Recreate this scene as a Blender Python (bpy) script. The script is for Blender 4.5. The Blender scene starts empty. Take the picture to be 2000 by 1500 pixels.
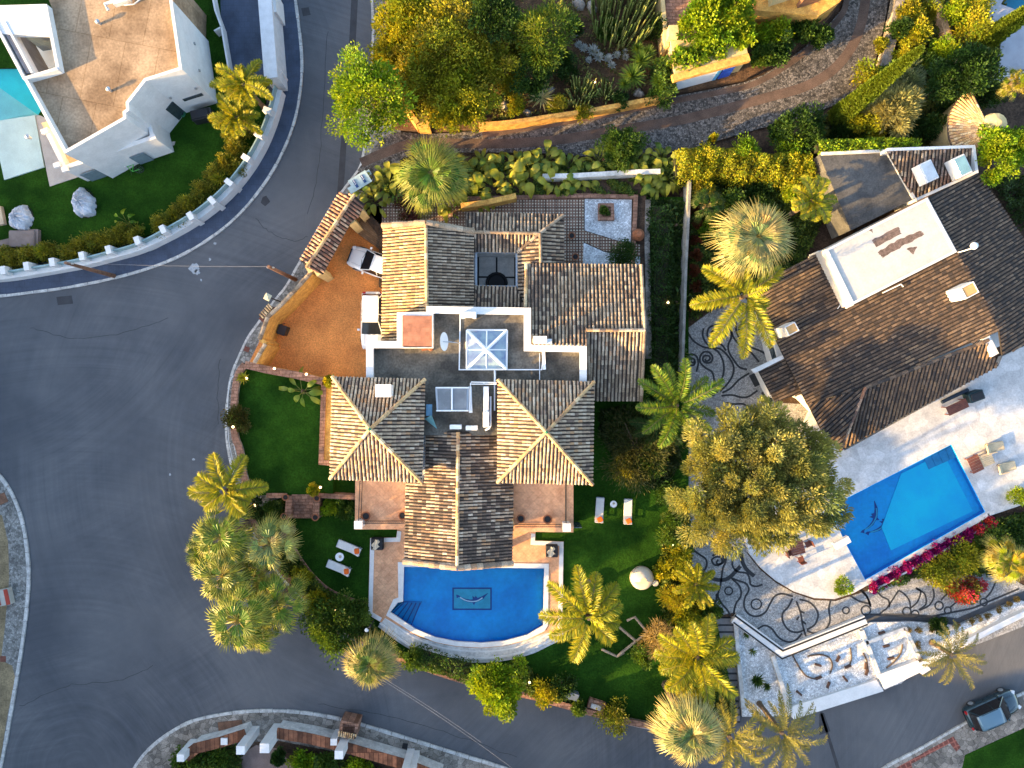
import bpy, math, random
import numpy as np
from mathutils import Vector, Matrix
from mathutils.geometry import tessellate_polygon
R = math.radians
SC = bpy.context.scene; COL = SC.collection
# ---------------------------------------------------------------- camera, world, sun
H = 56.0; S = 0.04                       # camera height, metres per photo pixel at z=0
cam = bpy.data.cameras.new('camera'); cam.sensor_width = 36; cam.lens = 18*H/40; cam.clip_end = 3000; cam.clip_start = 1
co = bpy.data.objects.new('camera', cam); COL.objects.link(co); co.location = (0, 0, H); SC.camera = co
SUN_AZ = Vector((-0.915, -0.405, 0)).normalized(); SUN_EL = R(14)
w = bpy.data.worlds.new('World'); SC.world = w; w.use_nodes = True
nt = w.node_tree; bg = nt.nodes['Background']; sky = nt.nodes.new('ShaderNodeTexSky')
sky.sky_type = 'NISHITA'; sky.sun_disc = False; sky.sun_elevation = SUN_EL
sky.sun_rotation = math.atan2(SUN_AZ.x, SUN_AZ.y); sky.air_density = 1.0; sky.dust_density = 2.2; sky.ozone_density = 1.2
nt.links.new(sky.outputs[0], bg.inputs[0]); bg.inputs[1].default_value = 0.15
sl = bpy.data.lights.new('sun', 'SUN'); sl.energy = 4.3; sl.angle = R(0.6); sl.color = (1.0, 0.64, 0.24)
so = bpy.data.objects.new('sun', sl); COL.objects.link(so)
sd = (SUN_AZ*math.cos(SUN_EL)+Vector((0, 0, math.sin(SUN_EL))))
so.rotation_euler = sd.to_track_quat('Z', 'Y').to_euler(); so.location = sd*100
SC.view_settings.view_transform = 'Standard'; SC.view_settings.look = 'None'; SC.view_settings.gamma = 1
SC.view_settings.exposure = 2.33
rng = np.random.default_rng(7); random.seed(7)
# ---------------------------------------------------------------- helpers
def P(x, y, z=0.0):
    k = S*(H-z)/H
    return ((x-1000)*k, (750-y)*k, z)
def P2(x, y, z=0.0): return P(x, y, z)[:2]
def PL(pts, z): return [P2(x, y, z) for x, y in pts]
WLOC = {}
def tag(o, label=None, cat=None, group=None, kind=None):
    if label: o['label'] = label
    if cat: o['category'] = cat
    if group: o['group'] = group
    if kind: o['kind'] = kind
    return o
def empty(name, loc=(0, 0, 0), rz=0, label=None, cat=None, group=None):
    o = bpy.data.objects.new(name, None); COL.objects.link(o); o.location = loc; o.rotation_euler = (0, 0, rz)
    o.empty_display_size = .3
    WLOC[o.name] = Vector(loc) if rz == 0 else Vector((0, 0, 0))
    return tag(o, label, cat, group)
def origin_of(o): return WLOC.get(o.name, Vector((0, 0, 0)))
def copy_tree(o, parent=None):
    c = o.copy(); COL.objects.link(c); c.parent = parent
    for ch in list(o.children): copy_tree(ch, c)
    return c
def place(o, loc, rz=0, s=1.0, label=None, group=None):
    o.location = loc; o.rotation_euler = (0, 0, rz); o.scale = (s, s, s) if not hasattr(s, '__len__') else s
    if label: o['label'] = label
    if group: o['group'] = group
    return o
# ---- materials
MATS = {}
def mat(name, c, rough=.8, var=.25, scale=1.5, c2=None, bump=0, bscale=30, metal=0, attr=False, fine=0.12, coord='Object', spec=.3, detail=4):
    if name in MATS: return MATS[name]
    m = bpy.data.materials.new(name); m.use_nodes = True; n = m.node_tree.nodes; l = m.node_tree.links
    b = n['Principled BSDF']; b.inputs['Roughness'].default_value = rough; b.inputs['Metallic'].default_value = metal
    b.inputs['Specular IOR Level'].default_value = spec
    g = n.new('ShaderNodeNewGeometry')
    t1 = n.new('ShaderNodeTexNoise'); t1.inputs['Scale'].default_value = scale; t1.inputs['Detail'].default_value = detail; t1.inputs['Roughness'].default_value = .6
    l.new(g.outputs['Position'], t1.inputs['Vector'])
    t2 = n.new('ShaderNodeTexNoise'); t2.inputs['Scale'].default_value = bscale; t2.inputs['Detail'].default_value = 3
    l.new(g.outputs['Position'], t2.inputs['Vector'])
    if attr:
        a = n.new('ShaderNodeAttribute'); a.attribute_name = 'Col'; base = a.outputs['Color']
    else:
        mx = n.new('ShaderNodeMix'); mx.data_type = 'RGBA'
        k = 1-var
        d = c2 if c2 else (c[0]*k, c[1]*k, c[2]*k)
        mx.inputs[6].default_value = (*d, 1); mx.inputs[7].default_value = (*c, 1)
        rm = n.new('ShaderNodeMapRange'); rm.inputs[1].default_value = .36; rm.inputs[2].default_value = .64
        l.new(t1.outputs[0], rm.inputs[0]); l.new(rm.outputs[0], mx.inputs[0]); base = mx.outputs[2]
    hv = n.new('ShaderNodeMapRange'); hv.inputs[1].default_value = .3; hv.inputs[2].default_value = .7
    hv.inputs[3].default_value = 1-fine; hv.inputs[4].default_value = 1+fine
    l.new(t2.outputs[0], hv.inputs[0])
    ml = n.new('ShaderNodeMix'); ml.data_type = 'RGBA'; ml.blend_type = 'MULTIPLY'; ml.inputs[0].default_value = 1
    l.new(base, ml.inputs[6]); l.new(hv.outputs[0], ml.inputs[7])
    l.new(ml.outputs[2], b.inputs['Base Color'])
    if bump:
        bp = n.new('ShaderNodeBump'); bp.inputs['Strength'].default_value = bump; bp.inputs['Distance'].default_value = .05
        l.new(t2.outputs[0], bp.inputs['Height']); l.new(bp.outputs[0], b.inputs['Normal'])
    MATS[name] = m
    return m
def foliage(name, trans=.3, rough=.55, tint=(1.25, 1.2, .5)):
    if name in MATS: return MATS[name]
    m = bpy.data.materials.new(name); m.use_nodes = True; n = m.node_tree.nodes; l = m.node_tree.links
    b = n['Principled BSDF']; b.inputs['Roughness'].default_value = rough; b.inputs['Specular IOR Level'].default_value = .25
    a = n.new('ShaderNodeAttribute'); a.attribute_name = 'Col'; l.new(a.outputs['Color'], b.inputs['Base Color'])
    t = n.new('ShaderNodeBsdfTranslucent'); ml = n.new('ShaderNodeMix'); ml.data_type = 'RGBA'; ml.blend_type = 'MULTIPLY'; ml.inputs[0].default_value = 1
    l.new(a.outputs['Color'], ml.inputs[6]); ml.inputs[7].default_value = (*tint, 1); l.new(ml.outputs[2], t.inputs[0])
    mx = n.new('ShaderNodeMixShader'); mx.inputs[0].default_value = trans
    l.new(b.outputs[0], mx.inputs[1]); l.new(t.outputs[0], mx.inputs[2]); l.new(mx.outputs[0], n['Material Output'].inputs[0])
    MATS[name] = m; return m
def glow(name, c, e):
    m = bpy.data.materials.new(name); m.use_nodes = True; b = m.node_tree.nodes['Principled BSDF']
    b.inputs['Base Color'].default_value = (*c, 1); b.inputs['Emission Color'].default_value = (*c, 1); b.inputs['Emission Strength'].default_value = e
    MATS[name] = m; return m
def voro(m, scale, dark=.45, rnd=1.0, edge=.06, colvar=.5, mapping=None, feature='DISTANCE_TO_EDGE', bump=.4):
    """overlay stone-cell pattern with joints on a material's base colour"""
    n = m.node_tree.nodes; l = m.node_tree.links; b = n['Principled BSDF']
    src = b.inputs['Base Color'].links[0].from_socket
    g = n.new('ShaderNodeNewGeometry')
    v1 = n.new('ShaderNodeTexVoronoi'); v1.feature = 'DISTANCE_TO_EDGE'; v1.inputs['Scale'].default_value = scale; v1.inputs['Randomness'].default_value = rnd
    v2 = n.new('ShaderNodeTexVoronoi'); v2.inputs['Scale'].default_value = scale; v2.inputs['Randomness'].default_value = rnd
    mp = n.new('ShaderNodeMapping'); mp.inputs['Scale'].default_value = mapping[0] if mapping else (1, 1, 1)
    mp.inputs['Rotation'].default_value = (0, 0, mapping[1] if mapping else 0)
    l.new(g.outputs['Position'], mp.inputs[0]); l.new(mp.outputs[0], v1.inputs['Vector']); l.new(mp.outputs[0], v2.inputs['Vector'])
    r = n.new('ShaderNodeMapRange'); r.inputs[1].default_value = 0; r.inputs[2].default_value = edge; r.inputs[3].default_value = dark; r.inputs[4].default_value = 1
    l.new(v1.outputs['Distance'], r.inputs[0])
    s = n.new('ShaderNodeSeparateColor'); l.new(v2.outputs['Color'], s.inputs[0])
    r2 = n.new('ShaderNodeMapRange'); r2.inputs[3].default_value = 1-colvar; r2.inputs[4].default_value = 1+colvar*.6; l.new(s.outputs[0], r2.inputs[0])
    mm = n.new('ShaderNodeMath'); mm.operation = 'MULTIPLY'; l.new(r.outputs[0], mm.inputs[0]); l.new(r2.outputs[0], mm.inputs[1])
    ml = n.new('ShaderNodeMix'); ml.data_type = 'RGBA'; ml.blend_type = 'MULTIPLY'; ml.inputs[0].default_value = 1
    l.new(src, ml.inputs[6]); l.new(mm.outputs[0], ml.inputs[7]); l.new(ml.outputs[2], b.inputs['Base Color'])
    if bump:
        bp = n.new('ShaderNodeBump'); bp.inputs['Strength'].default_value = bump; bp.inputs['Distance'].default_value = .03
        l.new(r.outputs[0], bp.inputs['Height']); l.new(bp.outputs[0], b.inputs['Normal'])
    return m
def bricks(m, bw, bh, mortar=(.3, .3, .3), rz=0, ms=.03, var=.3, off=.5):
    n = m.node_tree.nodes; l = m.node_tree.links; b = n['Principled BSDF']; src = b.inputs['Base Color'].links[0].from_socket
    g = n.new('ShaderNodeNewGeometry'); mp = n.new('ShaderNodeMapping'); mp.inputs['Rotation'].default_value = (0, 0, rz)
    l.new(g.outputs['Position'], mp.inputs[0])
    t = n.new('ShaderNodeTexBrick'); t.offset = off; t.inputs['Scale'].default_value = 1; t.inputs['Brick Width'].default_value = bw; t.inputs['Row Height'].default_value = bh
    t.inputs['Mortar Size'].default_value = ms; t.inputs['Mortar'].default_value = (*mortar, 1)
    t.inputs['Color1'].default_value = (1-var,)*3+(1,); t.inputs['Color2'].default_value = (1, 1, 1, 1)
    l.new(mp.outputs[0], t.inputs[0])
    ml = n.new('ShaderNodeMix'); ml.data_type = 'RGBA'; ml.blend_type = 'MULTIPLY'; ml.inputs[0].default_value = 1
    l.new(src, ml.inputs[6]); l.new(t.outputs[0], ml.inputs[7]); l.new(ml.outputs[2], b.inputs['Base Color'])
    return m
# ---- mesh builder
class MB:
    def __init__(s): s.v = []; s.f = []; s.m = []; s.c = []; s.mi = 0; s.col = (.5, .5, .5)
    def face(s, pts, col=None):
        k = len(s.v); s.v.extend(tuple(p) for p in pts); s.f.append(tuple(range(k, k+len(pts)))); s.m.append(s.mi); s.c.append(col or s.col)
    def mesh(s, V, F, col=None):
        k = len(s.v); s.v.extend(tuple(p) for p in V)
        for f in F: s.f.append(tuple(i+k for i in f)); s.m.append(s.mi); s.c.append(col or s.col)
    def box(s, c, d, rz=0, tilt=None, col=None):
        cs, sn = math.cos(rz), math.sin(rz); V = []
        for z in (-.5, .5):
            for x, y in ((-.5, -.5), (.5, -.5), (.5, .5), (-.5, .5)):
                p = Vector((x*d[0], y*d[1], z*d[2]))
                if tilt is not None: p = tilt @ p
                V.append((c[0]+p.x*cs-p.y*sn, c[1]+p.x*sn+p.y*cs, c[2]+p.z))
        s.mesh(V, [(3, 2, 1, 0), (4, 5, 6, 7), (0, 1, 5, 4), (1, 2, 6, 5), (2, 3, 7, 6), (3, 0, 4, 7)], col)
    def rbox(s, c, d, r=.05, rz=0, col=None, n=3):
        """box with rounded plan corners and softened top edge"""
        pts = []
        for cx, cy, a0 in ((1, 1, 0), (-1, 1, 90), (-1, -1, 180), (1, -1, 270)):
            for i in range(n+1):
                a = R(a0+90*i/n); pts.append((cx*(d[0]/2-r)+math.cos(a)*r, cy*(d[1]/2-r)+math.sin(a)*r))
        cs, sn = math.cos(rz), math.sin(rz); e = min(r*.5, d[2]*.3)
        rings = [(1, -d[2]/2), (1, d[2]/2-e), (1-2*e*.7/min(d[0], d[1]), d[2]/2)]
        V = []; N = len(pts)
        for k, z in rings:
            for x, y in pts: V.append((c[0]+(x*cs-y*sn)*k, c[1]+(x*sn+y*cs)*k, c[2]+z))
        F = [tuple(range(N-1, -1, -1)), tuple(range(2*N, 3*N))]
        for q in range(2):
            for i in range(N): F.append((q*N+i, q*N+(i+1) % N, (q+1)*N+(i+1) % N, (q+1)*N+i))
        s.mesh(V, F, col)
    def prism(s, poly, z0, z1, holes=(), bottom=False, col=None, sides=True):
        """flat polygon (2d pts, optional holes) at z1 with skirts to z0"""
        loops = [list(poly)]+[list(h) for h in holes]
        allp = [p for lp in loops for p in lp]
        tris = tessellate_polygon([[Vector((p[0], p[1], 0)) for p in lp] for lp in loops])
        V = [(p[0], p[1], z1) for p in allp]; F = []
        for t in tris:
            a, b, c = (allp[i] for i in t)
            cr = (b[0]-a[0])*(c[1]-a[1])-(b[1]-a[1])*(c[0]-a[0])
            F.append(tuple(t) if cr > 0 else tuple(reversed(t)))
        n = len(allp)
        if sides and z0 < z1-1e-5:
            V += [(p[0], p[1], z0) for p in allp]; k = 0
            for li, lp in enumerate(loops):
                area = sum(lp[i][0]*lp[(i+1) % len(lp)][1]-lp[(i+1) % len(lp)][0]*lp[i][1] for i in range(len(lp)))
                fl = (area > 0) != (li > 0)
                for i in range(len(lp)):
                    a, b = k+i, k+(i+1) % len(lp)
                    F.append((a+n, b+n, b, a) if fl else (b+n, a+n, a, b))
                k += len(lp)
            if bottom: F += [tuple(i+n for i in reversed(f)) for f in F[:len(tris)]]
        s.mesh(V, F, col)
    def tube(s, pts, r, n=6, col=None, cap=True):
        pts = [Vector(p) for p in pts]; rs = r if hasattr(r, '__len__') else [r]*len(pts); V = []; F = []
        up = Vector((0, 0, 1)); last = None
        for i, p in enumerate(pts):
            d = (pts[min(i+1, len(pts)-1)]-pts[max(i-1, 0)])
            d = d.normalized() if d.length > 1e-9 else Vector((0, 0, 1))
            if last is None:
                a = d.cross(up if abs(d.z) < .9 else Vector((1, 0, 0))).normalized()
            else: a = (last-d*last.dot(d)).normalized()
            last = a; b = d.cross(a)
            for k in range(n):
                t = 2*math.pi*k/n; V.append(p+(a*math.cos(t)+b*math.sin(t))*rs[i])
        for i in range(len(pts)-1):
            for k in range(n): F.append((i*n+k, i*n+(k+1) % n, (i+1)*n+(k+1) % n, (i+1)*n+k))
        if cap: F.append(tuple(range(n-1, -1, -1))); F.append(tuple((len(pts)-1)*n+k for k in range(n)))
        s.mesh(V, F, col)
    def lathe(s, c, prof, n=12, col=None, sc=(1, 1), rz=0):
        V = []; F = []
        for r_, z in prof:
            for k in range(n):
                t = 2*math.pi*k/n; x, y = r_*math.cos(t)*sc[0], r_*math.sin(t)*sc[1]
                V.append((c[0]+x*math.cos(rz)-y*math.sin(rz), c[1]+x*math.sin(rz)+y*math.cos(rz), c[2]+z))
        for i in range(len(prof)-1):
            for k in range(n): F.append((i*n+k, i*n+(k+1) % n, (i+1)*n+(k+1) % n, (i+1)*n+k))
        F.append(tuple(range(n-1, -1, -1))); F.append(tuple((len(prof)-1)*n+k for k in range(n)))
        s.mesh(V, F, col)
    def wall(s, pts, th, z0, z1, closed=False, col=None):
        """upright wall following 2d polyline, centred, mitred"""
        n = len(pts); L = []; Rr = []
        for i in range(n):
            p = Vector(pts[i][:2]); a = Vector(pts[i-1][:2]) if (i > 0 or closed) else None; b = Vector(pts[(i+1) % n][:2]) if (i < n-1 or closed) else None
            d1 = (p-a).normalized() if a is not None else None; d2 = (b-p).normalized() if b is not None else None
            if d1 is None: d1 = d2
            if d2 is None: d2 = d1
            n1 = Vector((-d1.y, d1.x)); n2 = Vector((-d2.y, d2.x)); m_ = (n1+n2)
            m_ = m_.normalized() if m_.length > 1e-6 else n1
            k = th/2/max(.35, m_.dot(n1)); L.append(p+m_*k); Rr.append(p-m_*k)
        za = z1 if hasattr(z1, '__len__') else [z1]*n
        V = []; F = []
        for i in range(n): V += [(L[i].x, L[i].y, z0), (Rr[i].x, Rr[i].y, z0), (Rr[i].x, Rr[i].y, za[i]), (L[i].x, L[i].y, za[i])]
        for i in range(n if closed else n-1):
            a = 4*i; b = 4*((i+1) % n)
            F += [(a+3, a+2, b+2, b+3), (a+1, b+1, b+2, a+2), (b, a, a+3, b+3)]
        if not closed: F += [(0, 1, 2, 3), (4*n-1, 4*n-2, 4*n-3, 4*n-4)]
        s.mesh(V, F, col)
    def ribbon(s, pts, wd, z, col=None):
        n = len(pts); V = []; F = []
        for i in range(n):
            a = Vector(pts[max(i-1, 0)][:2]); b = Vector(pts[min(i+1, n-1)][:2]); d = (b-a); d = d.normalized() if d.length > 0 else Vector((1, 0)); q = Vector((-d.y, d.x))*wd/2; p = Vector(pts[i][:2])
            V += [(p.x+q.x, p.y+q.y, z), (p.x-q.x, p.y-q.y, z)]
        for i in range(n-1): F.append((2*i+1, 2*i+3, 2*i+2, 2*i))
        s.mesh(V, F, col)
    def build(s, name, mats, parent=None, origin=None, smooth=False):
        me = bpy.data.meshes.new(name)
        if not s.v: s.v = [(0, 0, 0)]*3; s.f = [(0, 1, 2)]; s.m = [0]; s.c = [(0, 0, 0)]
        og = origin_of(parent) if parent is not None else (Vector(origin) if origin is not None else None)
        V = np.array(s.v, dtype=np.float32)
        if og is None: og = Vector((float(V[:, 0].mean()), float(V[:, 1].mean()), float(V[:, 2].min())))
        V = V-np.array(og, dtype=np.float32)
        me.from_pydata(V.tolist(), [], s.f)
        mats = mats if isinstance(mats, (list, tuple)) else [mats]
        for m in mats: me.materials.append(m)
        me.polygons.foreach_set('material_index', s.m)
        at = me.attributes.new('Col', 'FLOAT_COLOR', 'FACE')
        c = np.ones((len(s.f), 4), dtype=np.float32); c[:, :3] = np.array(s.c, dtype=np.float32); at.data.foreach_set('color', c.ravel())
        if smooth: me.polygons.foreach_set('use_smooth', [True]*len(s.f))
        me.validate(); me.update()
        o = bpy.data.objects.new(name, me); COL.objects.link(o)
        if parent is not None: o.parent = parent; WLOC[o.name] = og
        else: o.location = og; WLOC[o.name] = og
        return o
def struct(name, mb, mats, **k):
    o = mb.build(name, mats, **k); o['kind'] = 'structure'; return o
def npmesh(name, V, F, C, m, parent=None, origin=None):
    """V (n,3), F (m,k) same size faces, C (m,3)"""
    me = bpy.data.meshes.new(name); og = origin_of(parent) if parent is not None else Vector(origin)
    V = (V-np.array(og)).astype(np.float32); k = F.shape[1]
    me.vertices.add(len(V)); me.vertices.foreach_set('co', V.ravel())
    me.loops.add(F.size); me.loops.foreach_set('vertex_index', F.ravel().astype(np.int32))
    me.polygons.add(len(F)); me.polygons.foreach_set('loop_start', np.arange(0, F.size, k, dtype=np.int32))
    me.update(calc_edges=True); me.materials.append(m)
    at = me.attributes.new('Col', 'FLOAT_COLOR', 'FACE'); c = np.ones((len(F), 4), dtype=np.float32); c[:, :3] = C; at.data.foreach_set('color', c.ravel())
    o = bpy.data.objects.new(name, me); COL.objects.link(o)
    if parent is not None: o.parent = parent
    else: o.location = og
    WLOC[o.name] = og
    return o
def spline(pts, n=6, closed=False):
    out = []; m = len(pts); rngi = range(m if closed else m-1)
    for i in rngi:
        g = lambda j: np.array(pts[j % m] if closed else pts[min(max(j, 0), m-1)], dtype=float)
        p0, p1, p2, p3 = g(i-1), g(i), g(i+1), g(i+2)
        for k in range(n):
            t = k/n; out.append(tuple(.5*((2*p1)+(-p0+p2)*t+(2*p0-5*p1+4*p2-p3)*t*t+(-p0+3*p1-3*p2+p3)*t**3)))
    if not closed: out.append(tuple(pts[-1]))
    return out
def offs(pts, d):
    """offset closed 2d polygon outward by d (ccw assumed after fix)"""
    A = sum(pts[i][0]*pts[(i+1) % len(pts)][1]-pts[(i+1) % len(pts)][0]*pts[i][1] for i in range(len(pts)))
    sg = 1 if A > 0 else -1; out = []; n = len(pts)
    for i in range(n):
        a, p, b = Vector(pts[i-1]), Vector(pts[i]), Vector(pts[(i+1) % n])
        d1 = (p-a).normalized(); d2 = (b-p).normalized(); n1 = Vector((d1.y, -d1.x)); n2 = Vector((d2.y, -d2.x)); m_ = (n1+n2).normalized()
        out.append(tuple(p+m_*(sg*d/max(.35, m_.dot(n1)))))
    return out
# ---- tiled roofs
PAL_OLD = [((.35, .27, .19), 4), ((.25, .185, .13), 3), ((.16, .12, .09), 2), ((.34, .21, .125), 2), ((.40, .32, .235), 2)]
PAL_DARK = [((.085, .058, .042), 5), ((.12, .08, .055), 4), ((.16, .11, .075), 2), ((.055, .042, .036), 3)]
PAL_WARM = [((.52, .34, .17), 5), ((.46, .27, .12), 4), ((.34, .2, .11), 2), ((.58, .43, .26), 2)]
PAL_RED = [((.28, .13, .075), 4), ((.38, .22, .14), 3), ((.16, .085, .06), 3), ((.42, .28, .18), 2)]
def pick(pal, n):
    w_ = np.array([p[1] for p in pal], float); w_ /= w_.sum(); idx = rng.choice(len(pal), n, p=w_)
    c = np.array([p[0] for p in pal])[idx]; return c*(1+rng.uniform(-.18, .18, (n, 1)))
def plane_of(anch):
    a, b, c = (Vector(P(*q)) for q in anch); n = (b-a).cross(c-a).normalized()
    if n.z < 0: n = -n
    return a, n
def onplane(pl, x, y):
    a, n = pl; d = Vector(((x-1000)*S/H, (750-y)*S/H, -1)); o = Vector((0, 0, H)); t = (a-o).dot(n)/d.dot(n); return o+d*t
def vnoise(x, y, s=.6): 
    from mathutils import noise
    return noise.noise(Vector((x*s, y*s, 3.1)))
def tiles(mb, anch, poly, pal, pitch=.265, tl=.34, pal2=None, patch=.5, thick=.15, lift=0.0, mortar=None):
    pl = plane_of(anch); pts = [onplane(pl, x, y)+Vector((0, 0, lift)) for x, y in poly]; n = pl[1]
    d = Vector((n.x, n.y, 0)); d = d-n*d.dot(n); d.normalize(); a = n.cross(d); o = pts[0]
    uv = [((p-o).dot(d), (p-o).dot(a)) for p in pts]
    vs = [q[1] for q in uv]; v = min(vs)+pitch*.5
    # base slab
    base = list(pts); A = sum(base[i].x*base[(i+1) % len(base)].y-base[(i+1) % len(base)].x*base[i].y for i in range(len(base)))
    if A < 0: base.reverse()
    tr = tessellate_polygon([[Vector((p.x, p.y, 0)) for p in base]])
    V = [p for p in base]+[p-Vector((0, 0, thick)) for p in base]; nb = len(base); F = []
    for t in tr:
        aa, bb, cc = (base[i] for i in t); cr = (bb.x-aa.x)*(cc.y-aa.y)-(bb.y-aa.y)*(cc.x-aa.x)
        t = tuple(t) if cr > 0 else tuple(reversed(t)); F += [t, tuple(i+nb for i in reversed(t))]
    for i in range(nb): F.append((i+nb, (i+1) % nb+nb, (i+1) % nb, i))
    dk = pal[2][0] if len(pal) > 2 else pal[0][0]
    mb.mesh(V, F, (.035, .025, .02) if pal is not PAL_DARK else (.022, .017, .015))
    rr = pitch*.345
    ang = [math.pi*k/4 for k in range(5)]
    while v < max(vs):
        us = []
        for i in range(len(uv)):
            (u0, v0), (u1, v1) = uv[i], uv[(i+1) % len(uv)]
            if (v0 <= v) != (v1 <= v): us.append(u0+(u1-u0)*(v-v0)/(v1-v0))
        us.sort()
        for k in range(0, len(us)-1, 2):
            ua, ub = us[k], us[k+1]; L = ub-ua
            if L < .08: continue
            nt_ = max(1, int(math.ceil(L/tl-.15))); cols = pick(pal, nt_); cols2 = pick(pal2, nt_) if pal2 else None
            prev = None
            jv = random.uniform(-.02, .02)
            for j in range(nt_):
                u_lo = ub-j*tl; u_hi = max(ua, ub-(j+1)*tl)-.03
                if u_lo-u_hi < .06: continue
                pc = o+d*u_lo+a*v
                c = cols[j]
                if pal2 is not None and vnoise(pc.x, pc.y, patch) > .08+random.uniform(-.2, .2): c = cols2[j]
                j2 = jv+random.uniform(-.012, .012); r0 = rr*random.uniform(.94, 1.06)
                lo = [o+d*u_lo+a*(v+j2-math.cos(t)*r0)+n*(math.sin(t)*r0*.95+.028) for t in ang]
                hi = [o+d*u_hi+a*(v+j2-math.cos(t)*r0*.84)+n*(math.sin(t)*r0*.8) for t in ang]
                c = tuple(float(q) for q in c)
                mb.mesh(lo+hi, [(q, q+1, q+6, q+5) for q in range(4)], c)
                mb.mesh(lo, [tuple(range(4, -1, -1))], tuple(q*.5 for q in c))
        v += pitch
def capline(mb, p0, p1, r=.13, pal=PAL_OLD, tl=.42, up=.06):
    p0, p1 = Vector(p0), Vector(p1); D = p1-p0; L = D.length; D.normalize(); side = D.cross(Vector((0, 0, 1))).normalized(); n_ = side.cross(D).normalized()
    k = max(1, int(L/tl)); cols = pick(pal, k); ang = [R(-25+230*i/6) for i in range(7)]
    for i in range(k):
        a, b = p0+D*(L*i/k), p0+D*(L*(i+1)/k+.03); r0 = r*random.uniform(.93, 1.08)
        A = [a+side*math.cos(t)*r0+n_*(math.sin(t)*r0+up) for t in ang]; B = [b+side*math.cos(t)*r0*.88+n_*(math.sin(t)*r0*.88+up-.01) for t in ang]
        mb.mesh(A+B, [(q, q+7, q+8, q+1) for q in range(6)]+[tuple(range(7))], tuple(float(x) for x in cols[i]))
# ---------------------------------------------------------------- materials
M = {}
M['tile'] = mat('clay_tile', (1, 1, 1), rough=.85, attr=True, bscale=14, fine=.35, bump=.25)
M['white'] = mat('white_render', (.66, .645, .63), rough=.7, var=.12, scale=1.2, bscale=8, fine=.05)
M['whited'] = mat('white_worn', (.62, .6, .57), rough=.8, var=.35, scale=1.6, bscale=6, fine=.14)
M['yellow'] = mat('ochre_render', (.68, .38, .09), rough=.85, var=.4, scale=2.4, c2=(.46, .22, .05), bscale=9, fine=.2, bump=.3)
M['cream'] = mat('cream_render', (.62, .46, .22), rough=.8, var=.2, scale=1.2, bscale=9)
M['black'] = mat('black_metal', (.02, .02, .022), rough=.45)
M['steel'] = mat('grey_metal', (.42, .44, .46), rough=.35, metal=.6, var=.1)
M['plastic'] = mat('white_plastic', (.75, .76, .77), rough=.4, var=.06)
M['dark'] = mat('dark_hollow', (.012, .012, .013), rough=.6)
M['glass'] = mat('window_glass', (.05, .07, .08), rough=.08, var=.3, spec=.9)
M['wood'] = mat('weathered_wood', (.20, .10, .06), rough=.8, var=.4, scale=4, bscale=25, fine=.25)
M['redwood'] = mat('red_brown_wood', (.17, .055, .035), rough=.6, var=.3, scale=4, bscale=25, fine=.2)
M['terra'] = mat('terracotta_pot', (.3, .11, .05), rough=.8, var=.3, scale=6)
M['soil'] = mat('garden_soil', (.075, .045, .028), rough=.95, var=.5, scale=1.3, bscale=7, fine=.45, bump=.8)
M['grass'] = mat('lawn_turf', (.021, .064, .006), rough=.95, var=.45, c2=(.008, .030, .003), scale=.38, bscale=9, fine=.30, bump=.7, spec=.05)
M['grassbase'] = M['grass']
# ================================================================ SETTING
def asphalt():
    m = mat('asphalt', (.100, .101, .107), rough=.9, var=.35, c2=(.060, .064, .073), scale=.13, bscale=38, fine=.22, bump=.35, detail=8)
    n = m.node_tree.nodes; l = m.node_tree.links; b = n['Principled BSDF']; src = b.inputs['Base Color'].links[0].from_socket
    g = n.new('ShaderNodeNewGeometry'); out = src
    for (cx, cy, sc, st, ph) in ((P(150, 1500)[0], P(150, 1500)[1], 2.2, .16, 0), (P(800, 900)[0], P(800, 900)[1], 1.9, .13, 3), (P(-150, 350)[0], P(-150, 350)[1], 2.3, .13, 1)):
        mp = n.new('ShaderNodeMapping'); mp.inputs['Location'].default_value = (-cx, -cy, 0); l.new(g.outputs['Position'], mp.inputs[0])
        ln = n.new('ShaderNodeVectorMath'); ln.operation = 'LENGTH'; l.new(mp.outputs[0], ln.inputs[0])
        cb = n.new('ShaderNodeCombineXYZ'); l.new(ln.outputs['Value'], cb.inputs[0])
        t = n.new('ShaderNodeTexNoise'); t.inputs['Scale'].default_value = sc; t.inputs['Detail'].default_value = 5; t.inputs['Roughness'].default_value = .75
        # noise along radius only, softly masked by a broad noise: worn tyre tracks
        l.new(cb.outputs[0], t.inputs['Vector'])
        k = n.new('ShaderNodeTexNoise'); k.inputs['Scale'].default_value = .11; k.inputs['Detail'].default_value = 2
        m2 = n.new('ShaderNodeMapping'); m2.inputs['Location'].default_value = (ph*13, 5, 0); l.new(g.outputs['Position'], m2.inputs[0]); l.new(m2.outputs[0], k.inputs['Vector'])
        kr = n.new('ShaderNodeMapRange'); kr.inputs[1].default_value = .42; kr.inputs[2].default_value = .62; l.new(k.outputs[0], kr.inputs[0])
        r = n.new('ShaderNodeMapRange'); r.inputs[1].default_value = .3; r.inputs[2].default_value = .7; r.inputs[3].default_value = 1-st; r.inputs[4].default_value = 1+st*1.5
        l.new(t.outputs[0], r.inputs[0])
        ml = n.new('ShaderNodeMix'); ml.data_type = 'RGBA'; ml.blend_type = 'MULTIPLY'
        l.new(kr.outputs[0], ml.inputs[0]); l.new(out, ml.inputs[6]); l.new(r.outputs[0], ml.inputs[7]); out = ml.outputs[2]
    l.new(out, b.inputs['Base Color']); return m
M['asphalt'] = asphalt()
M['asphalt2'] = mat('asphalt_patch', (.05, .05, .055), rough=.9, var=.3, scale=1, bscale=35, fine=.2)
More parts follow.
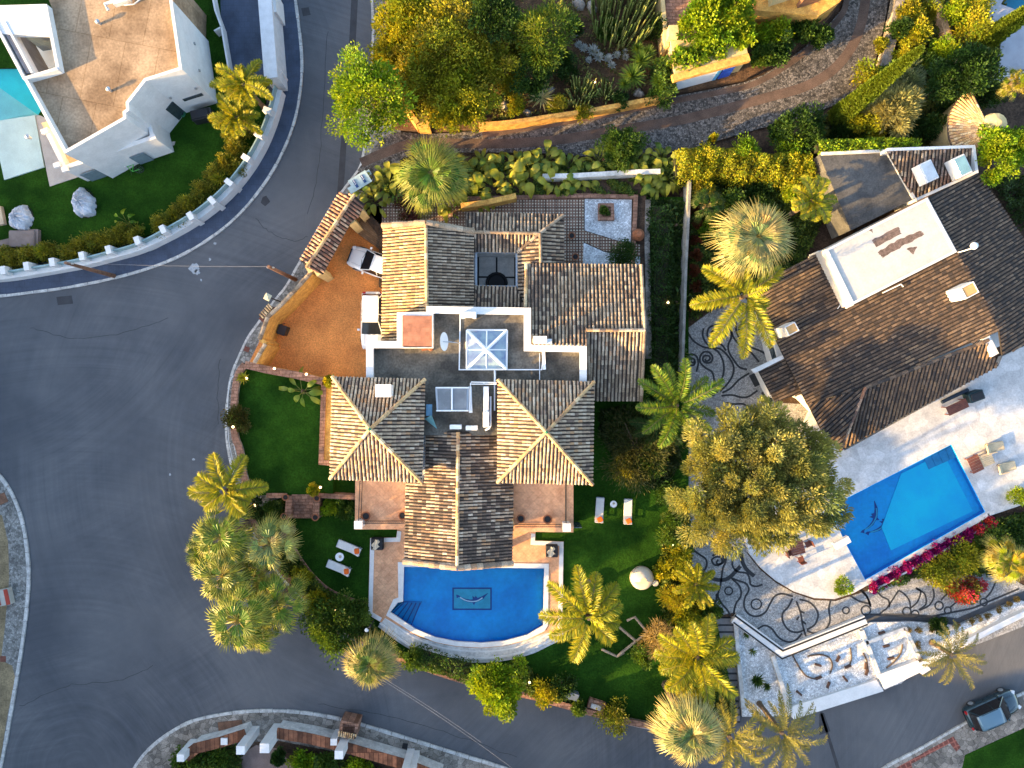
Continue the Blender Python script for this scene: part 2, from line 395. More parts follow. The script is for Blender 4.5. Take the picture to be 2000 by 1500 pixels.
M['slate'] = bricks(mat('blue_slate_paving', (.055, .075, .12), rough=.7, var=.3, scale=.8, bscale=20, fine=.15), .42, .42, mortar=(.7, .7, .7), ms=.012, var=.15)
M['pave'] = voro(mat('stone_pavement', (.30, .26, .22), rough=.9, var=.45, scale=.6, bscale=16, fine=.25), 2.6, dark=.4, edge=.05, colvar=.45)
M['pavefine'] = voro(mat('pebble_pavement', (.26, .25, .23), rough=.9, var=.35, scale=.7, bscale=16, fine=.2), 6.0, dark=.5, edge=.08, colvar=.5)
M['kerb'] = mat('kerb_stone', (.52, .50, .47), rough=.85, var=.35, scale=2.5, bscale=12, fine=.2)
M['cobble'] = voro(mat('cobbles', (.17, .15, .135), rough=.8, var=.35, scale=.5, bscale=20, fine=.3), 6.5, dark=.3, edge=.10, colvar=.75, bump=.9)
M['brownstrip'] = mat('earth_strip', (.12, .08, .062), rough=.9, var=.45, scale=.7, bscale=14, fine=.3)
M['drive'] = mat('orange_driveway', (.74, .29, .075), rough=.85, var=.25, c2=(.52, .19, .05), scale=.45, bscale=11, fine=.28, bump=.3, detail=8)
M['terraf'] = bricks(mat('terracotta_floor', (.70, .38, .21), rough=.65, var=.25, c2=(.54, .27, .145), scale=1.8, bscale=8, fine=.15), .45, .45, mortar=(.75, .7, .65), ms=.012, var=.15, rz=R(45), off=0)
M['brickp'] = bricks(mat('brick_paving', (.40, .21, .14), rough=.85, var=.4, scale=2, bscale=16, fine=.25), .5, .25, mortar=(.5, .45, .4), ms=.03, var=.4)
M['gravelw'] = voro(mat('white_gravel', (.74, .75, .76), rough=.9, var=.3, scale=1.2, bscale=26, fine=.3), 9, dark=.55, edge=.12, colvar=.35, bump=.7)
M['marble'] = voro(mat('white_marble_paving', (.50, .50, .505), rough=.55, var=.2, scale=1.2, bscale=9, fine=.14), 1.3, dark=.82, edge=.02, colvar=.14, bump=0)
M['mosaic'] = voro(mat('grey_pebble_mosaic', (.36, .35, .34), rough=.8, var=.25, scale=.5, bscale=22, fine=.2), 11, dark=.6, edge=.1, colvar=.45)
M['mosblack'] = mat('black_pebbles', (.03, .032, .036), rough=.8, var=.3, scale=3, bscale=30, fine=.3)
M['litter'] = mat('leaf_litter', (.13, .07, .035), rough=.95, var=.6, scale=1.1, bscale=8, fine=.5, bump=.8)
M['poolblue'] = mat('pool_blue_mosaic', (.004, .40, .80), rough=.5, var=.2, c2=(.004, .29, .66), scale=.45, bscale=4, fine=.08)
M['pooldeep'] = mat('pool_navy_mosaic', (.012, .06, .26), rough=.5, var=.2, scale=2)
M['poolteal'] = mat('pool_teal_mosaic', (.05, .42, .55), rough=.5, var=.2, scale=2)
M['turq'] = mat('pool_turquoise', (.10, .95, .86), rough=.5, var=.15, scale=.5)
M['turqpale'] = mat('pool_pale_step', (.55, .95, .82), rough=.5, var=.15, scale=.7)
def watermat():
    m = bpy.data.materials.new('pool_water'); m.use_nodes = True; n = m.node_tree.nodes; l = m.node_tree.links; n.remove(n['Principled BSDF'])
    g = n.new('ShaderNodeBsdfGlossy'); g.inputs['Roughness'].default_value = .04; t = n.new('ShaderNodeBsdfTransparent'); t.inputs[0].default_value = (.82, .97, 1, 1)
    f = n.new('ShaderNodeFresnel'); f.inputs[0].default_value = 1.33; mx = n.new('ShaderNodeMixShader')
    nz = n.new('ShaderNodeTexNoise'); nz.inputs['Scale'].default_value = 2.2; nz.inputs['Detail'].default_value = 4; gg = n.new('ShaderNodeNewGeometry'); l.new(gg.outputs['Position'], nz.inputs[0])
    bp = n.new('ShaderNodeBump'); bp.inputs['Strength'].default_value = .4; bp.inputs['Distance'].default_value = .05; l.new(nz.outputs[0], bp.inputs['Height']); l.new(bp.outputs[0], g.inputs['Normal']); l.new(bp.outputs[0], f.inputs['Normal'])
    l.new(f.outputs[0], mx.inputs[0]); l.new(t.outputs[0], mx.inputs[1]); l.new(g.outputs[0], mx.inputs[2]); l.new(mx.outputs[0], n['Material Output'].inputs[0]); return m
M['water'] = watermat()
# base ground to the horizon
mb = MB(); mb.face([(-900, -900, -.06), (900, -900, -.06), (900, 900, -.06), (-900, 900, -.06)]); struct('ground', mb, M['soil'])
# road
mb = MB(); road = [(-1500, 300), (560, 60), (562, -900), (740, -900), (740, 330), (900, 600), (1100, 1000), (1700, 900), (3200, 500), (3200, 1100), (2300, 1260), (1990, 1560), (1500, 1700), (900, 1700), (-1500, 1700)]
mb.prism(PL(road, 0), 0, 0, sides=False); struct('road', mb, M['asphalt'])
# trench patch strip along the upper road, darker repairs
mb = MB(); mb.prism(PL([(688, -40), (701, -40), (694, 100), (680, 220), (674, 330), (668, 400), (657, 400), (664, 300), (672, 200), (681, 100)], 0), .004, .004, sides=False)
for q in ([(588, 16), (603, 14), (607, 29), (592, 32)], [(513, 385), (520, 382), (528, 394), (518, 403), (509, 396)], [(110, 580), (140, 577), (143, 593), (113, 596)], [(1601, 1392), (1606, 1391), (1640, 1500), (1634, 1503)], [(1600, 1395), (1609, 1392), (1622, 1428), (1600, 1436)]):
    mb.prism(PL(q, 0), .004, .004, sides=False)
for q in ([(500, 425), (530, 455), (575, 470), (600, 462)], [(430, 700), (425, 760), (428, 830)], [(60, 640), (140, 660), (240, 650), (330, 620)], [(40, 1380), (130, 1340), (230, 1330), (300, 1300)], [(620, 1375), (760, 1400), (900, 1440), (1010, 1480)], [(640, 60), (632, 200), (622, 330), (600, 420)]):
    mb.ribbon([(x+random.uniform(-.08, .08), y+random.uniform(-.08, .08)) for x, y in spline(PL(q, .003), 8)], .045, .003)
struct('road_patches', mb, M['asphalt2'])
mb = MB(); 
for x, y, r_ in ((378, 523, .42), (385, 531, .25), (410, 507, .13), (420, 475, .12), (393, 547, .1), (378, 897, .12), (332, 927, .1)): 
    c_ = P2(x, y, .004); mb.prism([(c_[0]+math.cos(a)*r_*random.uniform(.6, 1.15), c_[1]+math.sin(a)*r_*random.uniform(.6, 1.2)) for a in np.linspace(0, 6.1, 14)], .004, .004, sides=False)
struct('road_paint_spots', mb, mat('pale_spill', (.34, .36, .38), rough=.9, var=.3, scale=8))
# unseen hill added west and south, its crest shaped to shade the ground
def hill():
    mb = MB(); nx = 90; ny = 90; V = []; xs = np.concatenate([np.linspace(-230, -66, 25), np.linspace(-64, -40, 13), np.linspace(-36, 230, 52)]); ys = np.concatenate([np.linspace(-230, -66, 22), np.linspace(-64, 30, 58), np.linspace(40, 200, 10)])
    for y in ys:
        for x in xs:
            d = max(0, -48-x, -38-y if x < 60 else 0); k = 0
            if -x-48 > -38-y: hh = HILL_W if y < -3 else max(7.6, HILL_W-(y+3)*1.6)
            else: hh = HILL_S
            t = min(1, d/9); k = hh*t*t*(3-2*t)+max(0, d-9)*.11
            k *= 1+.10*vnoise(x, y, .09)+.12*vnoise(x, y, .4)
            V.append((x, y, k-.3))
    F = [(j*nx+i, j*nx+i+1, (j+1)*nx+i+1, (j+1)*nx+i) for j in range(ny-1) for i in range(nx-1)]
    F = [f for f in F if max(V[i][2] for i in f) > -.25]
    mb.mesh(V, F); o = struct('shade_hillside', mb, mat('shade_hill_brush', (.05, .07, .03), var=.5, scale=.3, bscale=3, fine=.4), smooth=True)
HILL_W = 14; HILL_S = 15.5
hill()
def kerb(name, px, wd=.26, z=.13, closed=False, n=5, z0=-.03):
    mb = MB(); pts = spline(PL(px, z), n, closed)
    # individual kerb stones
    acc = [0]; 
    for i in range(1, len(pts)): acc.append(acc[-1]+math.dist(pts[i], pts[i-1]))
    L = acc[-1]; k = max(1, int(L/1.05)); 
    def at(s):
        s = min(max(s, 0), L)
        for i in range(1, len(pts)):
            if acc[i] >= s:
                t = (s-acc[i-1])/max(1e-6, acc[i]-acc[i-1]); return (pts[i-1][0]+(pts[i][0]-pts[i-1][0])*t, pts[i-1][1]+(pts[i][1]-pts[i-1][1])*t)
        return pts[-1]
    for i in range(k):
        a, b = at(L*i/k+.02), at(L*(i+1)/k-.02); mid = at(L*(i+.5)/k); mb.wall([a, mid, b], wd+random.uniform(-.03, .03), z0, z+random.uniform(-.008, .008))
    return struct(name, mb, M['kerb'])
# NW slate pavement and kerb
KNW = [(-120, 585), (0, 578), (60, 571), (120, 563), (200, 548), (280, 527), (350, 500), (410, 465), (465, 420), (515, 360), (550, 300), (575, 235), (587, 170), (589, 110), (582, 40), (572, -40), (565, -150)]
kerb('kerb', KNW, .2)
mb = MB(); mb.prism(PL(KNW, .11)+PL([(500, -150), (520, 100), (540, 200), (520, 280), (440, 400), (300, 490), (100, 520), (-120, 545)], .11), -.03, .11); struct('pavement', mb, M['slate'])
# garden pavement of main villa
KM = [(722, -60), (728, 30), (728, 100), (725, 190), (716, 260), (705, 320), (690, 345), (660, 385), (625, 440), (598, 490), (575, 530), (558, 560), (534, 589), (509, 624), (483, 661), (466, 697), (454, 727), (447, 757), (442, 804), (442, 852), (449, 896), (457, 930), (465, 965), (480, 1010), (505, 1060), (540, 1115), (575, 1155), (610, 1185), (660, 1225), (720, 1262), (790, 1294), (880, 1325), (960, 1348), (1040, 1364), (1140, 1392), (1220, 1413), (1300, 1428), (1380, 1430)]
kerb('kerb', KM, .18)
mb = MB(); mb.prism(PL(KM, .10)+PL([(1380, 1300), (900, 1150), (640, 1100), (560, 960), (540, 700), (700, 480), (780, 350), (790, -60)], .10), -.03, .10); struct('pavement', mb, M['pavefine'])
# bottom pavement
KB = [(225, 1580), (262, 1500), (300, 1455), (360, 1415), (420, 1398), (500, 1389), (590, 1392), (680, 1409), (780, 1438), (880, 1469), (985, 1501), (1090, 1540)]
kerb('kerb', KB, .24)
mb = MB(); mb.prism(PL(KB, .11)+PL([(1090, 1900), (225, 1900)], .11), -.03, .11); struct('pavement', mb, M['pave'])
# left island pavement
KL = [(-40, 890), (0, 932), (22, 965), (40, 1010), (50, 1060), (55, 1120), (52, 1180), (45, 1240), (36, 1300), (24, 1370), (12, 1440), (0, 1500), (-12, 1560)]
kerb('kerb', KL, .24)
mb = MB(); mb.prism(PL(KL, .11)+PL([(-200, 1560), (-200, 890)], .11), -.03, .11); struct('pavement', mb, M['pavefine'])
mb = MB(); mb.prism(PL([(-200, 1000), (4, 1006), (16, 1060), (18, 1130), (10, 1220), (2, 1290), (24, 1300), (30, 1325), (14, 1400), (2, 1475), (-10, 1540), (-200, 1540)], .115), .115, .115, sides=False); struct('dirt_verge', mb, mat('dry_earth', (.27, .2, .11), var=.45, scale=.8, bscale=8, fine=.3))
# right-bottom pavement
KR = [(1690, 1530), (1730, 1499), (1800, 1462), (1870, 1422), (1950, 1378), (2020, 1345), (2120, 1300)]
kerb('kerb', KR, .2)
mb = MB(); mb.prism(PL(KR, .11)+PL([(2120, 1700), (1690, 1700)], .11), -.03, .11); struct('pavement', mb, M['pave'])
M['redtile'] = bricks(mat('red_tile_paving', (.22, .07, .05), rough=.8, var=.3, scale=2), .42, .42, mortar=(1.6, 1.7, 1.7), ms=.05, var=.3, rz=R(-24), off=0)
mb = MB(); mb.prism(PL([(1735, 1508), (1862, 1438), (1876, 1460), (1868, 1468), (1855, 1452), (1780, 1492), (1790, 1530), (1740, 1530)], .118), .118, .118, sides=False); struct('red_tile_path', mb, M['redtile'])
mb = MB(); mb.prism(PL([(1885, 1475), (2060, 1395), (2060, 1600), (1850, 1600), (1880, 1500)], .14), .0, .14); struct('verge_grass_bank', mb, M['grass'])
# cobbled lane
up = [(700, 330), (760, 262), (830, 262), (940, 255), (1000, 246), (1150, 221), (1300, 191), (1400, 172), (1470, 155), (1530, 122), (1580, 85), (1630, 35), (1650, 0), (1658, -80)]
lo = [(1745, -80), (1735, 0), (1722, 70), (1705, 130), (1675, 180), (1630, 205), (1560, 230), (1480, 252), (1400, 275), (1300, 300), (1170, 306), (1080, 300), (990, 298), (890, 298), (800, 306), (740, 330), (722, 352), (690, 352)]
mb = MB(); mb.prism(PL(spline(up, 4)+spline(lo, 4), .125), -.03, .125); struct('cobbled_lane', mb, M['cobble'])
mid = [(705, 318), (800, 282), (900, 280), (1000, 280), (1100, 272), (1180, 258), (1260, 246), (1340, 232), (1420, 212), (1500, 190), (1570, 170), (1620, 142), (1655, 105), (1678, 60), (1690, 0), (1695, -80)]
mb = MB(); mb.ribbon(spline(PL(mid, .13), 5), .75, .130); mb.ribbon(spline(PL([(x+2, y+9) for x, y in up[3:]], .13), 4), .45, .131); struct('earth_strip', mb, M['brownstrip'])
# lots (raised plots)
ZL, ZG, ZU, ZN, ZE = .30, .60, 1.5, .5, .9
mb = MB(); mb.prism(PL([(-150, 530), (0, 522), (120, 505), (215, 485), (300, 455), (380, 410), (440, 365), (490, 300), (515, 240), (520, 150), (505, 60), (495, -150), (-150, -150)], ZL), 0, ZL,
    holes=[PL([(-100, 134), (100, 131), (108, 170), (75, 224), (-100, 262)], ZL)]); struct('lawn', mb, M['grass'])
mb = MB(); mb.prism(PL([(400, -150), (430, -20), (432, 60), (455, 150), (520, 150), (512, 60), (498, -150)], ZL+.01), .2, ZL+.01); struct('driveway', mb, M['slate'])
# main garden plateau, lower level; hole under the pool
POOL = [(789, 1107), (1063, 1110), (1061, 1222), (1030, 1240), (985, 1252), (940, 1256), (890, 1253), (850, 1245), (810, 1228), (762, 1196), (777, 1177), (787, 1175)]
GL = [(640, 745), (1262, 745), (1262, 385), (1345, 385), (1345, 1050), (1352, 1180), (1400, 1215), (1438, 1390), (1400, 1432), (1300, 1424), (1220, 1409), (1140, 1388), (1040, 1360), (960, 1344), (880, 1321), (790, 1290), (720, 1256), (660, 1218), (612, 1178), (578, 1145), (545, 1105), (512, 1050), (486, 1000), (560, 968), (640, 960)]
mb = MB(); mb.prism(PL(GL, ZG), 0, ZG, holes=[PL(POOL, ZG)]); struct('lawn', mb, M['grass'])
# upper west lawn
UL = [(468, 718), (520, 727), (600, 740), (648, 748), (650, 968), (560, 966), (500, 968), (484, 955), (478, 930), (470, 868), (462, 800), (462, 750)]
mb = MB(); mb.prism(PL(UL, ZU), 0, ZU); struct('lawn', mb, M['grass'])
# driveway of main villa
mb = MB(); mb.prism(PL([(480, 722), (510, 660), (560, 600), (612, 530), (650, 470), (690, 430), (705, 418), (860, 520), (860, 745), (640, 742), (560, 735)], .16), 0, .16); struct('driveway', mb, M['drive'])
# north patio level
ZP = .9
mb = MB(); mb.prism(PL([(700, 395), (780, 340), (1240, 340), (1262, 385), (1262, 560), (925, 600), (740, 560), (740, 470), (735, 455), (715, 430)], ZP-.03), 0, ZP-.03); struct('garden_bed', mb, M['soil'])
def patiotile():
    m = mat('dotted_terracotta_tiles', (.22, .125, .085), rough=.8, var=.35, scale=1.5, bscale=12, fine=.15)
    n = m.node_tree.nodes; l = m.node_tree.links; b = n['Principled BSDF']; src = b.inputs['Base Color'].links[0].from_socket
    g = n.new('ShaderNodeNewGeometry'); v = n.new('ShaderNodeTexVoronoi'); v.inputs['Scale'].default_value = 4.4; v.inputs['Randomness'].default_value = 0
    s = n.new('ShaderNodeVectorMath'); s.operation = 'MULTIPLY'; s.inputs[1].default_value = (1, 1, 0); l.new(g.outputs['Position'], s.inputs[0]); l.new(s.outputs[0], v.inputs['Vector'])
    r = n.new('ShaderNodeMapRange'); r.inputs[1].default_value = .24; r.inputs[2].default_value = .30; r.inputs[3].default_value = 1; r.inputs[4].default_value = 0; l.new(v.outputs['Distance'], r.inputs[0])
    mx = n.new('ShaderNodeMix'); mx.data_type = 'RGBA'; mx.inputs[7].default_value = (.52, .44, .34, 1); l.new(r.outputs[0], mx.inputs[0]); l.new(src, mx.inputs[6]); l.new(mx.outputs[2], b.inputs['Base Color']); return m
M['patio'] = bricks(patiotile(), .85, .85, mortar=(.25, .2, .2), ms=.03, var=.1, off=0)
mb = MB(); mb.prism(PL([(745, 392), (1140, 385), (1140, 450), (1185, 465), (1250, 478), (1250, 500), (1180, 490), (1140, 472), (1138, 530), (900, 530), (748, 480)], ZP), ZP, ZP, sides=False); struct('patio', mb, M['patio'])
mb = MB(); mb.prism(PL([(1142, 388), (1234, 390), (1232, 478), (1185, 463), (1142, 450)], ZP), ZP, ZP, sides=False); mb.prism(PL([(1140, 474), (1180, 492), (1250, 502), (1250, 530), (1138, 530)], ZP), ZP, ZP, sides=False); struct('gravel_bed', mb, M['gravelw'])
# patio border bricks
mb = MB(); mb.wall(PL([(908, 388), (1136, 382), (1242, 384), (1238, 482), (1236, 520)], ZP+.2), .32, .5, ZP+.2); o = struct('patio_border', mb, M['brickp'])
# entrance steps inside the gate
M['steps'] = bricks(mat('stone_steps', (.3, .19, .11), rough=.85, var=.3, scale=2), .4, .14, mortar=(.6, .5, .4), rz=R(35), ms=.02)
st = empty('entrance_steps', P(725, 450, .16), label='three sandstone steps climbing from the orange driveway to the house wing', cat='steps')
for i in range(4):
    mb = MB(); mb.prism(PL([(693+i*9, 452-i*12), (748+i*4, 492-i*12), (790, 490), (760, 400), (715, 405)], .36+i*.17), .0, .36+i*.17); mb.build('step', M['steps'], st)
# NE lot
ZM = .45
mb = MB(); mb.prism(PL([(1330, 375), (1600, 360), (1600, 290), (2300, 280), (2300, 1005), (2012, 1148), (1960, 1167), (1870, 1206), (1780, 1197), (1690, 1198), (1530, 1270), (1432, 1204), (1390, 1207), (1345, 1150)], ZM), 0, ZM); struct('mosaic_court_base', mb, M['soil'])
# north garden
mb = MB(); mb.prism(PL([(745, -150), (1652, -150), (1645, 0), (1620, 35), (1560, 90), (1520, 120), (1460, 152), (1300, 186), (1000, 241), (940, 250), (830, 256), (765, 250)], ZN), 0, ZN); struct('garden_bed', mb, M['litter'])
mb = MB(); mb.prism(PL([(1752, -150), (2300, -150), (2300, 300), (1600, 296), (1320, 330), (1290, 305), (1400, 282), (1560, 238), (1640, 212), (1690, 178), (1722, 130), (1740, 70)], .35), 0, .35); struct('garden_bed', mb, M['soil'])
mb = MB(); mb.prism(PL([(800, 310), (1300, 305), (1320, 345), (1262, 388), (740, 400), (760, 350)], .3), 0, .3); struct('garden_bed', mb, M['soil'])
# bottom garden
mb = MB(); mb.prism(PL([(340, 1500), (400, 1465), (480, 1450), (545, 1448), (660, 1470), (800, 1500), (900, 1560), (300, 1600)], .16), 0, .16); struct('garden_bed', mb, M['soil'])
mb = MB(); mb.prism(PL([(470, 1475), (500, 1455), (545, 1462), (575, 1500), (590, 1560), (480, 1560)], .17), .17, .17, sides=False); struct('path', mb, mat('pink_paving', (.25, .17, .14), var=.3, scale=1, bscale=12))
# ================================================================ MAIN VILLA
V = empty('villa', P(930, 800, ZG), label='large villa with two clay hip roofs and terraces beside the curved pool', cat='villa')
def part(name, mb, m, parent=None, **k): return mb.build(name, m, parent if parent else V, **k)
def roof(anch_polys, name='roof', parent=None, caps=(), pal=PAL_OLD, pal2=None, **k):
    mb = MB()
    for anch, poly in anch_polys: tiles(mb, anch, poly, pal, pal2=pal2, **k)
    for a, b, cp in caps: capline(mb, P(*a), P(*b), pal=cp)
    return mb.build(name, M['tile'], parent if parent else V)
def walls(poly, z0, z1, m='white', inset=0, name='wall', parent=None):
    mb = MB(); p = poly; 
    if inset: p = offs(p, -inset)
    mb.prism(p, z0, z1); return mb.build(name, M[m], parent if parent else V)
PAL_LICH = [((.42, .31, .21), 5), ((.33, .235, .16), 4), ((.20, .14, .105), 2), ((.40, .23, .12), 2), ((.47, .37, .27), 2)]
PAL_LICHD = [((.10, .072, .054), 5), ((.14, .10, .075), 4), ((.32, .25, .18), 2), ((.22, .14, .09), 2)]
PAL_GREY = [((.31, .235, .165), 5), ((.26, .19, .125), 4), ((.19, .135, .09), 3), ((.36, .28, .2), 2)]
# two towers
def tower(c4, apex, ze, za, nm):
    walls([P2(x, y, ze) for x, y in c4], ZG, ze-.12, inset=.45)
    (nw, ne, se, sw) = c4
    fs = []
    for a, b in ((nw, ne), (ne, se), (se, sw), (sw, nw)):
        fs.append(([(*a, ze), (*b, ze), (*apex, za)], [a, b, apex]))
    caps = [((*q, ze+.02), (*apex, za+.05), PAL_WARM) for q in c4]
    r_ = roof(fs, caps=caps, pal=PAL_LICH, pal2=PAL_OLD, patch=.35, pitch=.25)
    mb = MB(); mb.lathe(P(*apex, za), [(.12, -.1), (.14, .12), (.07, .25), (.1, .34), (.02, .48)], 8); mb.build('finial', mat('green_ceramic', (.03, .2, .12), rough=.3), r_)
    return r_
t1 = tower([(650, 736), (830, 741), (824, 942), (645, 935)], (723, 838), 6.5, 8.6, 'w')
t2 = tower([(973, 742), (1160, 746), (1157, 946), (972, 942)], (1067, 844), 6.5, 8.6, 'e')
mb = MB(); c = P(752, 763, 7.7); mb.box((c[0], c[1], 7.75), (.95, .75, 1.1)); mb.box((c[0], c[1], 8.36), (1.05, .85, .1)); ch = mb.build('chimney', M['white'], t1)
# south wing
zr, ze = 6.0, 4.5
S1 = [(895, 843), (893, 1108), (790, 1096), (793, 940), (830, 938), (832, 842)]
S2 = [(895, 843), (972, 845), (972, 940), (1003, 940), (1000, 1100), (893, 1108)]
roof([([(895, 843, zr), (893, 1108, zr), (790, 1096, ze)], S1), ([(895, 843, zr), (893, 1108, zr), (1001, 1099, ze)], S2)], caps=[((895, 844, zr), (893, 1109, zr), PAL_WARM)], pal=PAL_LICHD, pal2=PAL_LICH, patch=.9, pitch=.235)
walls(PL([(810, 850), (985, 850), (985, 1040), (810, 1040)], 4.4), ZG, 4.35)
mb = MB()
for x, y in ((803, 1088), (893, 1094), (988, 1088)): 
    p = P(x, y, 4.3); mb = MB(); mb.box((p[0], p[1], 2.4), (.4, .4, 3.9)); part('porch_column', mb, M['white'])
mb = MB(); mb.wall(PL([(800, 1090), (893, 1096), (992, 1090)], 4.3), .35, 3.9, 4.33)
part('porch_beam', mb, M['white'])
# verge tiles on the gable end
mb = MB(); capline(mb, P(789, 1096, ze+.05), P(893, 1109, zr+.02), r=.22, pal=PAL_OLD); capline(mb, P(1001, 1100, ze+.05), P(893, 1109, zr+.02), r=.22, pal=PAL_OLD); part('verge_tiles', mb, M['tile'])
# west wing (ridge running north-south)
zr, ze = 5.6, 4.3
W1 = [(749, 440), (832, 434), (834, 612), (778, 612), (778, 667), (745, 665)]
W2 = [(832, 434), (925, 450), (925, 599), (834, 599)]
roof([([(832, 434, zr), (834, 602, zr), (747, 600, ze)], W1)], caps=[((832, 434, zr), (834, 606, zr), PAL_WARM)], pal=PAL_WARM, pitch=.225)  # sunlit west slope: gold of the sun put into the tile palette
roof([([(832, 434, zr), (834, 602, zr), (925, 560, ze)], W2)], pal=PAL_GREY, pitch=.225)  # east slope of the same roof, its shade put into a greyer palette
mb = MB(); capline(mb, P(748, 441, ze+.05), P(832, 435, zr+.02), r=.22, pal=PAL_OLD); capline(mb, P(925, 452, ze+.05), P(832, 435, zr+.02), r=.22, pal=PAL_GREY); part('verge_tiles', mb, M['tile'])
walls(PL([(752, 446), (922, 456), (922, 600), (752, 665)], 4.2), .2, 4.15, inset=.25)
# north porch roofs round the patio court
zr, ze = 4.4, 3.7
roof([([(910, 453, zr), (1050, 456, zr), (908, 415, ze)], [(908, 415), (1100, 420), (1055, 455), (910, 453)]),
      ([(910, 453, zr), (1050, 456, zr), (925, 492, ze)], [(910, 454), (1052, 456), (1012, 493), (925, 492)]),
      ([(1055, 456, zr), (1056, 513, zr), (1101, 500, ze)], [(1055, 456), (1101, 421), (1101, 514), (1056, 514)]),
      ([(1055, 456, zr), (1056, 513, zr), (1010, 513, ze)], [(1054, 457), (1055, 514), (1029, 514), (1028, 600), (1012, 570), (1011, 493)]),
      ([(925, 558, ze), (1008, 560, ze), (966, 600, 4.3)], [(925, 558), (1008, 560), (1024, 600), (925, 599)])],
     caps=[((910, 453, zr), (1053, 456, zr), PAL_GREY), ((1100, 421, ze+.03), (1055, 455, zr), PAL_GREY), ((1055, 456, zr), (1056, 513, zr), PAL_GREY), ((1011, 493, ze), (1054, 456, zr), PAL_LICHD)], pal=PAL_GREY, pal2=PAL_LICHD)
walls(PL([(925, 428), (1092, 430), (1092, 510), (1045, 510), (1045, 478), (925, 478)], 3.6), .6, 3.5, inset=.3)
# court
C0 = [(930, 492), (1009, 493), (1009, 560), (930, 559)]
mb = MB(); mb.prism(PL([(925, 488), (1016, 488), (1016, 566), (925, 566)], 1.0), .6, 1.0); ct = part('court_floor', mb, mat('court_stone', (.55, .52, .47), var=.25, scale=1.5, bscale=10))
mb = MB(); z = 1.012
for a, b in (((934, 500), (1006, 500)), ((934, 541), (1006, 542)), ((934, 494), (934, 560)), ((1006, 494), (1006, 560)), ((970, 494), (970, 543))): mb.ribbon(PL([a, b], z), .13, z)
mb.build('paving_lines', M['dark'], ct)
mb = MB(); mb.lathe(P(970, 553, 1.0), [(.85, 0), (.85, .12), (.7, .14), (.6, .03)], 16); mb.build('fountain_basin', M['dark'], ct)
mb = MB(); c = [P2(x, y, 3.6) for x, y in C0]; mb.wall(c, .14, 3.45, 3.62, closed=True); part('gutter', mb, M['steel'])
mb = MB(); mb.wall([P2(x, y, 3.4) for x, y in ((927, 489), (1012, 490), (1012, 563), (927, 562))], .12, 1.0, 3.4, closed=True); part('wall', mb, M['whited'])
# big east roofs
E1 = [(1029, 515), (1252, 517), (1259, 643), (1146, 644), (1146, 676), (1037, 673), (1035, 603), (1027, 600)]
roof([([(1027, 515, 4.4), (1252, 517, 4.4), (1146, 643, 5.9)], E1)], caps=[((1145, 645, 5.92), (1259, 645, 5.92), PAL_LICH), ((1028, 516, 4.42), (1026, 600, 5.35), PAL_WARM), ((1252, 518, 4.42), (1259, 643, 5.9), PAL_GREY)], pal=PAL_GREY, pal2=PAL_LICHD, patch=.25)
roof([([(1146, 646, 5.8), (1259, 646, 5.8), (1160, 783, 4.3)], [(1146, 646), (1259, 646), (1252, 783), (1160, 783), (1158, 745), (1147, 742)])], caps=[((1259, 647, 5.82), (1252, 783, 4.3), PAL_GREY), ((1147, 647, 5.82), (1150, 742, 4.8), PAL_GREY)], pal=PAL_GREY, pal2=PAL_OLD, patch=.3)
walls(PL([(1035, 525), (1245, 527), (1245, 772), (1160, 772), (1035, 700)], 4.3), ZG, 4.2, inset=.2)
# flat roof with parapet
ZF = 5.7
PF = [(716, 666), (779, 666), (779, 612), (836, 611), (836, 599), (1035, 603), (1035, 673), (1145, 676), (1145, 760), (1145, 850), (820, 850), (820, 760), (716, 760)]
M['felt'] = mat('stained_roof_felt', (.15, .132, .105), rough=.9, var=.6, c2=(.05, .044, .036), scale=.55, bscale=7, fine=.3, detail=7)
mb = MB(); mb.prism(PL(PF, ZF), ZG, ZF); part('flat_roof', mb, M['felt'])
mb = MB(); line = [(716, 750), (716, 672), (785, 672), (785, 618), (841, 617), (841, 604), (1030, 608), (1030, 679), (1140, 681), (1140, 748)]
line = [(722, 748), (722, 673), (782, 673), (782, 617), (840, 616), (840, 605), (1030, 608), (1030, 679), (1139, 681), (1139, 748)]
mb.wall(PL(line, 6.2), .42, ZF-1.4, 6.2); mb.wall(PL(line, 6.27), .5, 6.2, 6.27); pw = part('parapet', mb, M['white'])
p = P(1055, 664, 6.6); mb = MB(); mb.box((p[0], p[1], 6.55), (.9, .5, .7)); mb.box((p[0]+.55, p[1]-.1, 6.42), (.5, .35, .4)); mb.build('chimney', M['white'], V)
# terracotta hatch roof
mb = MB(); mb.prism(PL([(786, 616), (844, 617), (844, 677), (786, 676)], 6.34), ZF, 6.34); part('hatch_roof', mb, bricks(mat('terracotta_slab', (.42, .18, .11), rough=.85, var=.3, scale=2), .6, .3, mortar=(.9, .8, .7), ms=.012, var=.25))
mb = MB(); mb.wall(PL([(845, 614), (845, 679), (783, 679)], 6.3), .07, ZF, 6.38); part('white_trim', mb, M['whited'])
